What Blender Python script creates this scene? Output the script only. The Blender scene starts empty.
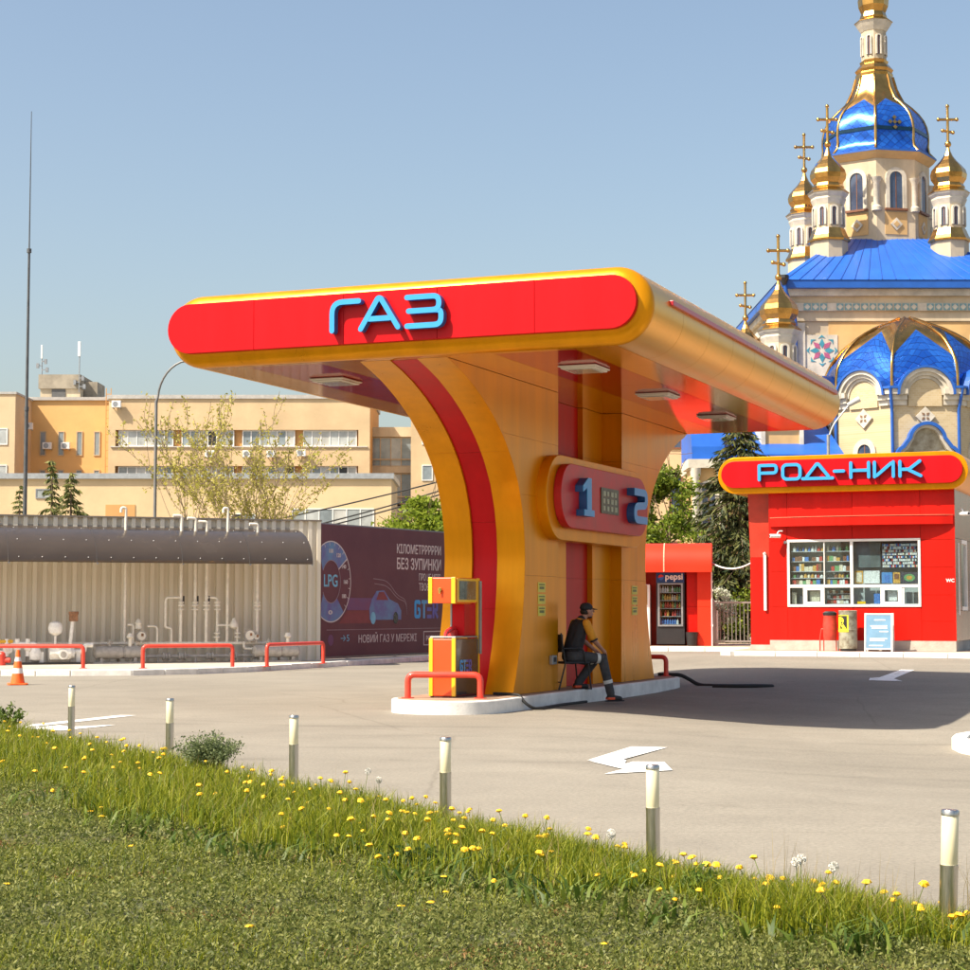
import bpy, bmesh, math, random
import numpy as np
from mathutils import Vector, Matrix

R = math.radians
random.seed(7)
rng = np.random.default_rng(11)
scene = bpy.context.scene

# ------------------------------------------------------------------ camera
CAM_H = 1.45
cam_data = bpy.data.cameras.new("camera")
cam = bpy.data.objects.new("camera", cam_data)
scene.collection.objects.link(cam)
cam_data.sensor_width = 36.0
cam_data.lens = 36.0 * 1850.0 / 970.0
cam_data.clip_start = 0.1
cam_data.clip_end = 4000.0
cam.location = (0.0, 0.0, CAM_H)
cam.rotation_euler = (R(90) + math.atan(124.0 / 1850.0), 0.0, 0.0)
scene.camera = cam
scene.render.resolution_x = 1024
scene.render.resolution_y = 1024

# ------------------------------------------------------------------ sky and sun
SUN_DX, SUN_DY = 0.72, 0.41           # metres a shadow runs per metre of height
sun_vec = Vector((-SUN_DX, -SUN_DY, 1.0)).normalized()      # towards the sun
sun_el = math.asin(sun_vec.z)
sun_az = math.atan2(sun_vec.x, sun_vec.y)                   # from +Y, clockwise
world = bpy.data.worlds.new("World")
scene.world = world
world.use_nodes = True
wn = world.node_tree
for n in list(wn.nodes):
    wn.nodes.remove(n)
w_out = wn.nodes.new("ShaderNodeOutputWorld")
w_bg = wn.nodes.new("ShaderNodeBackground")
w_sky = wn.nodes.new("ShaderNodeTexSky")
w_sky.sky_type = 'NISHITA'
w_sky.sun_disc = False
w_sky.sun_elevation = sun_el
w_sky.sun_rotation = sun_az
w_sky.altitude = 100.0
w_sky.air_density = 1.2
w_sky.dust_density = 3.2
w_sky.ozone_density = 0.0
w_bg.inputs[1].default_value = 0.088
wn.links.new(w_sky.outputs[0], w_bg.inputs[0])
wn.links.new(w_bg.outputs[0], w_out.inputs[0])

sun_data = bpy.data.lights.new("sun", 'SUN')
sun_data.energy = 4.6
sun_data.angle = R(0.53)
sun_data.color = (1.0, 0.90, 0.74)
sun = bpy.data.objects.new("sun", sun_data)
scene.collection.objects.link(sun)
sun.rotation_euler = sun_vec.to_track_quat('Z', 'Y').to_euler()
sun.location = (-30, -12, 45)

scene.view_settings.view_transform = 'Standard'
scene.view_settings.look = 'None'
scene.view_settings.gamma = 1.0
scene.view_settings.exposure = 1.0
scene.view_settings.use_curve_mapping = False
scene.render.engine = 'CYCLES'
scene.cycles.use_denoising = True
scene.cycles.max_bounces = 8
scene.cycles.transparent_max_bounces = 16

# ------------------------------------------------------------------ materials
MATS = {}

def rgb(h):
    h = h.lstrip('#')
    v = [int(h[i:i + 2], 16) / 255.0 for i in (0, 2, 4)]
    return tuple(x / 12.92 if x <= 0.04045 else ((x + 0.055) / 1.055) ** 2.4 for x in v)

def mat(name, col, rough=0.5, metal=0.0, var=0.12, scale=3.0, bump=0.0, bscale=60.0, coat=0.0,
        spec=0.5, rvar=0.08, stretch=(1, 1, 1), col2=None, thr=(0.35, 0.65), emit=None, coat_rough=0.06):
    """Principled material whose colour and gloss wander a little over the surface."""
    if name in MATS:
        return MATS[name]
    m = bpy.data.materials.new(name)
    m.use_nodes = True
    nt = m.node_tree
    p = nt.nodes["Principled BSDF"]
    tc = nt.nodes.new("ShaderNodeTexCoord")
    mp = nt.nodes.new("ShaderNodeMapping")
    mp.inputs['Scale'].default_value = stretch
    nt.links.new(tc.outputs['Object'], mp.inputs['Vector'])
    nz = nt.nodes.new("ShaderNodeTexNoise")
    nz.inputs['Scale'].default_value = scale
    nz.inputs['Detail'].default_value = 6.0
    nz.inputs['Roughness'].default_value = 0.62
    nt.links.new(mp.outputs[0], nz.inputs['Vector'])
    rp = nt.nodes.new("ShaderNodeValToRGB")
    c2 = col2 if col2 else tuple(min(1, c * (1 + var)) for c in col)
    c1 = col if col2 else tuple(c * (1 - var) for c in col)
    rp.color_ramp.elements[0].position = thr[0]
    rp.color_ramp.elements[1].position = thr[1]
    rp.color_ramp.elements[0].color = (*c1, 1)
    rp.color_ramp.elements[1].color = (*c2, 1)
    nt.links.new(nz.outputs['Fac'], rp.inputs[0])
    nt.links.new(rp.outputs[0], p.inputs['Base Color'])
    mr = nt.nodes.new("ShaderNodeMapRange")
    mr.inputs['To Min'].default_value = max(0.02, rough - rvar)
    mr.inputs['To Max'].default_value = min(1.0, rough + rvar)
    nt.links.new(nz.outputs['Fac'], mr.inputs['Value'])
    nt.links.new(mr.outputs[0], p.inputs['Roughness'])
    p.inputs['Metallic'].default_value = metal
    p.inputs['Specular IOR Level'].default_value = spec
    p.inputs['Coat Weight'].default_value = coat
    p.inputs['Coat Roughness'].default_value = coat_rough
    if bump > 0:
        nb = nt.nodes.new("ShaderNodeTexNoise")
        nb.inputs['Scale'].default_value = bscale
        nb.inputs['Detail'].default_value = 4.0
        nt.links.new(mp.outputs[0], nb.inputs['Vector'])
        bp = nt.nodes.new("ShaderNodeBump")
        bp.inputs['Strength'].default_value = 1.0
        bp.inputs['Distance'].default_value = bump
        nt.links.new(nb.outputs['Fac'], bp.inputs['Height'])
        nt.links.new(bp.outputs[0], p.inputs['Normal'])
    if emit:
        p.inputs['Emission Color'].default_value = (*emit[0], 1)
        p.inputs['Emission Strength'].default_value = emit[1]
    MATS[name] = m
    return m

def mat_glass(name, tint=(0.85, 0.92, 0.95), rough=0.02, trans=1.0):
    """Thin pane: lets light through, mirrors at a slant."""
    if name in MATS:
        return MATS[name]
    m = bpy.data.materials.new(name)
    m.use_nodes = True
    nt = m.node_tree
    nt.nodes.remove(nt.nodes["Principled BSDF"])
    out = nt.nodes["Material Output"]
    t = nt.nodes.new("ShaderNodeBsdfTransparent")
    t.inputs[0].default_value = (*[c * trans for c in tint], 1)
    g = nt.nodes.new("ShaderNodeBsdfGlossy")
    g.inputs['Roughness'].default_value = rough
    lw_ = nt.nodes.new("ShaderNodeLayerWeight")
    lw_.inputs[0].default_value = 0.5
    pw_ = nt.nodes.new("ShaderNodeMath"); pw_.operation = 'POWER'; pw_.inputs[1].default_value = 5.0
    ml_ = nt.nodes.new("ShaderNodeMath"); ml_.operation = 'MULTIPLY_ADD'; ml_.inputs[1].default_value = 0.94; ml_.inputs[2].default_value = 0.06
    nt.links.new(lw_.outputs['Facing'], pw_.inputs[0]); nt.links.new(pw_.outputs[0], ml_.inputs[0])
    mx = nt.nodes.new("ShaderNodeMixShader")
    nt.links.new(ml_.outputs[0], mx.inputs[0])
    nt.links.new(t.outputs[0], mx.inputs[1])
    nt.links.new(g.outputs[0], mx.inputs[2])
    nt.links.new(mx.outputs[0], out.inputs[0])
    MATS[name] = m
    return m

def mat_leaf(name, c1, c2, scale=0.6, trans=0.35, rough=0.5):
    """Foliage: colour changes from clump to clump, some light passes through."""
    if name in MATS:
        return MATS[name]
    m = bpy.data.materials.new(name)
    m.use_nodes = True
    nt = m.node_tree
    p = nt.nodes["Principled BSDF"]
    out = nt.nodes["Material Output"]
    tc = nt.nodes.new("ShaderNodeTexCoord")
    nz = nt.nodes.new("ShaderNodeTexNoise")
    nz.inputs['Scale'].default_value = scale
    nz.inputs['Detail'].default_value = 8.0
    nz.inputs['Roughness'].default_value = 0.75
    nt.links.new(tc.outputs['Object'], nz.inputs['Vector'])
    rp = nt.nodes.new("ShaderNodeValToRGB")
    rp.color_ramp.elements[0].position = 0.35
    rp.color_ramp.elements[1].position = 0.65
    rp.color_ramp.elements[0].color = (*c1, 1)
    rp.color_ramp.elements[1].color = (*c2, 1)
    geo = nt.nodes.new("ShaderNodeNewGeometry")
    mm = nt.nodes.new("ShaderNodeMix"); mm.inputs[0].default_value = 0.42
    nt.links.new(nz.outputs['Fac'], mm.inputs[2]); nt.links.new(geo.outputs['Random Per Island'], mm.inputs[3])
    nt.links.new(mm.outputs[0], rp.inputs[0])
    nt.links.new(rp.outputs[0], p.inputs['Base Color'])
    p.inputs['Roughness'].default_value = rough
    p.inputs['Specular IOR Level'].default_value = 0.3
    tr = nt.nodes.new("ShaderNodeBsdfTranslucent")
    nt.links.new(rp.outputs[0], tr.inputs[0])
    mx = nt.nodes.new("ShaderNodeMixShader")
    mx.inputs[0].default_value = trans
    nt.links.new(p.outputs[0], mx.inputs[1])
    nt.links.new(tr.outputs[0], mx.inputs[2])
    nt.links.new(mx.outputs[0], out.inputs[0])
    MATS[name] = m
    return m

# ------------------------------------------------------------------ object helpers
COL = scene.collection

def tag(o, label=None, cat=None, group=None, kind=None):
    if label: o["label"] = label
    if cat: o["category"] = cat
    if group: o["group"] = group
    if kind: o["kind"] = kind
    return o

def empty(name, loc=(0, 0, 0), rz=0.0):
    o = bpy.data.objects.new(name, None)
    COL.objects.link(o)
    o.location = loc
    o.rotation_euler = (0, 0, rz)
    o.empty_display_size = 0.2
    return o

def thing(name, label, cat, loc=(0, 0, 0), rz=0.0, group=None):
    return tag(empty(name, loc, rz), label, cat, group)

def copy_tree(o, parent=None):
    c = o.copy()
    COL.objects.link(c)
    c.parent = parent
    for ch in o.children:
        copy_tree(ch, c)
    return c

class MB:
    """Collects boxes, tubes, prisms and lathes; build() links them as one mesh object."""
    def __init__(self):
        self.v = []
        self.f = []
        self.mi = []
        self.cur = 0
    def add(self, vs, fs):
        o = len(self.v)
        self.v.extend([tuple(x) for x in vs])
        for f in fs:
            self.f.append(tuple(i + o for i in f))
            self.mi.append(self.cur)
        return self
    def box(self, x0, x1, y0, y1, z0, z1):
        vs = [(x0, y0, z0), (x1, y0, z0), (x1, y1, z0), (x0, y1, z0),
              (x0, y0, z1), (x1, y0, z1), (x1, y1, z1), (x0, y1, z1)]
        return self.add(vs, [(0, 3, 2, 1), (4, 5, 6, 7), (0, 1, 5, 4), (1, 2, 6, 5), (2, 3, 7, 6), (3, 0, 4, 7)])
    def cyl(self, p0, p1, r0, r1=None, n=12, caps=True):
        r1 = r0 if r1 is None else r1
        p0, p1 = Vector(p0), Vector(p1)
        d = (p1 - p0).normalized()
        up = Vector((0, 0, 1)) if abs(d.z) < 0.95 else Vector((1, 0, 0))
        a = d.cross(up).normalized()
        b = d.cross(a).normalized()
        vs = []
        for p, r in ((p0, r0), (p1, r1)):
            for i in range(n):
                t = 2 * math.pi * i / n
                vs.append(p + a * (r * math.cos(t)) + b * (r * math.sin(t)))
        fs = [(i, n + i, n + (i + 1) % n, (i + 1) % n) for i in range(n)]
        if caps:
            fs.append(tuple(range(n)))
            fs.append(tuple(range(2 * n - 1, n - 1, -1)))
        return self.add(vs, fs)
    def tube(self, pts, r, n=8, caps=True, closed=False):
        pts = [Vector(p) for p in pts]
        rs = r if isinstance(r, (list, tuple)) else [r] * len(pts)
        m = len(pts)
        vs = []
        prev = None
        for k, p in enumerate(pts):
            if closed:
                d = pts[(k + 1) % m] - pts[k - 1]
            else:
                d = pts[min(k + 1, m - 1)] - pts[max(k - 1, 0)]
            d = d.normalized() if d.length > 1e-9 else Vector((0, 0, 1))
            if prev is None:
                up = Vector((0, 0, 1)) if abs(d.z) < 0.9 else Vector((1, 0, 0))
                a = d.cross(up).normalized()
            else:
                a = (prev - d * prev.dot(d))
                a = a.normalized() if a.length > 1e-6 else d.orthogonal().normalized()
            prev = a
            b = d.cross(a).normalized()
            for i in range(n):
                t = 2 * math.pi * i / n
                vs.append(p + a * (rs[k] * math.cos(t)) + b * (rs[k] * math.sin(t)))
        fs = []
        for k in range(m if closed else m - 1):
            k2 = (k + 1) % m
            for i in range(n):
                j = (i + 1) % n
                fs.append((k * n + i, k * n + j, k2 * n + j, k2 * n + i))
        if caps and not closed:
            fs.append(tuple(range(n - 1, -1, -1)))
            fs.append(tuple(range((m - 1) * n, m * n)))
        return self.add(vs, fs)
    def lathe(self, prof, n=8, cx=0.0, cy=0.0, rot=0.0, cap=True, a0=0.0, a1=2 * math.pi):
        """prof: (radius, z) from bottom to top."""
        full = abs((a1 - a0) - 2 * math.pi) < 1e-6
        cnt = n if full else n + 1
        vs = []
        for r, z in prof:
            for i in range(cnt):
                t = a0 + rot + (a1 - a0) * i / n
                vs.append((cx + r * math.cos(t), cy + r * math.sin(t), z))
        fs = []
        for k in range(len(prof) - 1):
            for i in range(n):
                j = (i + 1) % cnt
                fs.append((k * cnt + i, k * cnt + j, (k + 1) * cnt + j, (k + 1) * cnt + i))
        if cap and full:
            if prof[0][0] > 1e-6: fs.append(tuple(range(cnt - 1, -1, -1)))
            if prof[-1][0] > 1e-6: fs.append(tuple(range((len(prof) - 1) * cnt, len(prof) * cnt)))
        return self.add(vs, fs)
    def prism_y(self, poly, y0, y1):
        """Polygon in (x, z), counter-clockwise seen from -y, pushed from y0 (front) to y1."""
        n = len(poly)
        vs = [(x, y0, z) for x, z in poly] + [(x, y1, z) for x, z in poly]
        fs = [tuple(range(n)), tuple(range(2 * n - 1, n - 1, -1))]
        fs += [(i, n + i, n + (i + 1) % n, (i + 1) % n) for i in range(n)]
        return self.add(vs, fs)
    def prism_x(self, poly, x0, x1):
        """Polygon in (y, z), counter-clockwise seen from +x, pushed from x0 to x1."""
        n = len(poly)
        vs = [(x1, y, z) for y, z in poly] + [(x0, y, z) for y, z in poly]
        fs = [tuple(range(n)), tuple(range(2 * n - 1, n - 1, -1))]
        fs += [(i, n + i, n + (i + 1) % n, (i + 1) % n) for i in range(n)]
        return self.add(vs, fs)
    def prism_z(self, poly, z0, z1):
        n = len(poly)
        vs = [(x, y, z1) for x, y in poly] + [(x, y, z0) for x, y in poly]
        fs = [tuple(range(n)), tuple(range(2 * n - 1, n - 1, -1))]
        fs += [(i, n + i, n + (i + 1) % n, (i + 1) % n) for i in range(n)]
        return self.add(vs, fs)
    def sheet_y(self, prof, y0, y1, th):
        """Open profile in (x, z) with thickness, pushed along y."""
        q = offset_line(prof, th)
        poly = list(prof) + list(reversed(q))
        return self.prism_y(poly, y0, y1)
    def ball(self, c, r, n=10, m=6, sz=1.0):
        prof = [(r * math.sin(math.pi * k / m), -r * sz * math.cos(math.pi * k / m)) for k in range(m + 1)]
        prof = [(max(q, 1e-4), z) for q, z in prof]
        o = len(self.v)
        self.lathe([(q, z + c[2]) for q, z in prof], n, c[0], c[1])
        return self
    def mesh(self, name):
        me = bpy.data.meshes.new(name)
        me.from_pydata(self.v, [], self.f)
        if any(self.mi):
            me.polygons.foreach_set('material_index', self.mi)
        return me
    def build(self, name, material, parent=None, smooth=0.0, bevel=0.0, loc=None, fix=False):
        me = self.mesh(name)
        ms = material if isinstance(material, (list, tuple)) else [material]
        for m_ in ms:
            me.materials.append(m_)
        if fix:
            bm = bmesh.new(); bm.from_mesh(me)
            bmesh.ops.recalc_face_normals(bm, faces=bm.faces)
            bm.to_mesh(me); bm.free()
        if smooth:
            me.shade_smooth()
            me.set_sharp_from_angle(angle=R(smooth))
        o = bpy.data.objects.new(name, me)
        COL.objects.link(o)
        o.parent = parent
        if loc: o.location = loc
        if bevel:
            b = o.modifiers.new("bevel", 'BEVEL')
            b.width = bevel
            b.segments = 2
            b.limit_method = 'ANGLE'
            b.angle_limit = R(40)
        return o

def inst(src, parent, loc=None, rz=None, name=None):
    """Another object on the same mesh data."""
    o = src.copy()
    COL.objects.link(o)
    o.parent = parent
    if loc is not None: o.location = loc
    if rz is not None: o.rotation_euler = (0, 0, rz)
    return o

def offset_line(pts, d):
    out = []
    n = len(pts)
    for i in range(n):
        a = Vector(pts[max(i - 1, 0)]); b = Vector(pts[i]); c = Vector(pts[min(i + 1, n - 1)])
        t1 = (b - a).normalized() if (b - a).length > 1e-9 else None
        t2 = (c - b).normalized() if (c - b).length > 1e-9 else None
        t1 = t1 or t2; t2 = t2 or t1
        n1 = Vector((-t1.y, t1.x)); n2 = Vector((-t2.y, t2.x))
        nn = (n1 + n2)
        nn = nn.normalized() if nn.length > 1e-6 else n1
        k = max(0.35, nn.dot(n1))
        out.append((b.x + nn.x * d / k, b.y + nn.y * d / k))
    return out

def stroke(pts, w, cap=5, round_cap=True):
    """Outline of a pen line of width w through 2-D points (counter-clockwise)."""
    L = offset_line(pts, w / 2)
    Rr = offset_line(pts, -w / 2)
    a = Vector(pts[0]); b = Vector(pts[-1])
    t0 = (Vector(pts[1]) - a).normalized(); t1 = (b - Vector(pts[-2])).normalized()
    def capp(c, t):
        if not round_cap: return []
        th = math.atan2(t.y, t.x)
        return [(c.x + w / 2 * math.cos(th - math.pi / 2 + math.pi * k / cap), c.y + w / 2 * math.sin(th - math.pi / 2 + math.pi * k / cap)) for k in range(1, cap)]
    return Rr + capp(b, t1) + list(reversed(L)) + capp(a, -t0)

def arc(cx, cz, r, d0, d1, n=8, rz=None):
    rz = rz or r
    return [(cx + r * math.cos(R(d0 + (d1 - d0) * k / n)), cz + rz * math.sin(R(d0 + (d1 - d0) * k / n))) for k in range(n + 1)]

def rpath(pts, r, n=5):
    """Polyline with its inner corners rounded (2-D or 3-D)."""
    pts = [Vector(p) for p in pts]
    out = [pts[0]]
    for i in range(1, len(pts) - 1):
        p, a, b = pts[i], pts[i - 1], pts[i + 1]
        ra = min(r, (a - p).length * 0.49, (b - p).length * 0.49)
        s = p + (a - p).normalized() * ra
        e = p + (b - p).normalized() * ra
        for k in range(n + 1):
            t = k / n
            out.append(s * (1 - t) ** 2 + p * (2 * t * (1 - t)) + e * t * t)
    out.append(pts[-1])
    return out

def rpath2(pts, r, n=5):
    return [(p[0], p[1]) for p in rpath([(x, z) for x, z in pts], r, n)]

def stadium(cx, cz, hw, hh, n=14):
    """Rounded-end bar outline, counter-clockwise in (x, z)."""
    r = hh
    L = hw - r
    return arc(cx + L, cz, r, -90, 90, n) + arc(cx - L, cz, r, 90, 270, n)

def rrect(x0, x1, z0, z1, r, n=5):
    return (arc(x1 - r, z0 + r, r, -90, 0, n) + arc(x1 - r, z1 - r, r, 0, 90, n) +
            arc(x0 + r, z1 - r, r, 90, 180, n) + arc(x0 + r, z0 + r, r, 180, 270, n))

def text_mesh(txt, size, depth=0.002, bold=0.0, align='LEFT', sx=1.0):
    """Lettering standing in the x-z plane, facing -y."""
    cu = bpy.data.curves.new("lettering", 'FONT')
    cu.body = txt
    cu.size = size
    cu.extrude = depth / 2
    cu.offset = bold
    cu.align_x = align
    cu.resolution_u = 3
    ob = bpy.data.objects.new("lettering", cu)
    COL.objects.link(ob)
    dg = bpy.context.evaluated_depsgraph_get()
    dg.update()
    me = bpy.data.meshes.new_from_object(ob.evaluated_get(dg))
    bpy.data.objects.remove(ob)
    bpy.data.curves.remove(cu)
    me.transform(Matrix.Diagonal((sx, 1, 1, 1)))
    me.transform(Matrix.Rotation(R(90), 4, 'X'))
    return me

def text(name, txt, size, material, parent, loc, depth=0.004, bold=0.0, align='LEFT', sx=1.0, rz=0.0, width=None):
    me = text_mesh(txt, size, depth, bold, align, sx)
    if width:
        xs = [v.co.x for v in me.vertices]
        k = width / (max(xs) - min(xs))
        me.transform(Matrix.Diagonal((k, 1, 1, 1)))
    me.materials.clear()
    me.materials.append(material)
    o = bpy.data.objects.new(name, me)
    COL.objects.link(o)
    o.parent = parent
    o.location = loc
    o.rotation_euler = (0, 0, rz)
    return o

def sstep(a, b, x):
    t = np.clip((x - a) / (b - a), 0, 1)
    return t * t * (3 - 2 * t)

def gz(x, y):
    """Height of the forecourt: level at the pumps, dished to the right, rising towards the shops."""
    x = np.asarray(x, float); y = np.asarray(y, float)
    dip = -0.20 * sstep(0.5, 5.0, x) * sstep(11, 19, y) * (1 - sstep(26, 36, y))
    rise = 0.040 * np.maximum(0, y - 33.5) * sstep(1.0, 6.5, x) * (1 - sstep(52, 75, y) * 0.5)
    return dip + np.minimum(rise, 0.35)

# ------------------------------------------------------------------ the palette
YEL = mat('yellow_panel', (0.70, 0.275, 0.003), rough=0.30, metal=0.38, var=0.09, scale=1.1, coat=0.0, spec=0.18, rvar=0.08, bump=0.0012, bscale=1.3, stretch=(2.5, 2.5, .22))
YELE = mat('yellow_edge_panel', (0.74, 0.36, 0.020), rough=0.30, metal=0.72, var=0.05, scale=0.7, coat=0.0, spec=0.3, rvar=0.06, bump=0.0012, bscale=1.2, stretch=(1, 3, .3))
RED = mat('red_panel', (0.50, 0.004, 0.008), rough=0.38, var=0.10, scale=1.2, stretch=(2.2, 2.2, .3), bump=0.0009, bscale=1.5, coat=0.0, spec=0.16, rvar=0.05)
REDC = mat('red_ceiling', (0.42, 0.012, 0.012), metal=0.35, rough=0.09, var=0.06, scale=0.8, coat=0.0, spec=0.45, rvar=0.03, bump=0.0008, bscale=1.1)
YELC = mat('yellow_ceiling', (0.68, 0.28, 0.006), metal=0.4, rough=0.11, var=0.06, scale=0.8, coat=0.0, spec=0.45, rvar=0.04, bump=0.0008, bscale=1.1)
KRED = mat('kiosk_red_panel', (0.52, 0.007, 0.002), rough=0.40, var=0.10, scale=1.2, coat=0.0, spec=0.24, bump=0.0009, bscale=1.6, stretch=(2.2, 2.2, .25))
CYAN = mat('letter_face_blue', (0.035, 0.32, 0.70), rough=0.35, var=0.05, scale=2)
NAVY = mat('letter_side_blue', (0.02, 0.10, 0.30), rough=0.4, var=0.08, scale=2)
WHITE = mat('white_paint', (0.78, 0.77, 0.74), rough=0.5, var=0.06, scale=3)
WHITEK = mat('white_kerb_paint', (0.74, 0.72, 0.68), rough=0.75, var=0.16, scale=2.5, bump=0.004, bscale=40)
STEEL = mat('brushed_steel', (0.52, 0.50, 0.46), rough=0.3, metal=1.0, var=0.1, scale=30, stretch=(6, 6, 0.3))
GREYM = mat('grey_metal', (0.32, 0.33, 0.34), rough=0.45, metal=0.6, var=0.12, scale=6)
DARK = mat('dark_plastic', (0.018, 0.018, 0.020), rough=0.45, var=0.2, scale=8)
RUB = mat('black_rubber', (0.014, 0.014, 0.014), rough=0.7, var=0.2, scale=8)
RAIL = mat('red_rail_paint', (0.72, 0.055, 0.030), rough=0.4, var=0.1, scale=5, coat=0.2)
CONC = mat('concrete', (0.42, 0.39, 0.34), rough=0.85, var=0.16, scale=2.5, bump=0.006, bscale=30)
GLASS = mat_glass('window_glass')

# ================================================================== GROUND
def mat_asphalt():
    m = bpy.data.materials.new('asphalt')
    m.use_nodes = True
    nt = m.node_tree
    p = nt.nodes["Principled BSDF"]
    tc = nt.nodes.new("ShaderNodeTexCoord")
    def noise(sc, det, st=(1, 1, 1), ro=0.6):
        mp = nt.nodes.new("ShaderNodeMapping"); mp.inputs['Scale'].default_value = st
        mp.inputs['Rotation'].default_value = (0, 0, R(-21))
        nt.links.new(tc.outputs['Object'], mp.inputs['Vector'])
        n = nt.nodes.new("ShaderNodeTexNoise"); n.inputs['Scale'].default_value = sc
        n.inputs['Detail'].default_value = det; n.inputs['Roughness'].default_value = ro
        nt.links.new(mp.outputs[0], n.inputs['Vector'])
        return n
    def ramp(n, a, b, ca, cb):
        r = nt.nodes.new("ShaderNodeValToRGB")
        r.color_ramp.elements[0].position = a; r.color_ramp.elements[1].position = b
        r.color_ramp.elements[0].color = (*ca, 1); r.color_ramp.elements[1].color = (*cb, 1)
        nt.links.new(n.outputs['Fac'], r.inputs[0]); return r
    def mul(a, b, f=1.0):
        x = nt.nodes.new("ShaderNodeMix"); x.data_type = 'RGBA'; x.blend_type = 'MULTIPLY'
        x.inputs[0].default_value = f
        nt.links.new(a, x.inputs[6]); nt.links.new(b, x.inputs[7]); return x.outputs[2]
    big = ramp(noise(0.22, 5), 0.3, 0.7, (0.222, 0.203, 0.170), (0.276, 0.254, 0.215))
    streak = ramp(noise(0.7, 9, (1, 1.15, 1), 0.72), 0.34, 0.62, (0.88, 0.87, 0.86), (1.04, 1.03, 1.01))
    grain = ramp(noise(32, 5, (1, 1, 1), 0.75), 0.32, 0.68, (0.70, 0.70, 0.70), (1.24, 1.23, 1.21))
    spots = ramp(noise(1.9, 9, (1, 1, 1), 0.75), 0.29, 0.40, (0.60, 0.57, 0.53), (1, 1, 1))
    c = mul(mul(mul(big.outputs[0], streak.outputs[0]), grain.outputs[0], 0.85), spots.outputs[0], 0.6)
    vor = nt.nodes.new("ShaderNodeTexVoronoi"); vor.feature = 'DISTANCE_TO_EDGE'; vor.inputs['Scale'].default_value = 0.16
    wn_ = noise(0.9, 6)
    wv = nt.nodes.new("ShaderNodeMix"); wv.data_type = 'VECTOR'; wv.inputs[0].default_value = 0.12
    nt.links.new(tc.outputs['Object'], wv.inputs[4]); nt.links.new(wn_.outputs['Color'], wv.inputs[5])
    nt.links.new(wv.outputs[1], vor.inputs['Vector'])
    cr = nt.nodes.new("ShaderNodeValToRGB")
    cr.color_ramp.elements[0].position = 0.0005; cr.color_ramp.elements[1].position = 0.0030
    cr.color_ramp.elements[0].color = (0.55, 0.53, 0.5, 1); cr.color_ramp.elements[1].color = (1, 1, 1, 1)
    nt.links.new(vor.outputs['Distance'], cr.inputs[0])
    c = mul(c, cr.outputs[0], 0.35)
    # faint rubber tracks left by cars turning past the island
    ds = nt.nodes.new("ShaderNodeVectorMath"); ds.operation = 'DISTANCE'; ds.inputs[1].default_value = (4.0, 60.0, 0.0)
    nt.links.new(tc.outputs['Object'], ds.inputs[0])
    mr_ = nt.nodes.new("ShaderNodeMapRange"); mr_.inputs['From Min'].default_value = 34.0; mr_.inputs['From Max'].default_value = 44.0
    nt.links.new(ds.outputs['Value'], mr_.inputs['Value'])
    tr_ = nt.nodes.new("ShaderNodeValToRGB"); el = tr_.color_ramp.elements
    el[0].position = 0.0; el[0].color = (1, 1, 1, 1); el[1].position = 1.0; el[1].color = (1, 1, 1, 1)
    for c_ in (.33, .49, .68, .84):
        for dp_, v_ in ((-.022, 1.0), (-.008, .86), (.008, .86), (.022, 1.0)):
            e_ = el.new(c_ + dp_); e_.color = (v_, v_, v_, 1)
    nt.links.new(mr_.outputs[0], tr_.inputs[0])
    wear = ramp(noise(0.5, 5), 0.42, 0.60, (0, 0, 0), (1, 1, 1))
    tm = nt.nodes.new("ShaderNodeMix"); tm.data_type = 'RGBA'; tm.blend_type = 'MULTIPLY'
    nt.links.new(wear.outputs[0], tm.inputs[0]); nt.links.new(c, tm.inputs[6]); nt.links.new(tr_.outputs[0], tm.inputs[7])
    c = tm.outputs[2]
    nt.links.new(c, p.inputs['Base Color'])
    p.inputs['Roughness'].default_value = 0.88
    p.inputs['Specular IOR Level'].default_value = 0.3
    bp = nt.nodes.new("ShaderNodeBump"); bp.inputs['Distance'].default_value = 0.006; bp.inputs['Strength'].default_value = 0.8
    nb = noise(90, 3)
    nt.links.new(nb.outputs['Fac'], bp.inputs['Height']); nt.links.new(bp.outputs[0], p.inputs['Normal'])
    return m
ASPH = mat_asphalt()

gx = np.concatenate([[-900, -300, -120, -60, -40], np.arange(-30, 30.1, 1.0), [40, 60, 120, 300, 900]])
gy = np.concatenate([[-300, -100, -30, -8], np.arange(0, 60.1, 1.0), [70, 90, 130, 200, 400, 1000, 2500]])
X_, Y_ = np.meshgrid(gx, gy)
Z_ = gz(X_, Y_)
nx, ny = len(gx), len(gy)
gm = MB()
gm.add(np.stack([X_.ravel(), Y_.ravel(), Z_.ravel()], 1).tolist(),
       [(j * nx + i, j * nx + i + 1, (j + 1) * nx + i + 1, (j + 1) * nx + i) for j in range(ny - 1) for i in range(nx - 1)])
tag(gm.build('ground', ASPH, smooth=60), 'beige sun-bleached asphalt of the filling station forecourt', 'ground', kind='structure')

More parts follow.
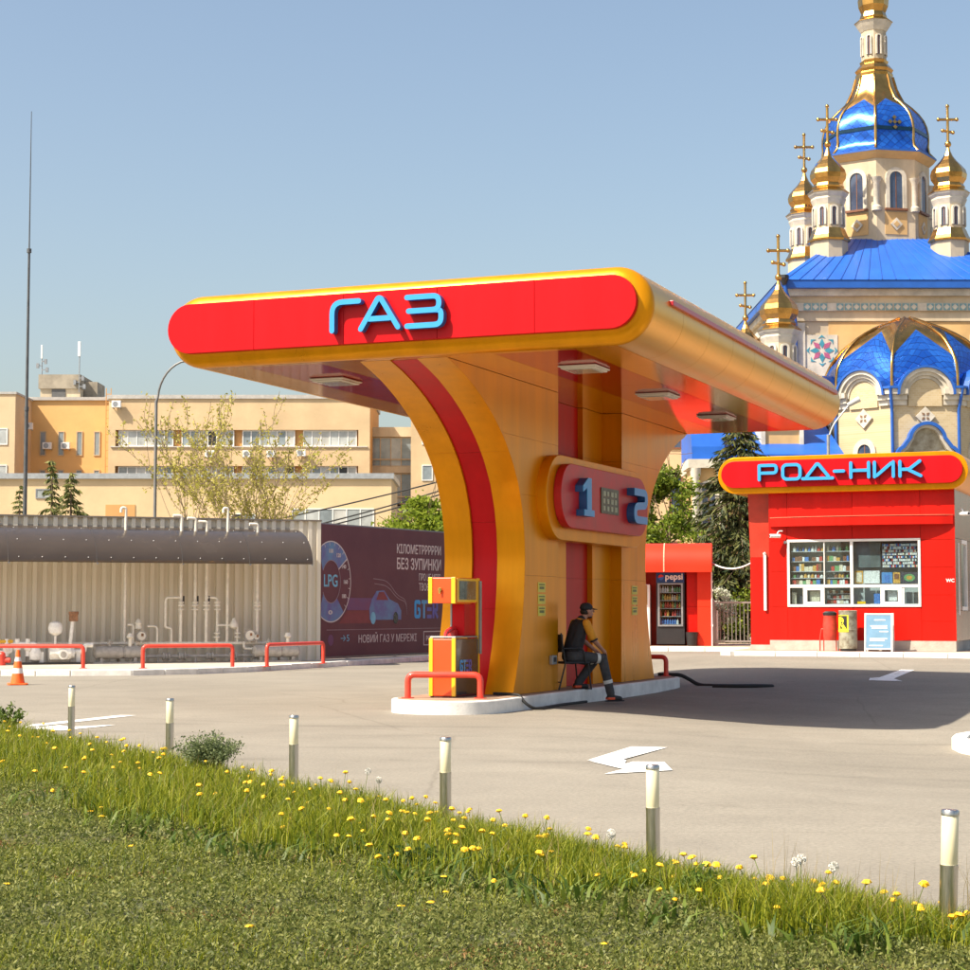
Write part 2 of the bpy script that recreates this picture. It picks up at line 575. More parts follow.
# painted arrows: thin sheets following the asphalt
PAINT = mat('road_paint', (0.80, 0.79, 0.76), rough=0.7, var=0.1, scale=6, bump=0.002, bscale=80, col2=(0.42, 0.39, 0.34), thr=(0.56, 0.66))
def marking(polys, label):
    mb = MB()
    cx = sum(p[0] for q in polys for p in q) / sum(len(q) for q in polys)
    cy = sum(p[1] for q in polys for p in q) / sum(len(q) for q in polys)
    z0 = float(gz(cx, cy))
    for q in polys:
        vs = [(x - cx, y - cy, float(gz(x, y)) - z0 + 0.006) for x, y in q]
        mb.add(vs, [tuple(range(len(q)))])
    o = mb.build('road_arrow_marking', PAINT, loc=(cx, cy, z0), fix=True)
    if o.data.polygons[0].normal.z < 0: o.data.flip_normals()
    return tag(o, label, 'road marking', 'white arrows painted on the asphalt')
marking([[(0.98, 17.92), (1.33, 17.75), (1.37, 18.05), (1.35, 18.2), (1.98, 20.2), (1.57, 20.0)],
         [(1.00, 17.85), (1.26, 17.02), (1.05, 16.45), (1.72, 17.12), (1.74, 18.1), (1.42, 17.95), (1.35, 17.7)]],
        'white bent arrow painted on the asphalt in front of the pump island')
marking([[(-5.62, 22.74), (-4.75, 25.35), (-4.98, 25.4), (-5.7, 23.3)],
         [(-5.6, 22.6), (-5.05, 22.2), (-4.72, 22.95), (-4.62, 23.3), (-5.1, 22.9), (-5.3, 23.2)]],
        'white arrow painted on the asphalt behind the leftmost bollard')
marking([[(7.35, 35.6), (7.95, 35.4), (7.92, 36.0), (8.85, 38.3), (8.6, 38.4), (7.7, 36.3), (7.5, 36.2)]],
        'small white arrow painted in the shade in front of the kiosk')

# ================================================================== CANOPY
PHI = -0.383011
CX, CY = 1.03, 30.2
gas = thing('gas_station_canopy', 'large yellow and red canopy on a flared central pillar with blue ГАЗ letters',
            'canopy', (CX, CY, 0), PHI)
Y0, Y1 = -5.80, 6.30
ZB, ZT = 4.84, 5.86
RC = (ZT - ZB) / 2
ZC = (ZT + ZB) / 2
XF = 3.06                       # half-width of the flat underside
CORE = mat('canopy_core', (0.22, 0.10, 0.02), rough=0.8)
mb = MB()
mb.prism_y([(x, z) for x, z in arc(XF, ZC, RC - 0.02, -90, 90, 14) + arc(-XF, ZC, RC - 0.02, 90, 270, 14)], Y0 + 0.05, Y1 - 0.05)
mb.build('core', CORE, gas)
# rounded edge panels, one by one along each side
npan = 9
seg = (Y1 - Y0) / npan
prof_r = arc(XF, ZC, RC, -90, 90, 20)
prof_l = arc(-XF, ZC, RC, 90, 270, 20)
for pr in (prof_r, prof_l):
    inner = offset_line(pr, 0.015)
    mbp = MB()
    mbp.prism_y(list(pr) + list(reversed(inner)), 0.004, seg - 0.004)
    first = mbp.build('edge_panel', YELE, gas, smooth=35)
    first.location = (0, Y0, 0)
    for k in range(1, npan):
        inst(first, gas, (0, Y0 + k * seg, 0))
# flat roof panels
mb = MB(); mb.box(-XF + .003, XF - .003, 0.004, seg * 3 - 0.004, ZT - 0.015, ZT)
rf = mb.build('roof_panel', YEL, gas); rf.location = (0, Y0, 0)
for k in (1, 2): inst(rf, gas, (0, Y0 + 3 * k * seg, 0))
# red light strip along the right and left edges
for s in (1, -1):
    mb = MB()
    a = R(14)
    xx, zz = s * (XF + (RC + 0.018) * math.cos(a)), ZC + (RC + 0.018) * math.sin(a)
    mb.box(xx - 0.03, xx + 0.03, Y0 + 0.75, Y1 - 0.35, zz - 0.035, zz + 0.035)
    mb.build('light_strip', mat('red_strip', (0.42, 0.02, 0.035), rough=0.3), gas, bevel=0.01)
# underside panels: yellow field, two red bands
bands = [(-3.055, -2.42, YELC), (-2.42, -1.30, REDC), (-1.30, 0.0, YELC), (0.0, 1.30, YELC), (1.30, 2.44, REDC), (2.44, 3.055, YELC)]
for x0, x1, m_ in bands:
    y = Y0 + (0.17 if m_ is REDC else 0.0)
    yend = Y1 - (0.17 if m_ is REDC else 0.0)
    k = 6
    L = (yend - y) / k
    mb = MB(); mb.box(x0 + .003, x1 - .003, .003, L - .003, ZB, ZB + 0.02)
    f = mb.build('ceiling_panel', m_, gas); f.location = (0, y, 0)
    for i in range(1, k): inst(f, gas, (0, y + i * L, 0))
    if m_ is REDC:
        mb = MB(); mb.box(x0 + .003, x1 - .003, Y0 + .02, Y0 + .167, ZB, ZB + .02); mb.build('ceiling_panel', YELC, gas)
        mb = MB(); mb.box(x0 + .003, x1 - .003, Y1 - .167, Y1 - .02, ZB, ZB + .02); mb.build('ceiling_panel', YELC, gas)
# front and rear end faces: yellow rim plate and red fascia in panels
out_poly = arc(XF, ZC, RC, -90, 90, 20) + arc(-XF, ZC, RC, 90, 270, 20)
def bullnose(y, sgn, d=0.16, r=0.20):
    # rounded end cap: the outline shrinks as it comes forward
    rings = []
    for t in np.linspace(0, math.pi / 2, 9):
        ins = r * (1 - math.cos(t)); yy = y + sgn * d * math.sin(t)
        rr = RC - ins
        rings.append([(x, yy, z) for x, z in arc(XF, ZC, rr, -90, 90, 20) + arc(-XF, ZC, rr, 90, 270, 20)])
    n = len(rings[0]); q = MB(); vs = [p for g in rings for p in g]
    fs = [(k * n + i, k * n + (i + 1) % n, (k + 1) * n + (i + 1) % n, (k + 1) * n + i) for k in range(8) for i in range(n)]
    fs.append(tuple(range(8 * n, 9 * n)))
    q.add(vs, fs); q.build('end_cap', YEL, gas, smooth=40, fix=True)
bullnose(Y0, -1); bullnose(Y1, 1)
FZ, FR = 5.375, 0.350
FXL, FXR = -3.50, 3.40
def fascia(yf, yb, lo, hi, zc, rr, parent, m_, nsplit, name='fascia_panel'):
    cuts = [lo + (hi - lo) * k / nsplit for k in range(nsplit + 1)]
    for k in range(nsplit):
        a = cuts[k] + (0.0015 if k else 0); b = cuts[k + 1] - (0.0015 if k < nsplit - 1 else 0)
        pl = []
        pl += arc(b - rr, zc, rr, -90, 90, 16) if k == nsplit - 1 else [(b, zc - rr), (b, zc + rr)]
        pl += arc(a + rr, zc, rr, 90, 270, 16) if k == 0 else [(a, zc + rr), (a, zc - rr)]
        q = MB(); q.prism_y(pl, yf, yb)
        q.build(name, m_, parent, bevel=0.006)
fascia(Y0 - 0.25, Y0 - 0.162, FXL, FXR, FZ, FR, gas, RED, 5)
fascia(Y1 + 0.162, Y1 + 0.25, -FXR, -FXL, FZ, FR, gas, RED, 5)

# blue letters on the fascia
def letter(strokes, w, yf, depth, parent, z_off=0.0, x_off=0.0, sc=1.0):
    """One letter: bright face plate on a darker body."""
    body = MB(); face = MB()
    for i, st in enumerate(strokes):
        closed = st[0] == 'loop'
        pts = [(x_off + x * sc, z_off + z * sc) for x, z in (st[1:] if closed else st)]
        if closed:
            n = len(pts)
            ext = [pts[-1]] + pts + [pts[0]]
            L = offset_line(ext, w / 2)[1:-1]; Q = offset_line(ext, -w / 2)[1:-1]
            for mbx, y0, y1 in ((body, yf - depth, yf), (face, yf - depth - 0.012, yf - depth - 0.001)):
                vs = [(x, y0, z) for x, z in L] + [(x, y0, z) for x, z in Q] + [(x, y1, z) for x, z in L] + [(x, y1, z) for x, z in Q]
                fs = []
                for k in range(n):
                    j = (k + 1) % n
                    fs += [(k, j, n + j, n + k), (2 * n + k, 3 * n + k, 3 * n + j, 2 * n + j), (k, 2 * n + k, 2 * n + j, j), (n + k, n + j, 3 * n + j, 3 * n + k)]
                mbx.add(vs, fs)
        else:
            d = 0.002 * i
            pl = stroke(pts, w)
            body.prism_y(pl, yf - depth + d, yf)
            face.prism_y(pl, yf - depth - 0.012 + d, yf - depth - 0.001 + d)
    b = body.build('letter', NAVY, parent, fix=True)
    face.build('letter_face', CYAN, b, fix=True)
    return b
W_ = 0.072
G_ = rpath2([(0.04, 0.035), (0.04, 0.42), (0.44, 0.42)], 0.16, 6)
A_ = rpath2([(0.035, 0.035), (0.29, 0.44), (0.33, 0.44), (0.585, 0.035)], 0.06, 4)
A2_ = [(0.16, 0.165), (0.46, 0.165)]
Z1_ = rpath2([(0.035, 0.42), (0.50, 0.42), (0.50, 0.235), (0.06, 0.235)], 0.10, 6)
Z2_ = rpath2([(0.40, 0.233), (0.53, 0.233), (0.53, 0.035), (0.035, 0.035)], 0.10, 6)
LY = Y0 - 0.252
letter([G_], W_, LY, 0.10, gas, 5.165, -0.90)
letter([A_, A2_], W_, LY, 0.10, gas, 5.165, -0.465)
letter([Z1_, Z2_], W_, LY, 0.10, gas, 5.165, 0.215)

# ceiling lamps
LAMPW = mat('lamp_housing', (0.62, 0.58, 0.50), rough=0.4)
LENS = mat('lamp_lens', (0.55, 0.52, 0.44), rough=0.15, coat=0.6)
lamp0 = None
for x in (1.98, -1.90):
    for y in (-3.95, -0.35, 3.25):
        if lamp0 is None:
            mb = MB(); mb.box(-.25, .25, -.30, .30, ZB - .055, ZB - .002)
            mb.box(-.28, .28, -.33, .33, ZB - .03, ZB - .004)
            lamp0 = mb.build('ceiling_lamp', LAMPW, gas, bevel=0.012)
            mb = MB(); mb.box(-.19, .19, -.24, .24, ZB - .066, ZB - .057)
            lens = mb.build('lens', LENS, lamp0)
            lamp0.location = (x, y, 0)
        else:
            o = inst(lamp0, gas, (x, y, 0)); inst(lens, o)

# pillar: two flared slabs with a red stripe let in between them, face panels and the number board
PC = 0.40
HP = [(0.20, 3.56), (0.5, 3.42), (0.9, 3.27), (1.3, 3.16), (1.7, 3.09), (2.2, 3.05), (2.6, 3.08), (2.95, 3.17), (3.3, 3.33), (3.63, 3.58),
      (3.9, 3.87), (4.1, 4.15), (4.28, 4.45), (4.45, 4.80), (4.62, 5.22), (4.72, 5.54), (4.84, 6.02)]
def pprof(shrink=0.0, cap=5.85):
    near = [(PC - (h - shrink), z) for z, h in HP]
    far = [(PC + min(cap, h - shrink), z) for z, h in HP]
    return far + list(reversed(near))          # counter-clockwise seen from +x (y right, z up)
STRIPE = [(-0.70, -0.25, 0.0, YEL), (-0.25, 0.155, 0.05, RED), (0.155, 0.60, 0.0, YEL)]
def split_z(z0, z1, n):
    return [z0 + (z1 - z0) * k / n for k in range(n + 1)]
# solid body (just inside the cladding)
mb = MB(); mb.prism_x(pprof(0.07), -0.19, 0.09)
mb.build('pillar_body', CORE, gas)
# curved cladding strips on both ends, in plates with joints
def hp(z):
    return float(np.interp(z, [q[0] for q in HP], [q[1] for q in HP]))
cuts = [0.20, 1.45, 2.75, 3.75, 4.84]
for side in (-1, 1):
    for x0, x1, rec, m_ in STRIPE:
        for c0, c1 in zip(cuts[:-1], cuts[1:]):
            zs = np.linspace(c0 + 0.0015, c1 - 0.0015, 12)
            cap = 6.02 if side < 0 else 5.85
            line = [(PC + side * min(cap, hp(z) - rec), z) for z in zs]
            line2 = [(PC + side * (min(cap, hp(z) - rec) - 0.05), z) for z in zs]
            poly = (line2 + list(reversed(line))) if side < 0 else (line + list(reversed(line2)))
            q = MB(); q.prism_x(poly, x0 + 0.002, x1 - 0.002)
            q.build('cladding_strip', m_, gas, smooth=30, fix=True)
# broad faces: yellow plates with flared outline, shallow recess in the middle
def side_face(sgn, xo):
    RN, RF = PC - 1.62, PC + 1.60
    fcuts = [0.20, 1.95, 3.15, 4.0, 4.836]
    def plate(name, y_lo, y_hi, z0, z1, xin, th, m_):
        zs = np.linspace(z0 + 0.0015, z1 - 0.0015, 10)
        a = [(y_hi(z), z) for z in zs]; b = [(y_lo(z), z) for z in zs]
        q = MB()
        q.prism_x(a + list(reversed(b)), min(xin, xin - sgn * th), max(xin, xin - sgn * th))
        q.build(name, m_, gas, fix=True)
    for c0, c1 in zip(fcuts[:-1], fcuts[1:]):
        fl = lambda z: 0.10 * (z - 0.2) / 4.6
        plate('face_panel', lambda z: PC - min(6.02, hp(z)) + 0.004, lambda z: RN + fl(z) * 0.5, c0, c1, xo, 0.442, YEL)
        plate('face_panel', lambda z: RF + fl(z), lambda z: PC + min(5.85, hp(z)) - 0.004, c0, c1, xo, 0.442, YEL)
        dp = .20 if c1 < 3.2 else .36
        plate('recess_panel', lambda z: RN - 0.02, lambda z: PC - 0.66, c0, c1, xo - sgn * dp, 0.16, YEL)
        plate('recess_panel', lambda z: PC - 0.655, lambda z: PC + 0.66, c0, c1, xo - sgn * (dp + .09), 0.03, RED)
        plate('recess_panel', lambda z: PC + 0.665, lambda z: RF + 0.04 + fl(z), c0, c1, xo - sgn * dp, 0.16, YEL)
side_face(1, 0.60)
side_face(-1, -0.70)
# number board
def number_board(xo):
    e = empty('number_board'); e.parent = gas
    def yz(poly, x0, x1, name, m_, bev=0.01, par=e):
        q = MB(); q.prism_x(poly, x0, x1); return q.build(name, m_, par, bevel=bev, smooth=30)
    yz(stadium(PC, 3.17, 2.56, 0.66), xo - 0.10, xo + 0.16, 'backing', YEL)
    yz(stadium(PC, 3.20, 2.26, 0.50), xo + 0.163, xo + 0.29, 'sign_face', mat('red_board', (0.50, 0.020, 0.022), rough=0.35, spec=0.3))
    yz(rrect(PC - 0.36, PC + 0.56, 3.0, 3.42, 0.02, 2), xo + 0.293, xo + 0.305, 'screen', mat('lcd_screen', (0.10, 0.10, 0.05), rough=0.3, var=0.6, scale=5, spec=.3, col2=(.03, .04, .02)), 0.0)
    LCD = mat('lcd_digits', (0.34, 0.37, 0.24), rough=.4, var=.3, scale=20)
    for zz in (3.32, 3.20, 3.08):
        for k_ in range(4):
            yy = PC - .26 + k_ * .20
            q = MB(); q.prism_x(rrect(yy, yy + random.choice((.10, .13)), zz - .035, zz + .045, .008, 2), xo + 0.306, xo + 0.309); q.build('screen_digit', LCD, e)
    one = [(-0.16, 0.0), (0.20, 0.0), (0.20, 0.10), (0.10, 0.10), (0.10, 0.60), (-0.02, 0.60), (-0.20, 0.47), (-0.20, 0.37), (-0.06, 0.44), (-0.06, 0.10), (-0.16, 0.10)]
    q = MB(); q.prism_x([(PC - 1.35 + y * 1.35, 2.90 + z) for y, z in one], xo + 0.293, xo + 0.42)
    n1 = q.build('numeral', NAVY, e, fix=True)
    q = MB(); q.prism_x([(PC - 1.35 + y * 1.35, 2.90 + z) for y, z in one], xo + 0.421, xo + 0.431); q.build('numeral_face', CYAN, n1, fix=True)
    two = stroke(rpath2([(-0.28, 0.53), (0.26, 0.53), (0.26, 0.32), (-0.24, 0.28), (-0.24, 0.06), (0.30, 0.06)], 0.12, 5), 0.125, round_cap=False)
    q = MB(); q.prism_x([(PC + 1.40 + y * 1.25, 2.90 + z) for y, z in two], xo + 0.293, xo + 0.42)
    n2 = q.build('numeral', NAVY, e, fix=True)
    q = MB(); q.prism_x([(PC + 1.40 + y * 1.25, 2.90 + z) for y, z in two], xo + 0.421, xo + 0.431); q.build('numeral_face', CYAN, n2, fix=True)
number_board(0.60)
# yellow-green safety stickers and a socket on the broad face
STK = mat('safety_sticker', (0.62, 0.55, 0.03), rough=0.4)
STK2 = mat('sticker_print', (0.14, 0.16, 0.02), rough=0.5)
for yy in (-1.95, 2.78):
    for zz in (1.78, 1.60, 1.42):
        q = MB(); q.box(0.602, 0.606, yy - .16, yy + .16, zz - .075, zz + .075)
        s_ = q.build('sticker', STK, gas)
        q = MB(); q.box(0.607, 0.609, yy - .10, yy + .10, zz - .03, zz + .01); q.box(0.607, 0.609, yy - .12, yy + .12, zz + .03, zz + .05)
        q.build('print', STK2, s_)
q = MB(); q.box(0.602, 0.66, -1.62, -1.42, 0.60, 0.74); so = q.build('socket_box', GREYM, gas, bevel=0.008)
q = MB(); q.box(0.662, 0.668, -1.57, -1.47, 0.64, 0.71); q.build('socket_cover', DARK, so)

# ================================================================== PUMP ISLAND
IC = 0.03
def island_poly(hw, y0, y1, n=14):
    near = [(IC + hw * math.cos(t), y0 + hw + hw * math.sin(t)) for t in np.linspace(math.pi, 2 * math.pi, n)]
    far = [(IC + hw * math.cos(t), y1 - hw + hw * math.sin(t)) for t in np.linspace(0, math.pi, n)]
    return near + far
isl = thing('pump_island', 'long white painted concrete pump island with rounded ends under the canopy', 'island', (CX, CY, 0), PHI)
q = MB(); q.prism_z(island_poly(.82, -5.0, 5.45), -0.05, 0.19); q.build('kerb', WHITEK, isl, smooth=40, bevel=0.02)
q = MB(); q.prism_z(island_poly(.74, -4.92, 5.37), 0.10, 0.197)
q.build('top_slab', mat('island_top', (0.33, 0.22, 0.15), rough=0.85, var=0.2, scale=3, bump=0.004, bscale=40), isl)

# ================================================================== DISPENSERS, RAILS, HOSES
ORG = mat('dispenser_orange', (0.80, 0.075, 0.012), rough=0.3, var=0.06, scale=2, coat=0.4)
DYEL = mat('dispenser_yellow', (0.85, 0.50, 0.02), rough=0.3, var=0.05, scale=2, coat=0.3)
DNAVY = mat('dispenser_navy', (0.015, 0.018, 0.035), rough=0.25, var=0.2, scale=4, coat=0.5)
PURP = mat('logo_violet', (0.10, 0.09, 0.36), rough=0.4)
LBLUE = mat('logo_blue', (0.10, 0.30, 0.55), rough=0.4)

def loc2w(lx, ly, z=0.0):
    c, s = math.cos(PHI), math.sin(PHI)
    return (CX + lx * c - ly * s, CY + lx * s + ly * c, z)

def logo(parent, loc, h, rz):
    """The blue to violet GT=R mark, in strokes."""
    w = h * 0.2
    def part(sts, m_, x):
        q = MB()
        for st in sts: q.prism_y(stroke([((a + x) * h, b * h) for a, b in st], w, round_cap=False), -0.003, 0.0)
        o = q.build('logo_letter', m_, parent, fix=True); o.location = loc; o.rotation_euler = (0, 0, rz)
    part([rpath2([(0.55, 0.75), (0.55, 0.9), (0.1, 0.9), (0.1, 0.1), (0.55, 0.1), (0.55, 0.5), (0.35, 0.5)], 0.1, 3)], CYAN, 0)
    part([[(0, 0.9), (0.6, 0.9)], [(0.28, 0.801), (0.28, 0)]], LBLUE, 0.75)
    part([[(0, 0.9), (0.5, 0.9)], [(0, 0.5), (0.5, 0.5)], [(0, 0.1), (0.5, 0.1)]], PURP, 1.35)
    part([rpath2([(0.1, 0), (0.1, 0.9), (0.5, 0.9), (0.5, 0.45), (0.22, 0.45)], 0.1, 3), [(0.3, 0.36), (0.58, 0.02)]], PURP, 1.95)

def dispenser(label, lx, ly, flip=0.0):
    t = thing('gas_dispenser', label, 'fuel pump', loc2w(lx, ly, 0.197), PHI + flip, 'gas dispensers on the pump island')
    def b(name, m_, dims, par=t, bev=0.006):
        q = MB(); q.box(*dims); return q.build(name, m_, par, bevel=bev)
    cab = b('lower_cabinet', ORG, (-.20, .19, -.42, .42, 0.02, .83), bev=0.012)
    for x in (-.205, .145):
        b('corner_trim', DYEL, (x, x + .06, -.432, -.40, 0.02, .84), cab)
    b('side_panel', DNAVY, (.191, .205, -.39, .43, 0.03, .825), cab)
    b('top_cover', GREYM, (-.20, .20, -.41, .42, .842, .865), cab)
    b('plinth', mat('dispenser_plinth', (0.10, 0.02, 0.02), rough=0.6), (-.19, .185, -.41, .41, -.005, .019), cab)
    logo(cab, (.2065, -.27, .36), .17, R(90))
    col = b('column', RED, (-.02, .17, -.02, .42, .866, 1.33), bev=0.01)
    b('column_trim', GREYM, (-.05, -.022, -.02, .05, .866, 1.33), col)
    b('post', DYEL, (.14, .20, .435, .50, 0.0, 1.70))
    b('conduit', GREYM, (.201, .235, .45, .50, 0.6, 1.66))
    head = b('display_head', ORG, (-.21, .19, -.42, .42, 1.335, 1.70), bev=0.012)
    for x in (-.216, .14):
        b('corner_trim', DYEL, (x, x + .062, -.434, -.40, 1.33, 1.705), head)
    b('screen_frame', DYEL, (.191, .204, -.36, .40, 1.35, 1.69), head)
    b('screen', mat('dispenser_screen', (0.10, 0.13, 0.12), rough=0.08, var=0.5, scale=6, coat=1.0), (.205, .211, -.29, .33, 1.385, 1.655), head)
    q = MB(); q.cyl((-.03, -.45, 1.53), (-.03, -.422, 1.53), 0.03, n=12); q.box(-.045, -.015, -.46, -.45, 1.47, 1.55)
    q.build('lock', mat('brass', (0.6, 0.4, 0.12), rough=0.3, metal=1), head)
    # nozzle cradle and nozzle
    q = MB()
    q.tube(rpath([(.02, -.30, .93), (.02, -.10, .98), (.02, .02, .96)], .05), .035, 8)
    q.tube(rpath([(.02, -.30, .93), (.02, -.36, .90), (.02, -.34, .80)], .04), .028, 8)
    q.box(-.03, .07, -.16, -.02, .866, .95)
    q.build('nozzle', mat('nozzle_red', (0.55, 0.03, 0.03), rough=0.35, coat=0.3), t, smooth=40)
    q = MB()
    q.tube([(.02, .0, .96), (-.10, .10, .95), (-.23, .22, .80), (-.27, .32, .45), (-.27, .40, .15), (-.24, .46, .03)], .018, 8)
    q.build('hose', RUB, t, smooth=60)
    return t
dispenser('orange and yellow gas dispenser with navy side at the near end of the island', -0.07, -3.78)
dispenser('gas dispenser at the far end of the island, mostly hidden behind the pillar', -0.10, 4.72, math.pi)

def guard_rail(p0, p1, h, r, label, group, gz0):
    mx, my = (p0[0] + p1[0]) / 2, (p0[1] + p1[1]) / 2
    t = thing('guard_rail', label, 'guard rail', (mx, my, gz0), 0, group)
    a = (p0[0] - mx, p0[1] - my, 0.0); b = (p1[0] - mx, p1[1] - my, 0.0)
    u = Vector(b) - Vector(a); u.z = 0; u.normalize()
    pts = rpath([a, (a[0], a[1], h), (b[0], b[1], h), b], 0.10, 5)
    q = MB(); q.tube(pts, r, 12); q.build('bent_tube', RAIL, t, smooth=50)
    for c in (a, b):
        q = MB(); q.cyl((c[0], c[1], -0.004), (c[0], c[1], 0.012), r * 2.0, n=12); q.build('base_plate', RAIL, t)
    return t
p0 = loc2w(-0.46, -4.52); p1 = loc2w(0.52, -4.22)
guard_rail(p0, p1, 0.33, 0.045, 'low red bent-tube guard rail in front of the gas dispenser on the island', 'red guard rails', 0.197)
guard_rail(loc2w(-0.50, 5.10), loc2w(0.50, 5.05), 0.36, 0.045, 'low red guard rail at the far end of the pump island', 'red guard rails', 0.197)

def hose(pts, label, r=0.022):
    c = pts[0]
    q = MB(); q.tube([(p[0] - c[0], p[1] - c[1], p[2]) for p in rpath(pts, 0.3, 6)], r, 8)
    return tag(q.build('hose', RUB, smooth=60, loc=(c[0], c[1], 0)), label, 'hose')
w = loc2w
hose([w(.35, -3.3, .225), w(.62, -3.3, .222), w(.80, -3.4, .215), w(.88, -3.45, .12), w(1.0, -3.4, .026), w(1.05, -3.2, .024), w(1.0, -2.2, .024), w(1.06, -1.2, .024)],
     'thin black hose trailing off the near end of the island onto the asphalt')
hose([w(.30, 5.2, .224), w(.72, 5.25, .222), w(.87, 5.3, .14), w(1.05, 5.35, .026), w(1.6, 5.3, .024), w(2.1, 5.6, .024), w(2.5, 5.5, .026), w(2.0, 5.1, .03), w(1.4, 5.0, .03)],
     'black hose curled on the shaded asphalt beyond the pump island', 0.035)

# ================================================================== CHAIR AND SEATED PERSON
PX, PY, PZ = 1.37, 29.12, 0.197
PF = R(27)
CHB = mat('chair_black', (0.02, 0.02, 0.022), rough=0.5, var=0.2, scale=10)
ch = thing('chair', 'black metal chair on the island, under the seated attendant', 'chair', (PX, PY, PZ), PF)
q = MB(); q.box(-.24, .20, -.21, .21, .40, .435); q.build('seat', CHB, ch, bevel=0.015)
q = MB(); q.box(-.30, -.275, -.20, .20, .58, .86); q.build('backrest', CHB, ch, bevel=0.012)
for sy in (-1, 1):
    q = MB(); q.tube(rpath([(-.36, sy * .21, 0.0), (-.24, sy * .20, .40), (-.315, sy * .20, .88)], .05), .013, 8); q.build('leg', CHB, ch, smooth=60)
    q = MB(); q.tube([(.22, sy * .21, 0.0), (.17, sy * .20, .40)], .013, 8); q.build('leg', CHB, ch, smooth=60)
    q = MB(); q.tube(rpath([(-.29, sy * .225, .64), (.06, sy * .225, .645), (.12, sy * .215, .42)], .06), .014, 8); q.build('armrest', CHB, ch, smooth=60)
q = MB(); q.tube([(-.32, -.2, .12), (-.32, .2, .12)], .010, 6); q.build('stretcher', CHB, ch)

SKIN = mat('skin', (0.42, 0.20, 0.13), rough=0.5, var=0.08, scale=12, bump=0.001, bscale=80)
SHIRT = mat('black_shirt', (0.022, 0.021, 0.024), rough=0.8, var=0.25, scale=14, bump=0.006, bscale=14)
SLEEVE = mat('yellow_sleeve', (0.72, 0.30, 0.015), rough=0.75, var=0.1, scale=14, bump=0.005, bscale=14)
TROUS = mat('dark_work_trousers', (0.055, 0.055, 0.058), rough=0.85, var=0.25, scale=12, bump=0.010, bscale=13)
REFL = mat('reflective_band', (0.62, 0.62, 0.58), rough=0.4, var=0.1, scale=20)
SHOE = mat('work_shoe', (0.020, 0.018, 0.018), rough=0.6)
SHOEO = mat('shoe_orange', (0.80, 0.10, 0.03), rough=0.5)
CAPM = mat('black_cap', (0.016, 0.016, 0.018), rough=0.75, var=0.2, scale=20)

per = thing('person', 'seated attendant in black cap and black-yellow shirt with reflective trouser bands', 'person', (PX, PY, PZ), PF)

def capsule(q, a, b, ra, rb, n=12):
    a, b = Vector(a), Vector(b)
    d = (b - a); L = d.length; d.normalize()
    pts, rs = [], []
    for k in range(5):
        t = math.pi / 2 * k / 4
        pts.append(a - d * ra * math.cos(t)); rs.append(max(1e-3, ra * math.sin(t)))
    for k in range(5):
        t = math.pi / 2 * k / 4
        pts.append(b + d * rb * math.sin(t)); rs.append(max(1e-3, rb * math.cos(t)))
    q.tube(pts, rs, n)
def ellip(q, c, rx, ry, rz, n=16, m=10, tilt=0.0):
    vs = []; fs = []
    for k in range(m + 1):
        ph = math.pi * k / m
        for i in range(n):
            th = 2 * math.pi * i / n
            x, y, z = rx * math.sin(ph) * math.cos(th), ry * math.sin(ph) * math.sin(th), -rz * math.cos(ph)
            x, z = x * math.cos(tilt) + z * math.sin(tilt), -x * math.sin(tilt) + z * math.cos(tilt)
            vs.append((c[0] + x, c[1] + y, c[2] + z))
    for k in range(m):
        for i in range(n):
            j = (i + 1) % n
            fs.append((k * n + i, k * n + j, (k + 1) * n + j, (k + 1) * n + i))
    q.add(vs, fs)
def remesh(o, vox, smooth_it=4):
    r = o.modifiers.new("remesh", 'REMESH'); r.mode = 'VOXEL'; r.voxel_size = vox; r.use_smooth_shade = True
    if smooth_it:
        s = o.modifiers.new("smooth", 'SMOOTH'); s.factor = 0.5; s.iterations = smooth_it
    return o

# joints in the person's own frame: x forward, y left, z up from the island top
HIP = (0.0, 0.0, .53); CH = (.13, 0, .98); NECK = (.19, 0, 1.10); HEAD = (.27, 0, 1.235)
SHR, SHL = (.15, -.185, 1.015), (.15, .185, 1.015)
ELR, ELL = (.26, -.23, .76), (.30, .22, .77)
WRR, WRL = (.46, -.15, .61), (.47, .10, .60)
HPR, HPL = (.02, -.095, .51), (.02, .095, .51)
KNR, KNL = (.47, -.13, .475), (.45, .12, .42)
ANR, ANL = (.60, -.17, -.10), (.17, .13, .085)
b = MB()
ellip(b, HEAD, .098, .077, .118, tilt=.22)                       # skull
ellip(b, (.30, 0, 1.185), .066, .058, .075, tilt=.25)            # jaw
capsule(b, (.375, 0, 1.245), (.392, 0, 1.212), .012, .017, 8)    # nose
capsule(b, (.365, -.02, 1.165), (.365, .02, 1.165), .011, .011, 8)  # lips
for s in (-1, 1):
    ellip(b, (.255, s * .078, 1.215), .022, .010, .034, 8, 6)    # ears
    ellip(b, (.352, s * .032, 1.243), .012, .016, .010, 8, 6)    # brow ridge and eyes
capsule(b, (.175, 0, 1.06), (.235, 0, 1.17), .056, .054)
capsule(b, HIP, CH, .115, .125); capsule(b, (.13, -.10, 1.0), (.13, .10, 1.0), .08, .08)
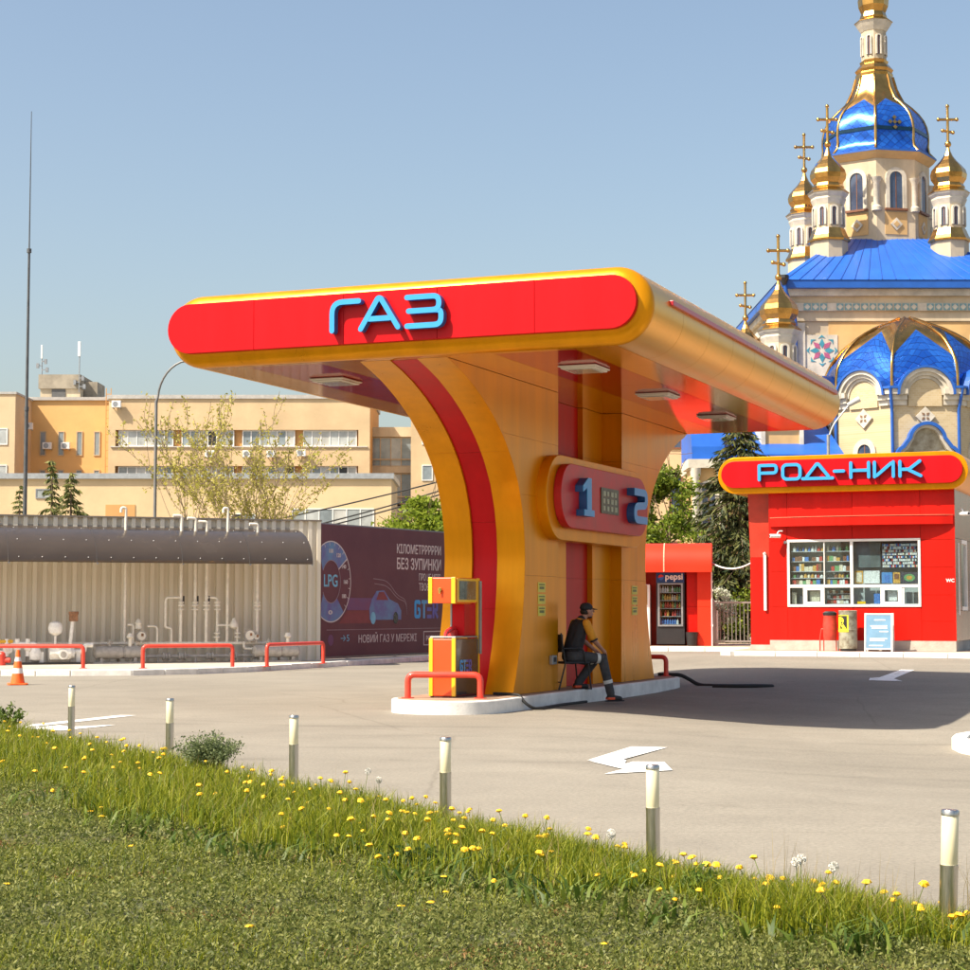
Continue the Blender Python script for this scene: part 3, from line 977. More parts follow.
for SH, EL, WR in ((SHR, ELR, WRR), (SHL, ELL, WRL)):
    capsule(b, SH, EL, .050, .041); capsule(b, EL, WR, .042, .028)
    d = (Vector(WR) - Vector(EL)).normalized()
    side = Vector((0, 1, 0)) if SH[1] < 0 else Vector((0, -1, 0))
    palm = Vector(WR) + d * .055
    capsule(b, WR, palm, .028, .034)
    for k, (ln, off) in enumerate(((.062, .030), (.072, .010), (.067, -.010), (.052, -.028))):
        r0 = palm + side * off + d * .02
        mid = r0 + d * ln * .5 + Vector((0, 0, -.012))
        tip = mid + d * ln * .3 + Vector((0, 0, -.035))
        capsule(b, r0, mid, .0095, .009, 8); capsule(b, mid, tip, .009, .0078, 8)
    t0 = Vector(WR) + d * .02 + side * .03
    t1 = t0 + d * .035 + side * .025; capsule(b, t0, t1, .012, .010, 8); capsule(b, t1, t1 + d * .028 + Vector((0, 0, -.012)), .010, .008, 8)
for HPx, KN, AN in ((HPR, KNR, ANR), (HPL, KNL, ANL)):
    capsule(b, HPx, KN, .078, .055); capsule(b, KN, AN, .052, .036)
    capsule(b, AN, (AN[0] + .12, AN[1], AN[2] - .05), .036, .03)
body = remesh(b.build('body', SKIN, per, smooth=60), .0065, 3)
# shirt: black trunk with yellow sleeves and collar
s_ = MB()
capsule(s_, (.0, 0, .56), (.10, 0, .92), .145, .150, 16)
capsule(s_, (-.02, -.06, .60), (.11, -.09, .97), .105, .105); capsule(s_, (-.02, .06, .60), (.11, .09, .97), .105, .105)
capsule(s_, (.13, -.15, 1.02), (.13, .15, 1.02), .070, .070)
capsule(s_, (.12, 0, 1.02), (.165, 0, 1.085), .10, .072)
remesh(s_.build('shirt', SHIRT, per), .010, 4)
for SH, EL in ((SHR, ELR), (SHL, ELL)):
    s_ = MB()
    e = Vector(SH).lerp(Vector(EL), .80)
    capsule(s_, (SH[0] - .005, SH[1] * 1.04, SH[2] + .012), e, .070, .064, 14)
    remesh(s_.build('sleeve', SLEEVE, per), .009, 2)
    s_ = MB(); d = (Vector(EL) - Vector(SH)).normalized(); s_.cyl(e + d * .040, e + d * .066, .0655, .064, 16); s_.build('cuff', SHIRT, per, smooth=40)
s_ = MB(); s_.tube([(.135 + .075 * math.cos(t) + .03, .075 * math.sin(t), 1.075 + .02 * -math.cos(t)) for t in np.linspace(0, 2 * math.pi, 20)[:-1]], .018, 8, closed=True)
s_.build('collar', SLEEVE, per, smooth=60)
# trousers with reflective bands
s_ = MB()
capsule(s_, (-.02, -.05, .52), (-.02, .05, .52), .130, .130, 16); capsule(s_, (-.01, 0, .52), (.02, 0, .64), .135, .135, 16)
for HPx, KN, AN in ((HPR, KNR, ANR), (HPL, KNL, ANL)):
    capsule(s_, HPx, KN, .100, .076, 14); capsule(s_, KN, Vector(KN).lerp(Vector(AN), .93), .078, .066, 14)
    capsule(s_, Vector(KN).lerp(Vector(AN), .85), Vector(KN).lerp(Vector(AN), .95), .070, .066, 14)
remesh(s_.build('trousers', TROUS, per), .010, 3)
def band(a, b_, t, r0, r1, wd):
    a, b_ = Vector(a), Vector(b_); c = a.lerp(b_, t); d = (b_ - a).normalized()
    q = MB(); q.cyl(c - d * wd / 2, c + d * wd / 2, r0, r1, 18); q.build('reflective_band', REFL, per, smooth=40)
band(HPR, KNR, .80, .087, .084, .055); band(KNR, ANR, .63, .076, .075, .055); band(HPL, KNL, .86, .085, .083, .05)
for AN, fwd in ((ANR, .21), (ANL, .20)):
    s_ = MB()
    z = AN[2]
    capsule(s_, (AN[0] - .03, AN[1], z - .035), (AN[0] + fwd * .75, AN[1] - .01, z - .055), .050, .040, 12)
    capsule(s_, (AN[0], AN[1], z + .02), (AN[0] + .02, AN[1], z - .04), .052, .05, 12)
    sh = remesh(s_.build('shoe', SHOE, per), .009, 3)
    q = MB(); q.box(AN[0] - .095, AN[0] + fwd + .01, AN[1] - .055, AN[1] + .045, z - .097, z - .078); q.build('sole', SHOE, sh, bevel=0.01)
    q = MB(); q.box(AN[0] - .075, AN[0] + .045, AN[1] - .056, AN[1] + .052, z - .070, z - .030); q.build('shoe_patch', SHOEO, sh, bevel=0.01)
# cap with peak, short dark hair
s_ = MB(); ellip(s_, (.258, 0, 1.282), .107, .087, .072, tilt=.16); ellip(s_, (.25, 0, 1.262), .109, .089, .05, tilt=.16)
cap = remesh(s_.build('cap', CAPM, per), .008, 2)
vs = []; n = 9
for k in range(n):
    t = -1 + 2 * k / (n - 1)
    vs.append((.335 - .02 * t * t, .075 * t, 1.272)); vs.append((.455 - .085 * t * t, .072 * t, 1.252 - .006 * abs(t)))
q = MB(); q.add(vs, [(2 * k, 2 * k + 1, 2 * k + 3, 2 * k + 2) for k in range(n - 1)])
pk = q.build('peak', CAPM, cap); so_ = pk.modifiers.new('solid', 'SOLIDIFY'); so_.thickness = .007
s_ = MB(); ellip(s_, (.225, 0, 1.205), .075, .080, .055, tilt=.2); ellip(s_, (.31, -.0, 1.125), .05, .045, .02)
remesh(s_.build('hair', mat('dark_hair', (0.02, 0.014, 0.010), rough=0.7), per), .008, 2)

# ================================================================== BOLLARD LIGHTS
IVORY = mat('ivory_diffuser', (0.80, 0.72, 0.48), rough=0.35, var=0.05, scale=6, coat=0.3)
BXY = [(-4.57, 20.57), (-2.98, 17.61), (-1.52, 14.82), (-0.26, 12.30), (0.91, 10.12), (1.94, 7.88)]
BLAB = ['steel bollard light farthest left, in front of the white arrow', 'second bollard light from the left, beside the grey-green shrub',
        'third bollard light from the left along the grass edge', 'bollard light standing in front of the pump island, fourth from the left',
        'bollard light in front of the bent white arrow, second from the right', 'nearest and tallest-looking bollard light at the right edge']
TILT = [(0, 0), (.5, 0), (0, 0), (.3, .0), (-.5, 0), (0, 2.2)]
b0 = None
for (x, y), lb, tl in zip(BXY, BLAB, TILT):
    if b0 is None:
        b0 = thing('bollard_light', lb, 'bollard light', (x, y, 0), 0, 'bollard lights along the grass verge')
        q = MB(); q.lathe([(.038, -.05), (.038, .375)], 20); q.build('post', STEEL, b0, smooth=40)
        q = MB(); q.lathe([(.034, .375), (.036, .378), (.036, .580), (.034, .583)], 20); q.build('diffuser', IVORY, b0, smooth=40)
        q = MB(); q.lathe([(.0385, .583), (.0385, .600), (.034, .606)], 20); q.build('cap', STEEL, b0, smooth=40)
        q = MB(); q.lathe([(.0395, .366), (.0395, .376)], 20); q.build('collar', STEEL, b0, smooth=40)
        o = b0
    else:
        o = copy_tree(b0); o.location = (x, y, 0); o['label'] = lb
    o.rotation_euler = (R(tl[0]), R(tl[1]), 0.0)

# ================================================================== TRAFFIC CONE
cone = thing('traffic_cone', 'orange and white traffic cone in front of the left guard rail', 'traffic cone', (-8.95, 35.6, 0), 0.3)
CO = mat('cone_orange', (0.85, 0.14, 0.02), rough=0.45, var=0.1, scale=6)
CWH = mat('cone_white', (0.80, 0.80, 0.78), rough=0.4)
q = MB(); q.prism_z(rrect(-.19, .19, -.19, .19, .06), 0.0, .035); q.build('foot', CO, cone, bevel=0.01)
def cr(z): return .135 - (.135 - .028) * (z - .03) / .64
for z0, z1, m_, nm in ((.035, .22, CO, 'body'), (.22, .32, CWH, 'stripe'), (.32, .45, CO, 'body'), (.45, .53, CWH, 'stripe'), (.53, .67, CO, 'body')):
    q = MB(); q.lathe([(cr(z0), z0), (cr(z1), z1)], 20, cap=(z1 > .6)); q.build(nm, m_, cone, smooth=40)

# ================================================================== LPG YARD ON THE LEFT
LP = (-4.35, 49.0, 0.0)
LRZ = R(21.23)
def lp2w(x, y, z=0.0):
    c, s = math.cos(LRZ), math.sin(LRZ)
    return (LP[0] + x * c - y * s, LP[1] + x * s + y * c, z)
KERB = [(-26, 41.4), (-10.52, 40.35), (-9.0, 40.35), (-7.7, 40.55), (-6.42, 41.45), (-5.45, 42.75), (-4.25, 45.6), (-1.35, 53.0), (1.6, 60.5)]
pad = MB()
in_pts = [(x - .05, y + .10) for x, y in KERB]
pad.prism_z([(x, y) for x, y in in_pts] + [(0.0, 63), (-5, 58), (-28, 50)], -0.05, 0.112)
tag(pad.build('pavement', mat('pad_concrete', (0.44, 0.40, 0.34), rough=0.9, var=0.15, scale=1.5, bump=0.005, bscale=30), fix=True), kind='structure')
# kerbstones, one by one
kb = thing('kerb', 'white painted kerb along the gas equipment yard and the billboard', 'kerb', (KERB[0][0], KERB[0][1], 0))
def along(poly, step):
    pts = [Vector(p) for p in poly]; out = []
    for a, b_ in zip(pts[:-1], pts[1:]):
        n = max(1, round((b_ - a).length / step))
        out += [a.lerp(b_, k / n) for k in range(n)]
    return out + [pts[-1]]
def kerbstones(parent, poly, m_, step=1.0, wd=0.16, h=0.13, name='kerbstone', zf=None):
    ps = along(poly, step); o = Vector(parent.location[:2])
    for a, b_ in zip(ps[:-1], ps[1:]):
        d = (b_ - a).normalized(); nrm = Vector((-d.y, d.x)); g = .006
        a2, b2 = a + d * g, b_ - d * g
        jz = random.uniform(-.006, .006); jn = random.uniform(-.008, .008)
        z0 = (float(zf(a.x, a.y)) if zf else 0.0) + jz
        q = MB(); pl = [a2 + nrm * jn, b2 + nrm * jn, b2 + nrm * (wd + jn), a2 + nrm * (wd + jn)]
        q.prism_z([(p.x - o.x, p.y - o.y) for p in pl], z0 - .12 - parent.location[2], z0 + h - parent.location[2])
        q.build(name, m_, parent, bevel=0.015)
kerbstones(kb, KERB, WHITEK)

# corrugated fence, sheet by sheet
FEN = mat('fence_sheet_grey', (0.76, 0.70, 0.57), rough=0.42, metal=0.0, spec=0.4, var=0.07, scale=1.2, stretch=(1, 1, 0.15))
fen = thing('corrugated_fence', 'tall grey corrugated metal fence behind the gas equipment', 'fence', LP, LRZ)
per_, dep = 0.245, 0.085
def corr(n):
    pr = []
    for k in range(n):
        x = k * per_
        pr += [(x, 0.0), (x + .105, 0.0), (x + .125, -dep), (x + .225, -dep)]
    pr.append((n * per_, 0.0))
    return pr
def sheet_mesh(n, z0, z1):
    q = MB(); pr = corr(n); m = len(pr)
    vs = [(x, y, z0) for x, y in pr] + [(x, y, z1) for x, y in pr]
    q.add(vs, [(i, i + 1, m + i + 1, m + i) for i in range(m - 1)])
    return q
nrib = 4; wsh = nrib * per_
f0 = None
for k in range(16):
    if f0 is None:
        f0 = sheet_mesh(nrib, 0.10, 3.76).build('fence_sheet', FEN, fen)
        sl = f0.modifiers.new('solid', 'SOLIDIFY'); sl.thickness = 0.004
        f0.location = (-wsh, 0, 0)
    else:
        inst(f0, fen, (-wsh * (k + 1), 0.002 * (k % 2), 0))
q = MB(); q.box(-16 * wsh, 0, .06, .12, 1.0, 1.1); q.box(-16 * wsh, 0, .06, .12, 3.0, 3.1)
q.build('rail', GREYM, fen)
q = MB(); q.box(-16 * wsh, 0.0, -.11, .05, 3.762, 3.80); q.build('capping', mat('brown_capping', (0.20, 0.17, 0.14), rough=0.5), fen)

# curved brown polycarbonate awning
AWN = mat('brown_polycarbonate', (0.065, 0.055, 0.048), rough=0.25, var=0.10, scale=1.5, coat=0.4, bump=0.002, bscale=4)
def glow_through(m, col, fac):
    """Plastic sheet that passes scattered light."""
    nt = m.node_tree; p = nt.nodes["Principled BSDF"]; out = nt.nodes["Material Output"]
    t = nt.nodes.new("ShaderNodeBsdfTranslucent"); t.inputs[0].default_value = (*col, 1)
    mx = nt.nodes.new("ShaderNodeMixShader"); mx.inputs[0].default_value = fac
    nt.links.new(p.outputs[0], mx.inputs[1]); nt.links.new(t.outputs[0], mx.inputs[2]); nt.links.new(mx.outputs[0], out.inputs[0])
glow_through(AWN, (0.80, 0.66, 0.50), 0.32)
aw = thing('curved_awning', 'brown curved plastic awning over the gas pipework on the fence', 'awning', LP, LRZ)
prof = [(-1.93 * math.sin(t) ** 1.0, 3.53 - 0.94 * (1 - math.cos(t))) for t in np.linspace(0, math.pi / 2, 15)]
edges = [-14.6, -12.5, -10.4, -8.3, -6.2, -4.1, -2.4, -.76]
for a, b_ in zip(edges[:-1], edges[1:]):
    q = MB(); q.prism_x([(y, z) for y, z in prof] + [(y, z - .012) for y, z in reversed(prof)], a + .004, b_ - .004)
    q.build('awning_sheet', AWN, aw, smooth=40, fix=True)
for a in edges[:-1] + [edges[-1] - .04]:
    q = MB(); q.prism_x([(y, z - .013) for y, z in prof] + [(y, z - .05) for y, z in reversed(prof)], a, a + .04); q.build('rib', GREYM, aw, fix=True)
q = MB(); q.box(-14.6, -.76, -.05, -.052 + .03, 3.535, 3.57); q.build('flashing', mat('awning_flashing', (0.45, 0.40, 0.33), rough=0.5), aw)
q = MB()
for xk in np.arange(-8.6, -.8, .55):
    for t in (0.42, 0.95, 1.45):
        y, z = -1.93 * math.sin(t), 3.53 - 0.94 * (1 - math.cos(t))
        q.cyl((xk, y, z - .004), (xk, y - .008 * math.sin(t), z + .008), .011, .009, 6)
tag(q.build('fastener', WHITE, aw), kind='stuff')

# pipework
PIPE = mat('cream_pipe_paint', (0.80, 0.74, 0.62), rough=0.45, var=0.12, scale=8, coat=0.15)
PIPW = mat('white_pump_paint', (0.84, 0.81, 0.74), rough=0.45, var=0.14, scale=9)
RUST = mat('rusty_iron', (0.28, 0.14, 0.07), rough=0.8, var=0.35, scale=12)
PG = mat('pump_grey', (0.40, 0.37, 0.33), rough=0.5, var=0.18, scale=9)
pw = thing('gas_pipework', 'cream painted vertical gas pipes, valves and header along the fence', 'pipework', LP, LRZ)
YP = -0.9
def pipe(pts, r=.036, m_=PIPE, name='pipe', rr=.10):
    q = MB(); q.tube(rpath(pts, rr, 5), r, 10); return q.build(name, m_, pw, smooth=50)
def hook(x, ztop, w_=.14):
    pipe([(x, YP, .58), (x, YP, ztop), (x - w_, YP, ztop), (x - w_, YP, ztop - .12)], .034, rr=.06)
hook(-5.32, 3.98, .12); hook(-2.72, 4.02, .12)
for x, zt in ((-3.91, 3.80), (-3.55, 3.74), (-3.26, 3.66), (-1.94, 3.62)):
    pipe([(x, YP, .58), (x, YP, zt), (x - .22, YP, zt)], .04, rr=.07)
pipe([(-7.62, YP, .60), (-1.60, YP, .58)], .042)
pipe([(-3.91, YP, 1.74), (-4.30, YP, 1.74), (-4.30, YP, .98), (-4.14, YP, .98), (-4.14, YP, .6)], .032)
pipe([(-3.26, YP, 1.74), (-2.98, YP, 1.74), (-2.98, YP, .6)], .032)
pipe([(-2.98, YP, 1.04), (-2.45, YP, 1.04), (-2.45, YP, .62)], .030)
pipe([(-5.25, YP, 1.06), (-5.10, YP, 1.06), (-5.10, YP, .60)], .030)
pipe([(-4.75, YP, 1.02), (-4.50, YP, 1.02), (-4.50, YP, .60)], .030)
pipe([(-5.05, YP - .1, .62), (-5.05, YP - .1, .46), (-4.85, YP - .2, .40), (-4.85, YP - .2, .14)], .034)
pipe([(-2.3, YP - .1, .62), (-2.3, YP - .1, .44), (-1.85, YP - .2, .44), (-1.85, YP - .2, .14)], .034)
pipe([(-1.70, YP - .1, .62), (-1.70, YP - .1, .20)], .030)
pipe([(-5.9, YP - .15, .27), (-1.2, YP - .15, .27)], .045, PG)
for x in (-3.91, -3.55, -3.26, -2.98, -1.94):
    for z in (1.42, 1.52, 1.60):
        q = MB(); q.cyl((x, YP, z), (x, YP, z + .035), .085, n=14); q.build('flange', PIPE, pw, smooth=40)
    q = MB(); q.ball((x, YP, 1.56), .065, 10, 6); q.build('valve_body', PIPE, pw, smooth=60)
    if x < -3: 
        q = MB(); q.box(x + .05, x + .085, YP - .03, YP + .01, 1.58, 1.78); q.build('valve_handle', DARK, pw)
for x in (-2.98, -2.45):
    for z in (.72, .82):
        q = MB(); q.cyl((x, YP, z), (x, YP, z + .035), .08, n=14); q.build('flange', PIPE, pw, smooth=40)
q = MB(); q.lathe([(.03, .94), (.10, .99), (.10, 1.08), (.05, 1.16), (.03, 1.22)], 14, -2.55, YP); q.build('regulator', PIPE, pw, smooth=40)
q = MB(); q.lathe([(.03, .92), (.09, .96), (.07, 1.06), (.09, 1.10), (.03, 1.20)], 14, -4.98, YP); q.build('regulator', PIPE, pw, smooth=40)
for x in (-3.9, -3.2, -2.6, -2.0, -4.3):
    for dx in (-.07, .07):
        q = MB(); q.cyl((x + dx - .02, YP - .15, .27), (x + dx + .02, YP - .15, .27), .10, n=14); q.build('flange', PG, pw, smooth=40)
    q = MB(); q.ball((x, YP - .15, .27), .085, 10, 6); q.build('valve_body', PG, pw, smooth=60)
for x in (-5.5, -4.5, -3.55, -2.3, -1.4):
    q = MB(); q.cyl((x, YP - .15, .11), (x, YP - .15, .26), .03, n=8); q.build('support', PG, pw)
def gauge(x, z, r=.14):
    q = MB(); q.cyl((x, YP - .14, z), (x, YP - .06, z), r, n=20); g_ = q.build('gauge', PG, pw, smooth=40)
    q = MB(); q.cyl((x, YP - .148, z), (x, YP - .142, z), r * .8, n=20); q.build('dial', PIPE, g_)
    q = MB(); q.box(x - .008, x + .05, YP - .154, YP - .15, z - .01, z + .06); q.build('needle', RUST, g_)
    q = MB(); q.cyl((x, YP - .09, .6), (x, YP - .09, z), .02, n=8); q.build('stem', PIPE, g_)
gauge(-4.92, .78, .13); gauge(-2.15, .78, .15); gauge(-1.98, .74, .09)

def pump(label, x, y, big=True):
    t = thing('gas_pump_unit', label, 'pump', lp2w(x, y, .112), LRZ, 'gas transfer pumps')
    if big:
        q = MB(); q.box(-.75, .75, -.22, .22, 0, .05); q.build('base_frame', DARK, t)
        q = MB(); q.cyl((-.10, 0, .26), (.42, 0, .26), .17, n=18); q.cyl((.42, 0, .26), (.50, 0, .26), .13, n=18); q.build('motor', PIPW, t, smooth=40)
        for k in range(8):
            a = math.pi * 2 * k / 8
            q = MB(); q.box(-.08, .38, -.012, .012, .165, .195)
            f_ = q.build('cooling_fin', PIPW, t); f_.location = (0, 0, .26); f_.rotation_euler = (a, 0, 0)
        q = MB(); q.cyl((.22, -.225, .24), (.22, -.17, .24), .12, n=18); m2 = q.build('fan_cover', PIPW, t, smooth=40)
        q = MB(); q.cyl((.22, -.232, .24), (.22, -.226, .24), .075, n=18); q.build('grille', PG, m2)
        for x0 in (-.28, .6):
            q = MB(); q.box(x0 - .05, x0 + .05, -.06, .06, .05, .30); q.build('foot', PIPW, t)
        q = MB(); q.lathe([(.05, .05), (.14, .12), (.15, .28), (.10, .40), (.06, .44)], 16, -.42, 0); q.build('pump_casing', PIPW, t, smooth=40)
        q = MB(); q.tube(rpath([(-.42, 0, .40), (-.42, 0, .50), (-1.0, 0, .50), (-1.0, 0, .30), (-1.35, 0, .30)], .08), .05, 10); q.build('pipe', PIPW, t, smooth=50)
        q = MB(); q.tube(rpath([(.50, 0, .30), (.75, -.02, .30), (.75, -.02, .46), (.95, -.02, .46)], .07), .06, 10); q.build('pipe', PIPW, t, smooth=50)
        for dx in (-.6, -.85, -1.1):
            q = MB(); q.cyl((dx, 0, .20), (dx, 0, .62), .055, n=12); q.ball((dx, 0, .40), .095, 12, 7); q.build('filter', PIPW, t, smooth=40)
        q = MB(); q.box(-1.3, -.95, -.05, .05, .52, .60); q.build('valve_tap', mat('valve_yellow', (0.75, 0.42, 0.03), rough=0.4), t, bevel=.02)
        q = MB(); q.cyl((.05, 0, .42), (.05, 0, .72), .03, n=8); q.lathe([(.06, .70), (.15, .76), (.18, .88), (.14, 1.0), (.06, 1.04)], 14, .05, 0); q.build('vent_valve', PIPW, t, smooth=40)
        q = MB(); q.tube([(.40, 0, .42), (.46, 0, 1.06)], .045, 10); q.build('relief_pipe', PIPW, t, smooth=40)
        q = MB(); q.box(.38, .58, -.08, .08, 1.04, 1.22); q.cyl((.48, 0, 1.2), (.48, 0, 1.28), .12, n=10); q.build('relief_cap', RUST, t, bevel=.01)
    else:
        q = MB(); q.box(-.62, .62, -.15, .15, 0, .04); q.box(-.45, -.38, -.12, .12, .04, .14); q.box(.38, .45, -.12, .12, .04, .14); q.build('base_frame', PG, t)
        q = MB(); q.lathe([(.02, -.62), (.10, -.60), (.155, -.55), (.155, .10), (.13, .12), (.13, .16), (.155, .18), (.155, .55), (.10, .60), (.02, .62)], 18)
        c_ = q.build('cylinder', PG, t, smooth=40); c_.rotation_euler = (0, R(90), 0); c_.location = (0, 0, .27)
        q = MB(); q.cyl((-.2, 0, .42), (-.2, 0, .58), .03, n=8); q.cyl((-.2, 0, .5), (-.2, 0, .53), .07, n=10); q.build('tap', PG, t)
        q = MB(); q.cyl((.30, 0, .40), (.30, 0, .62), .045, n=10); q.lathe([(.05, .60), (.10, .64), (.05, .74)], 10, .30, 0); q.build('tap', PIPE, t, smooth=40)
    return t
pump('white electric gas pump behind the left guard rail', -7.15, -1.5)
for lb, x, y in (('grey horizontal cylinder pump between the left and middle guard rails', -5.55, -1.3), ('grey cylinder pump behind the right guard rail, below the round gauges', -1.55, -1.35)):
    pump(lb, x, y, False)
hyd = MB(); hyd.cyl((0, 0, 0), (0, 0, .22), .09, n=12); hyd.cyl((-.2, 0, .12), (.2, 0, .12), .06, n=10); hyd.ball((0, 0, .24), .09)
tag(hyd.build('hydrant_valve', RAIL, loc=lp2w(-8.4, -1.9, .112), smooth=40), 'small red valve on the ground at the far left by the fence', 'valve')

guard_rail((-12.0, 42.0), (-9.08, 41.98), .50, .045, 'leftmost red guard rail, behind the traffic cone', 'red guard rails', .112)
guard_rail((-7.73, 41.98), (-5.81, 42.75), .50, .045, 'middle red guard rail below the vertical gas pipes', 'red guard rails', .112)
guard_rail((-5.1, 43.45), (-4.0, 45.95), .50, .045, 'red guard rail at the left edge of the dark billboard', 'red guard rails', .112)

# ================================================================== BILLBOARD
BRZ = R(61.5)
bb = thing('billboard', 'dark maroon advertising billboard with LPG gauge and white slogan beside the fence', 'billboard', LP, BRZ)
BG = mat('maroon_vinyl', (0.125, 0.040, 0.052), rough=0.55, var=0.10, scale=0.8, col2=(0.10, 0.030, 0.045), bump=0.004, bscale=2.5)
q = MB(); q.box(0.02, 9.2, 0.0, 0.05, .19, 3.70); q.build('vinyl_sheet', BG, bb)
q = MB(); q.box(-.02, 9.2, .055, .12, .12, 3.74); q.build('backing', GREYM, bb)
for x in np.arange(1.5, 9.3, 2.5):
    q = MB(); q.box(x - .05, x + .05, .125, .22, 0, 3.7); q.build('post', GREYM, bb)
PRW = mat('print_white', (0.62, 0.55, 0.52), rough=0.6, var=0.05)
PRG = mat('print_line_grey', (0.30, 0.22, 0.24), rough=0.6)
PRV = mat('print_violet', (0.14, 0.07, 0.17), rough=0.6, var=0.3, scale=1.2, col2=(0.19, 0.06, 0.12))
PRB = mat('print_blue', (0.12, 0.26, 0.42), rough=0.6, var=0.2, scale=1.5, col2=(0.14, 0.10, 0.28))
PRR = mat('print_red_glow', (0.20, 0.045, 0.05), rough=0.6)
PRC = mat('print_cyan', (0.18, 0.46, 0.62), rough=0.6)
text('lettering', 'КІЛОМЕТРРРРРИ', .36, PRW, bb, (3.86, -.004, 3.03), width=2.5, bold=.004)
text('lettering', 'БЕЗ ЗУПИНКИ', .44, PRW, bb, (3.86, -.004, 2.58), width=2.5, bold=.006)
text('lettering', 'ПРО ЦЕ МРІЄ', .28, PRW, bb, (5.10, -.004, 2.27), width=1.25)
text('lettering', 'ТВОЄ АВТО', .30, PRW, bb, (5.10, -.004, 1.98), width=1.25)
text('lettering', 'НОВИЙ ГАЗ У МЕРЕЖІ', .30, PRW, bb, (1.86, -.004, .53), width=3.1)
text('lettering', 'РОДНИК', .20, PRW, bb, (5.52, -.004, .53), width=.78, bold=.006)
text('lettering', 'LPG', .46, PRC, bb, (.13, -.004, 2.05), width=.66, bold=.006)
text('lettering', '→5', .26, PRC, bb, (.95, -.004, .58), width=.42)
logo(bb, (4.86, -.002, 1.18), .53, 0)
for a, b_, c_, d_ in ((5.38, 6.42, .40, .425), (5.38, 6.42, .785, .81), (5.38, 5.41, .425, .785), (6.39, 6.42, .425, .785)):
    q = MB(); q.box(a, b_, -.004, -.001, c_, d_); q.build('print_frame', PRW, bb)
q = MB(); q.box(.3, 9.1, -.003, -.001, .885, .90); q.build('print_line', PRG, bb)
# gauge ring: flat print, each arc its own piece
GCX, GCZ = .50, 2.18
def ring(r0x, r0z, r1x, r1z, d0, d1, y, m_, name, n=28):
    o_ = [(GCX + r1x * math.cos(R(d0 + (d1 - d0) * k / n)), GCZ + r1z * math.sin(R(d0 + (d1 - d0) * k / n))) for k in range(n + 1)]
    i_ = [(GCX + r0x * math.cos(R(d0 + (d1 - d0) * k / n)), GCZ + r0z * math.sin(R(d0 + (d1 - d0) * k / n))) for k in range(n + 1)]
    o_ = [(max(.025, x), z) for x, z in o_]; i_ = [(max(.025, x), z) for x, z in i_]
    q = MB(); q.prism_y(o_ + list(reversed(i_)), y - .002, y); q.build(name, m_, bb, fix=True)
ring(.46, .58, .96, 1.06, 35, 150, -.002, PRB, 'gauge_sector')
ring(.46, .58, .96, 1.06, -145, -50, -.002, PRB, 'gauge_sector')
ring(.945, 1.06, .975, 1.09, -50, 150, -.005, PRW, 'gauge_ring', 40)
ring(.945, 1.06, .975, 1.09, -140, -50, -.0052, PRW, 'gauge_ring')
ring(.44, .56, .46, .58, -150, 150, -.005, PRG, 'gauge_ring', 40)
q = MB(); q.prism_y(stroke([(GCX + .46 * math.cos(R(36)), GCZ + .58 * math.sin(R(36))), (GCX + .95 * math.cos(R(36)), GCZ + 1.05 * math.sin(R(36)))], .03), -.009, -.006); q.build('gauge_needle', PRW, bb, fix=True)
for k, dg in enumerate((92, 60, 30, 0, -28, -92)):
    x, z = GCX + .70 * math.cos(R(dg)), GCZ + .82 * math.sin(R(dg))
    text('gauge_numeral', ('100', '120', '140', '160', '180', '0')[k], .15, PRW, bb, (x - .11, -.009, z - .05), width=.2, bold=.004)
for dg in range(-40, 140, 15):
    q = MB(); q.prism_y(stroke([(GCX + .86 * math.cos(R(dg)), GCZ + .97 * math.sin(R(dg))), (GCX + .94 * math.cos(R(dg)), GCZ + 1.05 * math.sin(R(dg)))], .015), -.0085, -.0065); q.build('gauge_tick', PRW, bb, fix=True)
# light trail and car picture
q = MB(); q.prism_y([(1.3, 1.42), (2.6, 1.42), (2.6, 1.75), (1.3, 1.75)], -.003, -.001); q.build('light_trail', PRV, bb)
q = MB(); q.prism_y([(.9, 1.06), (2.6, 1.06), (2.6, 1.418), (1.3, 1.418)], -.003, -.001); q.build('light_trail', PRR, bb)
carp = [(2.45, 1.15), (2.42, 1.45), (2.55, 1.72), (2.80, 1.95), (3.20, 1.97), (3.50, 1.72), (3.95, 1.60), (4.12, 1.40), (4.12, 1.15)]
q = MB(); q.prism_y(carp, -.006, -.004); q.build('printed_car', PRB, bb, fix=True)
q = MB(); q.prism_y([(2.78, 1.70), (2.92, 1.92), (3.18, 1.93), (3.42, 1.70)], -.009, -.007); q.build('printed_car_window', PRR, bb, fix=True)
for x in (2.62, 3.82):
    q = MB(); q.prism_y([(x + .13 * math.cos(t), 1.20 + .17 * math.sin(t)) for t in np.linspace(0, 2 * math.pi, 19)[:-1]], -.009, -.007); q.build('printed_wheel', PRC if x < 3 else DNAVY, bb, fix=True)
for dz, ln in ((.0, 1.0), (.14, 1.3)):
    q = MB(); q.prism_y(stroke(rpath2([(2.9 - ln * .2, 2.15 + dz), (3.4, 2.10 + dz), (3.9, 1.75 + dz * .6), (4.4, 1.65 + dz * .5), (4.45, 1.3)], .3, 5), .018), -.0035, -.0015); q.build('printed_swoosh', PRG, bb, fix=True)
q = MB(); q.prism_y([(.50 + .13 * math.cos(t), .62 + .15 * math.sin(t)) for t in np.linspace(0, 2 * math.pi, 23)[:-1]], -.004, -.001); q.build('printed_badge', PRV, bb, fix=True)

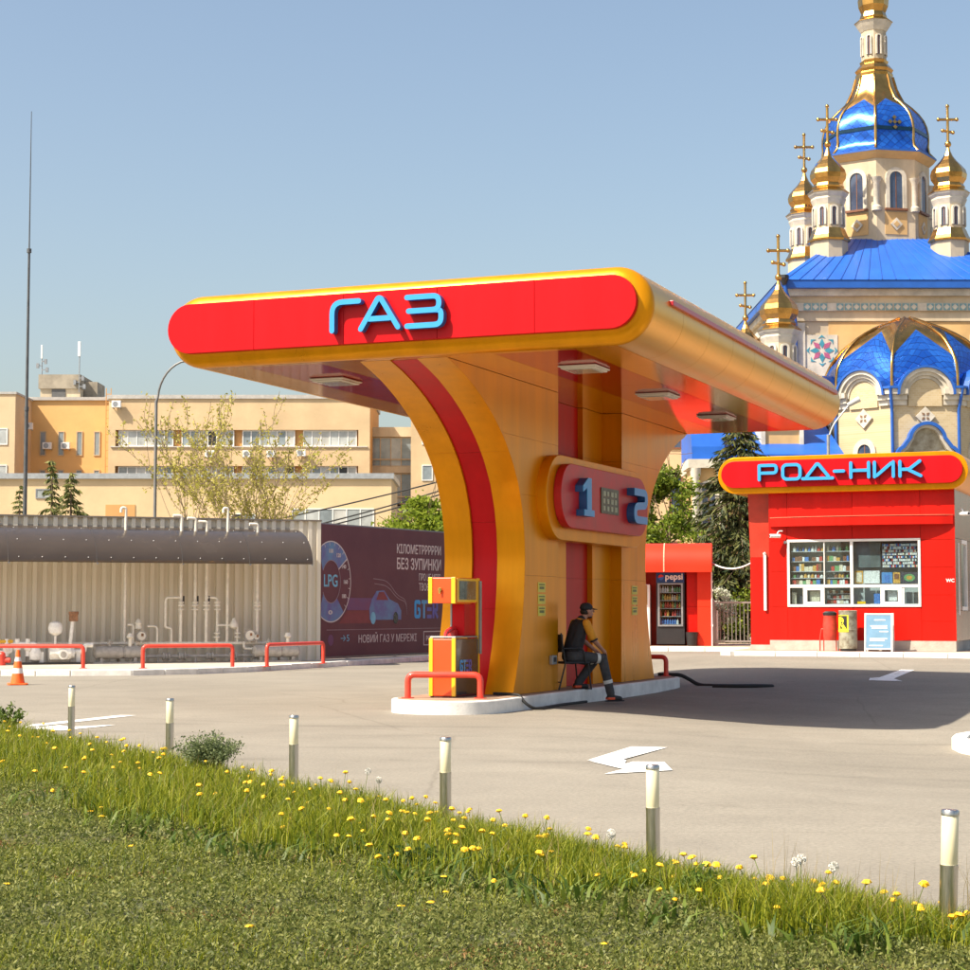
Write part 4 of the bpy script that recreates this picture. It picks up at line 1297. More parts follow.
# ================================================================== SHOP PAVEMENT AND KERB
KO = (8.95, 44.15, 0.46)
def k2w(x, y, z=0.0):
    c, s = math.cos(PHI), math.sin(PHI)
    return (KO[0] + x * c - y * s, KO[1] + x * s + y * c, z)
PVL = [(-7.5, 2.75), (-3.55, 2.75), (-3.25, 2.3), (-3.05, -.9), (-2.75, -1.22), (20, -1.22)]
PV = [k2w(*p)[:2] for p in PVL]
pv = MB()
pv.prism_z([(x, y) for x, y in PV] + [k2w(20, 14)[:2], k2w(-7.5, 14)[:2]], -.3, .455)
tag(pv.build('shop_pavement', mat('pavement_terracotta', (0.46, 0.33, 0.25), rough=0.85, var=0.14, scale=2.0, bump=0.004, bscale=30), fix=True), kind='structure')
kb2 = thing('kerb', 'white painted kerb in front of the red kiosks', 'kerb', (PV[0][0], PV[0][1], .3))
o = Vector(PV[0])
ps = along(PV, 1.0)
for a, b_ in zip(ps[:-1], ps[1:]):
    d = (b_ - a).normalized(); nrm = Vector((d.y, -d.x)); g = .006
    a2, b2 = a + d * g, b_ - d * g
    q = MB(); pl = [a2 + nrm * .15, b2 + nrm * .15, b2 - nrm * .02, a2 - nrm * .02]
    jz = random.uniform(-.006, .006)
    q.prism_z([(p.x - o.x, p.y - o.y) for p in pl], -.4, .162 + jz)
    q.build('kerbstone', WHITEK, kb2, bevel=0.015)

# ================================================================== KIOSK
kio = thing('red_kiosk', 'red panelled kiosk with lit shop window under the blue РОД-НИК sign', 'kiosk', KO, PHI)
KD = 4.2
q = MB(); q.box(-2.16, 2.17, .62, KD, 0, 3.86); q.build('core', CORE, kio)
q = MB(); q.box(-2.16, -1.74, .035, .62, 0, 3.86); q.box(1.40, 2.17, .035, .62, 0, 3.86); q.box(-1.74, 1.40, .035, .62, 2.66, 3.86); q.box(-1.74, 1.40, .035, .62, 0, 1.04)
q.build('frame_core', CORE, kio)
q = MB(); q.box(-2.2, 2.21, -.02, .03, 0, .24); q.box(2.172, 2.21, .03, KD, 0, .24); q.build('plinth', CONC, kio)
def kpanel(x0, x1, z0, z1, y=0.0):
    q = MB(); q.box(x0 + .004, x1 - .004, y, y + .03, z0 + .004, z1 - .004); q.build('wall_panel', KRED, kio)
for z0, z1 in ((.24, 1.05), (1.05, 1.9), (1.9, 2.64), (2.64, 3.2), (3.2, 3.86)): kpanel(-2.21, -1.76, z0, z1)
for z0, z1 in ((.24, .70), (.70, 1.32), (1.32, 1.97), (1.97, 2.62), (2.62, 3.2), (3.2, 3.86)): kpanel(1.42, 2.22, z0, z1)
for x0, x1 in ((-1.76, -.18), (-.18, 1.42)):
    kpanel(x0, x1, .24, 1.04); kpanel(x0, x1, 2.66, 3.2); kpanel(x0, x1, 3.2, 3.86)
# left wing: set back, its upper part leaning out under the sign, with a white downpipe
q = MB(); q.box(-2.74, -2.22, .28, 3.6, 0.02, 2.25); q.build('side_pier', KRED, kio)
q = MB(); q.add([(-2.74, .28, 2.254), (-2.22, .28, 2.254), (-2.22, .16, 3.80), (-2.76, .16, 3.80), (-2.74, 3.6, 2.254), (-2.22, 3.6, 2.254), (-2.22, 3.6, 3.80), (-2.76, 3.6, 3.80)],
               [(0, 1, 2, 3), (4, 7, 6, 5), (0, 4, 5, 1), (1, 5, 6, 2), (2, 6, 7, 3), (3, 7, 4, 0)])
q.build('side_pier_head', mat('kiosk_red_dark_panel', (0.50, 0.035, 0.015), rough=0.4, coat=0.2), kio)
q = MB(); q.box(-2.40, -2.33, .22, .276, .95, 2.35); q.build('downpipe', WHITE, kio, bevel=.01)
q = MB(); q.box(-2.74, -2.24, .2, .277, 0, .12); q.build('step', CONC, kio)
# right side: brown mirror-like cladding with a window
BRN = mat('brown_mirror_cladding', (0.24, 0.10, 0.07), rough=0.22, var=0.25, scale=1.2, coat=0.1, bump=0.003, bscale=1.5)
for y0, y1 in ((0.0, 1.0), (1.0, 2.0), (2.0, 3.0), (3.0, 4.2)):
    for z0, z1 in ((.24, .95), (.95, 2.65), (2.65, 3.86)):
        if (y0, z0) == (1.0, .95): continue
        q = MB(); q.box(2.175, 2.225, y0 + .004, y1 - .004, z0 + .004, z1 - .004); q.build('side_panel', BRN, kio)
q = MB(); q.box(2.18, 2.24, .45, .55, .85, 2.55); q.box(2.18, 2.24, 1.85, 1.95, .95, 2.65); q.box(2.18, 2.24, 1.05, 1.85, 2.55, 2.645); q.box(2.18, 2.24, 1.05, 1.85, .955, 1.05)
sw = q.build('side_window', WHITE, kio)
q = MB(); q.box(2.19, 2.20, 1.0, 1.85, 1.05, 2.55); q.build('pane', mat('dark_glass', (0.05, 0.06, 0.06), rough=0.05, coat=1.0), sw)

# roof slab with the sign: rounded bar in section, pushed backwards
SX0, SX1, SZ, SR = -3.40, 2.58, 4.235, .445
def bar_poly(x0, x1, zc, r, n=16):
    return arc(x1 - r, zc, r, -90, 90, n) + arc(x0 + r, zc, r, 90, 270, n)
q = MB(); q.prism_y(bar_poly(SX0, SX1, SZ, SR), -.24, 4.4); q.build('roof_slab', YEL, kio, smooth=35, bevel=.01)
fascia(-.325, -.242, SX0 + .10, SX1 - .12, SZ + .02, .325, kio, RED, 3)
def L_(x): return x
KW = .075
def kl(strokes, x): letter(strokes, KW, -.327, .10, kio, SZ - .17, x * .93 - .21)
kl([[(.04, .04), (.04, .38)], rpath2([(.075, .385), (.46, .385), (.46, .20), (.075, .20)], .08, 4)], -2.32)
kl([['loop'] + rrect(.04, .46, .04, .385, .10, 5)], -1.70)
kl([rpath2([(.10, .085), (.34, .385), (.38, .385), (.62, .085)], .05, 3), [(.0, .04), (.72, .04)]], -1.14)
kl([[(.0, .20), (.22, .20)]], -.32)
kl([[(.04, .04), (.04, .385)], [(.46, .04), (.46, .385)], [(.075, .205), (.425, .205)]], .06)
kl([[(.04, .04), (.04, .385)], [(.48, .04), (.48, .385)], [(.09, .07), (.43, .355)]], .66)
kl([[(.04, .04), (.04, .385)], [(.09, .20), (.25, .20), (.50, .385)], [(.24, .185), (.52, .04)]], 1.30)

# shallow bow-fronted canopy above the window
pts = [(-2.17 + 4.36 * k / 24, -.31 * math.sin(math.pi * k / 24) ** .7 - .035) for k in range(25)]
q = MB(); q.prism_z([(x, y) for x, y in pts] + [(2.19, -.002), (-2.17, -.002)], 2.98, 3.19)
q.build('bow_canopy', KRED, kio, smooth=30, fix=True)
q = MB(); q.prism_z([(x, y - .012 * (1 if 0 < i < 24 else 0)) for i, (x, y) in enumerate(pts)] + [(2.19, -.004), (-2.17, -.004)], 3.192, 3.205)
q.build('canopy_edge', mat('canopy_edge_trim', (0.66, 0.18, 0.10), rough=0.4), kio, fix=True)

# shop window
win = MB()
wx0, wx1, wz0, wz1 = -1.76, 1.42, 1.04, 2.66
FR_ = mat('window_frame_white', (0.76, 0.74, 0.70), rough=0.45, var=0.05)
def bars(lst, name='window_frame', par=kio, y0=-.025, y1=.05):
    q = MB()
    for a, b_, c_, d_ in lst: q.box(a, b_, y0, y1, c_, d_)
    return q.build(name, FR_, par, bevel=.006)
wf = bars([(wx0, wx1, wz1 - .06, wz1), (wx0, wx1, wz0, wz0 + .06)])
bars([(wx0, wx0 + .06, wz0 + .061, wz1 - .061), (wx1 - .06, wx1, wz0 + .061, wz1 - .061), (-.24, -.17, wz0 + .061, wz1 - .061)], 'jamb', wf)
bars([(wx0 + .061, -.241, 1.50, 1.57), (-.169, wx1 - .061, 1.50, 1.57)], 'transom', wf)
bars([(-.875, -.85, 1.571, wz1 - .061)], 'mullion', wf, -.01, .03)
# small serving hatches in white panels
for a, b_ in ((-1.38, -.86), (.47, .98)):
    bars([(a, b_, 1.101, 1.16), (a, b_, 1.44, 1.499), (a, a + .10, 1.161, 1.439), (b_ - .10, b_, 1.161, 1.439)], 'hatch', wf, -.018, .04)
bars([(.985, 1.03, 1.101, 1.499)], 'mullion', wf, -.01, .03)
for a, b_, c_, d_ in ((wx0 + .06, -.875, 1.57, 2.60), (-.85, -.24, 1.57, 2.60), (-.17, wx1 - .06, 1.57, 2.60), (wx0 + .06, -1.38, 1.10, 1.50), (-1.28, -.96, 1.16, 1.44), (-.86, -.24, 1.10, 1.50), (-.17, .47, 1.10, 1.50), (.57, .88, 1.16, 1.44), (1.03, 1.36, 1.10, 1.50)):
    q = MB(); q.box(a, b_, .012, .018, c_, d_); q.build('pane', GLASS, wf)
# interior: back wall, shelves, goods
INT = mat('shop_interior_grey', (0.50, 0.53, 0.50), rough=0.6, var=0.1)
q = MB(); q.box(-1.74, 1.40, .385, .415, 1.04, 2.66); q.build('shop_back_wall', INT, kio)
q = MB(); q.box(-1.735, 1.395, .06, .58, 1.0, 1.04); q.build('counter', FR_, kio)
SHELF = mat('shelf_grey', (0.45, 0.45, 0.43), rough=0.4)
GM = [mat('goods_%s' % n, c, rough=0.4, var=0.25, scale=25) for n, c in
      (('white', (.74, .72, .66)), ('red', (.52, .07, .05)), ('amber', (.62, .34, .08)), ('brown', (.24, .11, .06)), ('green', (.16, .34, .14)),
       ('blue', (.08, .20, .48)), ('dark', (.07, .07, .08)), ('cream', (.72, .62, .44)))]
def goods(parent, x0, x1, y, z, hmin, hmax, wmin, wmax, pal=None, depth=.08, bottles=False, fill=.92):
    q = MB(); x = x0
    while x < x1 - wmin:
        wd = random.uniform(wmin, wmax); h = random.uniform(hmin, hmax)
        if random.random() < fill:
            q.cur = random.choice(pal or range(8))
            if bottles:
                r = wd * .45; q.lathe([(r, z), (r, z + h * .62), (r * .4, z + h * .78), (r * .4, z + h)], 8, x + wd / 2, y)
            else:
                q.box(x, x + wd - .006, y - depth / 2, y + depth / 2, z, z + h)
        x += wd
    return tag(q.build('goods', GM, parent), kind='stuff')
for x0, x1 in ((-1.68, -.88), (-.84, -.26)):
    for z, hh, bt in ((2.38, .15, True), (2.14, .13, False), (1.90, .18, False), (1.74, .12, True), (1.585, .12, False)):
        q = MB(); q.box(x0, x1, .06, .34, z - .018, z); sh = q.build('shelf', SHELF, kio)
        goods(sh, x0 + .02, x1 - .02, .12, z + .001, hh * .6, hh, .045, .11, None, .08, bt, .88)
for z in (1.12, 1.24, 1.36):
    q = MB(); q.box(-.84, -.26, .12, .5, z - .012, z); sh = q.build('shelf', SHELF, kio)
    goods(sh, -.83, -.27, .17, z + .001, .06, .09, .05, .09, [0, 7, 3, 1], .06)
goods(kio, -1.68, -1.40, .15, 1.101, .16, .34, .06, .12)
for k in range(8):
    z = 1.98 + k * .072
    q = MB(); q.box(.50, 1.34, .12, .30, z - .010, z); sh = q.build('shelf', SHELF, kio)
    goods(sh, .51, 1.33, .13, z + .001, .045, .056, .03, .04, [0, 0, 7, 0, 1, 5, 6], .04, False, .97)
q = MB(); q.box(-.16, .46, .12, .14, 1.98, 2.60); q.build('grey_panel', mat('tinted_panel', (0.16, 0.19, 0.18), rough=0.15, var=0.3, scale=2, coat=0.6), kio)
q = MB(); q.box(.47, 1.36, .10, .13, 2.555, 2.60); q.build('rack_header', DARK, kio)
def poster(x0, x1, z0, z1, m_, y=.075):
    q = MB(); q.box(x0, x1, y, y + .006, z0, z1); return q.build('poster', m_, kio)
pa = poster(-.15, .05, 1.60, 1.90, GM[2]); q = MB(); q.box(-.12, .02, .070, .074, 1.63, 1.86); q.build('print', GM[7], pa)
poster(.07, .44, 1.60, 1.90, GM[0])
pb = poster(.49, .74, 1.60, 1.86, mat('poster_blue', (.10, .26, .52), rough=.4)); q = MB(); q.box(.56, .68, .070, .074, 1.62, 1.80); q.build('print', GM[5], pb)
pc = poster(.76, .92, 1.60, 1.86, GM[2]); q = MB(); q.box(.79, .89, .070, .074, 1.70, 1.82); q.build('print', GM[3], pc)
pd = poster(.94, 1.35, 1.60, 1.86, GM[6])
q = MB(); q.prism_y([(1.14 + .13 * math.cos(t), 1.73 + .09 * math.sin(t)) for t in np.linspace(0, 6.283, 17)[:-1]], .069, .073); q.build('print', GM[4], pd)
q = MB(); q.prism_y([(1.14 + .07 * math.cos(t), 1.73 + .05 * math.sin(t)) for t in np.linspace(0, 6.283, 17)[:-1]], .064, .068); q.build('print', GM[2], pd)
poster(-.10, .1, 1.11, 1.17, DYEL); poster(.30, .45, 1.11, 1.36, GM[5]); poster(.62, .84, 1.18, 1.42, GM[0], .09); poster(-1.24, -1.0, 1.17, 1.42, GM[7], .09)
q = MB(); q.cyl((-1.80, -.06, 2.60), (-1.80, -.005, 2.60), .035, n=12); q.build('alarm', GREYM, kio)
text('lettering', 'WC', .11, WHITE, kio, (2.0, -.004, 1.62), bold=.003)

def sec_cam(label, loc, rz):
    t = thing('security_camera', label, 'security camera', loc, rz, 'security cameras on the kiosk')
    q = MB(); q.prism_y([(x, z) for x, z in stadium(0, 0, .055, .045, 6)], -.16, .10); b_ = q.build('housing', WHITE, t, bevel=.006)
    q = MB(); q.cyl((0, -.166, 0), (0, -.161, 0), .03, n=12); q.build('lens', DARK, b_)
    q = MB(); q.tube(rpath([(0, .02, .03), (0, .06, .12), (.0, .16, .12)], .04), .015, 8); q.build('bracket', WHITE, t)
    return t
x, y, _ = k2w(-1.98, -.20); sec_cam('small white security camera left of the shop window, below the bow canopy', (x, y, KO[2] + 2.75), PHI - 1.0)
x, y, _ = k2w(2.42, .1); sec_cam('white security camera on the right corner of the kiosk', (x, y, KO[2] + 3.22), PHI + .9)

# things standing in front of the kiosk
def at_k(x, y): 
    a = k2w(x, y); return (a[0], a[1], .458)
BINR = mat('bin_red', (0.55, 0.05, 0.03), rough=0.5, var=0.2, scale=8)
bn = thing('litter_bin', 'small red litter bin on tube legs below the shop window', 'bin', at_k(-.66, -.42), PHI)
q = MB(); q.lathe([(.13, .25), (.16, .32), (.17, .62), (.15, .80), (.16, .84)], 16); q.build('bucket', BINR, bn, smooth=40)
q = MB(); q.lathe([(.165, .84), (.17, .90), (.10, .94)], 16); q.build('lid', DARK, bn, smooth=40)
for s in (-1, 1):
    q = MB(); q.tube(rpath([(s * .24, 0, 0), (s * .24, 0, .30), (s * .20, 0, .52), (s * .165, 0, .52)], .05), .016, 8); q.build('leg', BINR, bn, smooth=40)
    q = MB(); q.cyl((s * .15, 0, 0), (s * .15, 0, .28), .014, n=8); q.build('strut', BINR, bn)
GALV = mat('stained_drum_metal', (0.36, 0.36, 0.28), rough=0.6, metal=0.3, var=0.3, scale=7, col2=(0.20, 0.17, 0.12), thr=(.45, .62))
dr = thing('drum_bin', 'tall stained metal drum with a yellow R sticker by the kiosk', 'drum', at_k(-.22, -.48), PHI)
q = MB(); q.lathe([(.215, .06), (.215, .50), (.222, .51), (.215, .52), (.215, .93), (.222, .95), (.19, .96), (.19, .90), (.02, .90)], 24); q.build('drum', GALV, dr, smooth=30)
q = MB(); q.lathe([(.19, 0.0), (.19, .058)], 20); q.build('foot_ring', DARK, dr, smooth=40)
def curved_sticker(r, a0, a1, z0, z1, name, m_, n=8):
    q = MB(); vs = []
    for k in range(n + 1):
        a = R(a0 + (a1 - a0) * k / n)
        for rr, z in ((r, z0), (r, z1), (r + .003, z0), (r + .003, z1)): vs.append((rr * math.cos(a), rr * math.sin(a), z))
    fs = []
    for k in range(n):
        i, j = 4 * k, 4 * k + 4
        fs += [(i + 2, j + 2, j + 3, i + 3), (i, i + 1, j + 1, j), (i + 1, i + 3, j + 3, j + 1), (i, j, j + 2, i + 2)]
    q.add(vs, fs); return q.build(name, m_, dr, fix=True, smooth=30)
curved_sticker(.218, 192, 284, .45, .85, 'sticker', mat('sticker_yellow', (0.80, 0.72, 0.04), rough=0.4))
curved_sticker(.2215, 198, 274, .53, .83, 'sticker_print', DARK)
rl = text('lettering', 'R', .34, mat('sticker_yellow', (0.80, 0.72, 0.04)), dr, (-.17, -.222, .55), bold=.02)
for v in rl.data.vertices:
    ang = (v.co.x - .11) / .222 + R(237); zz = v.co.z; d_ = .2265 - v.co.y
    v.co = Vector((d_ * math.cos(ang) + .17, d_ * math.sin(ang) + .222, zz))
sb = thing('sandwich_board', 'blue white-framed sandwich board standing in front of the kiosk', 'sign', at_k(.52, -.52), PHI + .05)
for s, nm in ((-1, 'board'), (1, 'board')):
    lean = .13
    e = empty(nm); e.parent = sb; e.location = (0, s * .20, 0); e.rotation_euler = (s * lean, 0, 0)
    q = MB(); q.box(-.29, .29, -.008, .008, .08, .86); q.build('panel', mat('board_blue', (0.16, 0.30, 0.44), rough=0.35, var=0.1, scale=4, coat=.3), e)
    q = MB()
    for a, b_, c_, d_ in ((-.325, -.291, .0, .90), (.291, .325, .0, .90), (-.29, .29, .861, .895), (-.29, .29, .05, .079)): q.box(a, b_, -.016, .016, c_, d_)
    q.build('frame', WHITE, e)
    if s < 0:
        q = MB()
        for z, a, b_ in ((.74, -.1, .16), (.60, -.19, .20), (.55, -.16, .2), (.47, .02, .22), (.30, -.2, .2), (.26, -.2, .14), (.14, -.22, .1)): q.box(a, b_, -.013, -.009, z - .014, z + .014)
        q.build('print', mat('board_print', (0.62, 0.66, 0.68), rough=.5), e)

# ================================================================== VENDING SHELTER
VO = (6.10, 50.0, 0.46)
VRZ = R(-8)
ven = thing('vending_shelter', 'small orange-red shelter with a barrel roof housing vending machines', 'shelter', VO, VRZ)
VRED = mat('shelter_red', (0.66, 0.035, 0.010), rough=0.45, var=0.06, scale=1.0, spec=.3)
q = MB(); q.box(-4.0, 0.0, .90, 1.6, 0, 2.35); q.build('back_wall', VRED, ven)
q = MB(); q.box(-.37, 0.0, .002, .898, 0, 1.05); q.build('wall_panel', VRED, ven)
q = MB(); q.box(-.37, 0.0, .002, .898, 1.056, 2.1); q.build('wall_panel', VRED, ven)
q = MB(); q.box(-.66, -.376, .20, .898, 0, 1.05); q.build('inner_panel', KRED, ven)
q = MB(); q.box(-.66, -.376, .20, .898, 1.056, 2.1); q.build('inner_panel', KRED, ven)
q = MB(); q.box(-4.0, -3.2, .002, .898, 0, 2.1); q.build('wall_panel', VRED, ven)
prof = [(-.38, 1.98)] + [(-.38 + .62 - .62 * math.cos(t), 2.15 + .62 * math.sin(t)) for t in np.linspace(0, math.pi / 2, 10)] + [(1.6, 2.77), (1.6, 2.12), (.0, 2.12), (.0, 1.98)]
for a, b_ in ((-4.05, -3.0), (-3.0, -1.25), (-1.25, .03)):
    q = MB(); q.prism_x(list(reversed(prof)), a + .004, b_ - .004); q.build('roof_shell', VRED, ven, smooth=30, fix=True)
q = MB(); q.prism_x([(y - .012, z + .012) for y, z in reversed(prof[:12])] + [(y + .0, z) for y, z in prof[:12]], -1.265, -1.235); q.build('seam_strip', mat('seam_cream', (0.72, 0.42, 0.28), rough=.4), ven, fix=True)
q = MB(); q.cyl((.02, -.01, 0), (.02, -.01, 1.98), .018, n=8); q.box(0.0, .05, -.03, .01, 1.70, 1.75); q.box(0.0, .05, -.03, .01, .52, .57); q.build('downpipe', WHITE, ven)

fr = thing('drinks_fridge', 'black glass-door drinks fridge with blue pepsi header in the shelter', 'fridge', (k2w(0, 0)[0], 0, 0), VRZ)
def v2w(x, y, z=0.0):
    c, s = math.cos(VRZ), math.sin(VRZ)
    return (VO[0] + x * c - y * s, VO[1] + x * s + y * c, VO[2] + z)
fr.location = v2w(-1.10, .12, 0)
PB = mat('fridge_blue', (0.012, 0.045, 0.16), rough=0.35)
q = MB(); q.box(-.38, -.33, .0, .70, .04, 1.92); q.box(.33, .38, 0, .70, .04, 1.92); q.box(-.33, .33, .64, .70, .04, 1.92); q.box(-.33, .33, 0, .64, .04, .50)
q.build('cabinet', mat('fridge_black', (0.025, 0.025, 0.028), rough=0.35), fr)
q = MB(); q.box(-.38, .38, -.02, .70, 1.70, 1.98); hd = q.build('header', PB, fr, bevel=.01)
text('lettering', 'pepsi', .24, WHITE, hd, (-.14, -.024, 1.79), width=.47, bold=.006)
q = MB(); q.prism_y(arc(-.25, 1.85, .075, 15, 195, 10), -.028, -.021); q.build('badge', mat('badge_red', (.6, .03, .03), rough=.4), hd)
q = MB(); q.prism_y(arc(-.25, 1.85, .075, 195, 375, 10), -.028, -.021); q.build('badge', mat('badge_blue', (.03, .12, .45), rough=.4), hd)
q = MB()
for a, b_, c_, d_ in ((-.34, -.29, .52, 1.69), (.29, .34, .52, 1.69), (-.289, .289, .52, .56), (-.289, .289, 1.65, 1.69)): q.box(a, b_, -.03, .0, c_, d_)
dd = q.build('door', GREYM, fr)
q = MB(); q.box(-.289, .289, -.018, -.012, .56, 1.65); q.build('pane', GLASS, dd)
for k, pal in enumerate(([5, 5, 0], [1, 6, 2], [2, 1, 4], [4, 2, 7], [4, 4, 0])):
    z = .58 + k * .215
    q = MB(); q.box(-.32, .32, .03, .6, z - .015, z); sh = q.build('shelf', SHELF, fr)
    goods(sh, -.30, .30, .09, z + .001, .14, .18, .06, .07, pal, .06, True, .95)
cm = thing('coffee_machine', 'white coffee vending machine beside the drinks fridge in the shelter', 'vending machine', v2w(-1.98, .10, 0), VRZ)
q = MB(); q.box(-.33, .33, 0, .65, 0, 1.66); bd = q.build('cabinet', WHITE, cm, bevel=.02)
q = MB(); q.box(.05, .25, -.008, -.002, 1.25, 1.50); q.build('screen', DARK, bd)
q = MB(); q.box(.08, .22, -.008, -.002, .72, 1.12); q.build('keypad', GREYM, bd)
q = MB(); q.box(.02, .24, -.008, -.002, .40, .58); q.build('cup_hatch', DARK, bd)
q = MB(); q.box(.05, .25, -.008, -.002, 1.54, 1.60); q.build('badge', GREYM, bd)
pot = MB(); pot.lathe([(.13, 0), (.17, .36), (.18, .37), (.165, .365), (.02, .30)], 16)
x, y, z = v2w(-.52, -.03); tag(pot.build('bucket', DARK, smooth=30, loc=(x, y, z)), 'small black bucket on the pavement beside the drinks fridge', 'bucket')

# sagging white hose between shelter and kiosk
a = Vector(v2w(.0, .2, 2.25)); b_ = Vector((*k2w(-2.36, .2)[:2], KO[2] + 2.36))
pts = [a.lerp(b_, t) + Vector((0, 0, -.45 * 4 * t * (1 - t) * .6)) for t in np.linspace(0, 1, 15)]
q = MB(); q.tube([p - a for p in pts], .022, 8)
tag(q.build('cable_conduit', WHITE, loc=a, smooth=60), 'white conduit sagging between the shelter and the kiosk', 'cable')

# steel gate between the two
gt = thing('steel_gate', 'low grey gate of thin vertical bars between shelter and kiosk', 'gate', v2w(.06, .25, 0), VRZ)
GBAR = mat('gate_grey', (0.36, 0.35, 0.33), rough=0.4, metal=.5)
q = MB(); q.box(0, 2.4, -.02, .02, 1.14, 1.19); q.box(0, 2.4, -.02, .02, .10, .14); q.build('rail', GBAR, gt)
q = MB(); q.cyl((0, 0, .141), (0, 0, 1.139), .012, n=6); f0 = None
for k in range(22):
    x = .06 + k * .108
    if f0 is None: f0 = q.build('bar', GBAR, gt); f0.location = (x, 0, 0)
    else: inst(f0, gt, (x, 0, 0))
for x in (-.0, 2.4):
    q = MB(); q.box(x - .03, x + .03, -.03, .03, 0, 1.25); q.build('post', GBAR, gt)
q = MB(); q.box(-.03, .12, .06, .22, 0, .95)
q.build('meter_box', WHITE, gt)

# white kerb nose of the traffic island at the right edge
z0 = float(gz(6, 21.5))
kn = thing('kerb', 'white painted kerb nose of the traffic island at the right edge', 'kerb', (6.6, 21.5, z0))
pts = [(6.6 - 1.15 * math.cos(t), 21.4 + 1.9 * math.sin(t)) for t in np.linspace(-1.3, 1.3, 9)]
pts = [(9.6, 19.0)] + pts + [(9.8, 24.2)]
for a, b_ in zip([Vector(p) for p in pts][:-1], [Vector(p) for p in pts][1:]):
    d = (b_ - a).normalized(); nrm = Vector((d.y, -d.x)); a2, b2 = a + d * .005, b_ - d * .005
    q = MB(); q.prism_z([(p.x - 6.6, p.y - 21.5) for p in (a2, a2 + nrm * .18, b2 + nrm * .18, b2)], -.1, .14 + random.uniform(-.008, .008)); q.build('kerbstone', WHITEK, kn, bevel=.02, fix=True)
q = MB(); q.prism_z([(x + .12 - 6.6, y - 21.5) for x, y in pts], -.05, .11); q.build('infill', CONC, kn, fix=True)

# ================================================================== CHURCH
GOLD = mat('gilded_metal', (0.58, 0.32, 0.09), rough=0.24, metal=1.0, var=0.22, scale=1.5, bump=0.012, bscale=1.2)
def mat_tiles(name, c1, c2, grout, size):
    """Small glazed tiles laid on the diagonal, in the face's own plane (UV in metres)."""
    m = bpy.data.materials.new(name); m.use_nodes = True
    nt = m.node_tree; p = nt.nodes["Principled BSDF"]
    uv = nt.nodes.new("ShaderNodeUVMap")
    mp = nt.nodes.new("ShaderNodeMapping"); mp.inputs['Rotation'].default_value = (0, 0, R(45))
    nt.links.new(uv.outputs[0], mp.inputs[0])
    br = nt.nodes.new("ShaderNodeTexBrick"); br.offset = 0.0; br.inputs['Scale'].default_value = 1.0
    br.inputs['Brick Width'].default_value = size; br.inputs['Row Height'].default_value = size
    br.inputs['Mortar Size'].default_value = size * .05; br.inputs['Bias'].default_value = 0.0
    br.inputs['Color1'].default_value = (*c1, 1); br.inputs['Color2'].default_value = (*c2, 1); br.inputs['Mortar'].default_value = (*grout, 1)
    nt.links.new(mp.outputs[0], br.inputs['Vector']); nt.links.new(br.outputs[0], p.inputs['Base Color'])
    nz = nt.nodes.new("ShaderNodeTexNoise"); nz.inputs['Scale'].default_value = 2.5
    mr = nt.nodes.new("ShaderNodeMapRange"); mr.inputs['To Min'].default_value = .16; mr.inputs['To Max'].default_value = .38
    nt.links.new(nz.outputs['Fac'], mr.inputs[0]); nt.links.new(mr.outputs[0], p.inputs['Roughness'])
    p.inputs['Metallic'].default_value = 0.55
    bp = nt.nodes.new("ShaderNodeBump"); bp.inputs['Distance'].default_value = 0.012; bp.inputs['Strength'].default_value = .5
    nt.links.new(br.outputs['Fac'], bp.inputs['Height']); bp.invert = True; nt.links.new(bp.outputs[0], p.inputs['Normal'])
    return m
TILE = mat_tiles('blue_dome_tiles', (0.010, 0.085, 0.44), (0.022, 0.15, 0.60), (0.008, 0.04, 0.22), .34)
BROOF = mat('blue_sheet_roof', (0.016, 0.105, 0.46), rough=0.42, var=0.14, scale=.6, spec=.35)
BTRIM = mat('blue_trim', (0.015, 0.095, 0.40), rough=0.4, var=0.08, scale=2)
def mat_brick(name, c1, c2, mortar, scale):
    m = bpy.data.materials.new(name); m.use_nodes = True
    nt = m.node_tree; p = nt.nodes["Principled BSDF"]
    tc = nt.nodes.new("ShaderNodeTexCoord"); sx = nt.nodes.new("ShaderNodeSeparateXYZ"); cx_ = nt.nodes.new("ShaderNodeCombineXYZ")
    ad = nt.nodes.new("ShaderNodeMath"); ad.operation = 'ADD'
    nt.links.new(tc.outputs['Object'], sx.inputs[0]); nt.links.new(sx.outputs[0], ad.inputs[0]); nt.links.new(sx.outputs[1], ad.inputs[1])
    nt.links.new(ad.outputs[0], cx_.inputs[0]); nt.links.new(sx.outputs[2], cx_.inputs[1])
    br = nt.nodes.new("ShaderNodeTexBrick"); br.inputs['Scale'].default_value = scale
    br.inputs['Color1'].default_value = (*c1, 1); br.inputs['Color2'].default_value = (*c2, 1); br.inputs['Mortar'].default_value = (*mortar, 1)
    br.inputs['Mortar Size'].default_value = .012
    nt.links.new(cx_.outputs[0], br.inputs['Vector'])
    nz = nt.nodes.new("ShaderNodeTexNoise"); nz.inputs['Scale'].default_value = .5; nz.inputs['Detail'].default_value = 6
    nt.links.new(tc.outputs['Object'], nz.inputs['Vector'])
    mr = nt.nodes.new("ShaderNodeMapRange"); mr.inputs['To Min'].default_value = .82; mr.inputs['To Max'].default_value = 1.15
    nt.links.new(nz.outputs['Fac'], mr.inputs[0])
    mx = nt.nodes.new("ShaderNodeMix"); mx.data_type = 'RGBA'; mx.blend_type = 'MULTIPLY'; mx.inputs[0].default_value = 1
    nt.links.new(br.outputs[0], mx.inputs[6]); nt.links.new(mr.outputs[0], mx.inputs[7]); nt.links.new(mx.outputs[2], p.inputs['Base Color'])
    p.inputs['Roughness'].default_value = .8
    return m
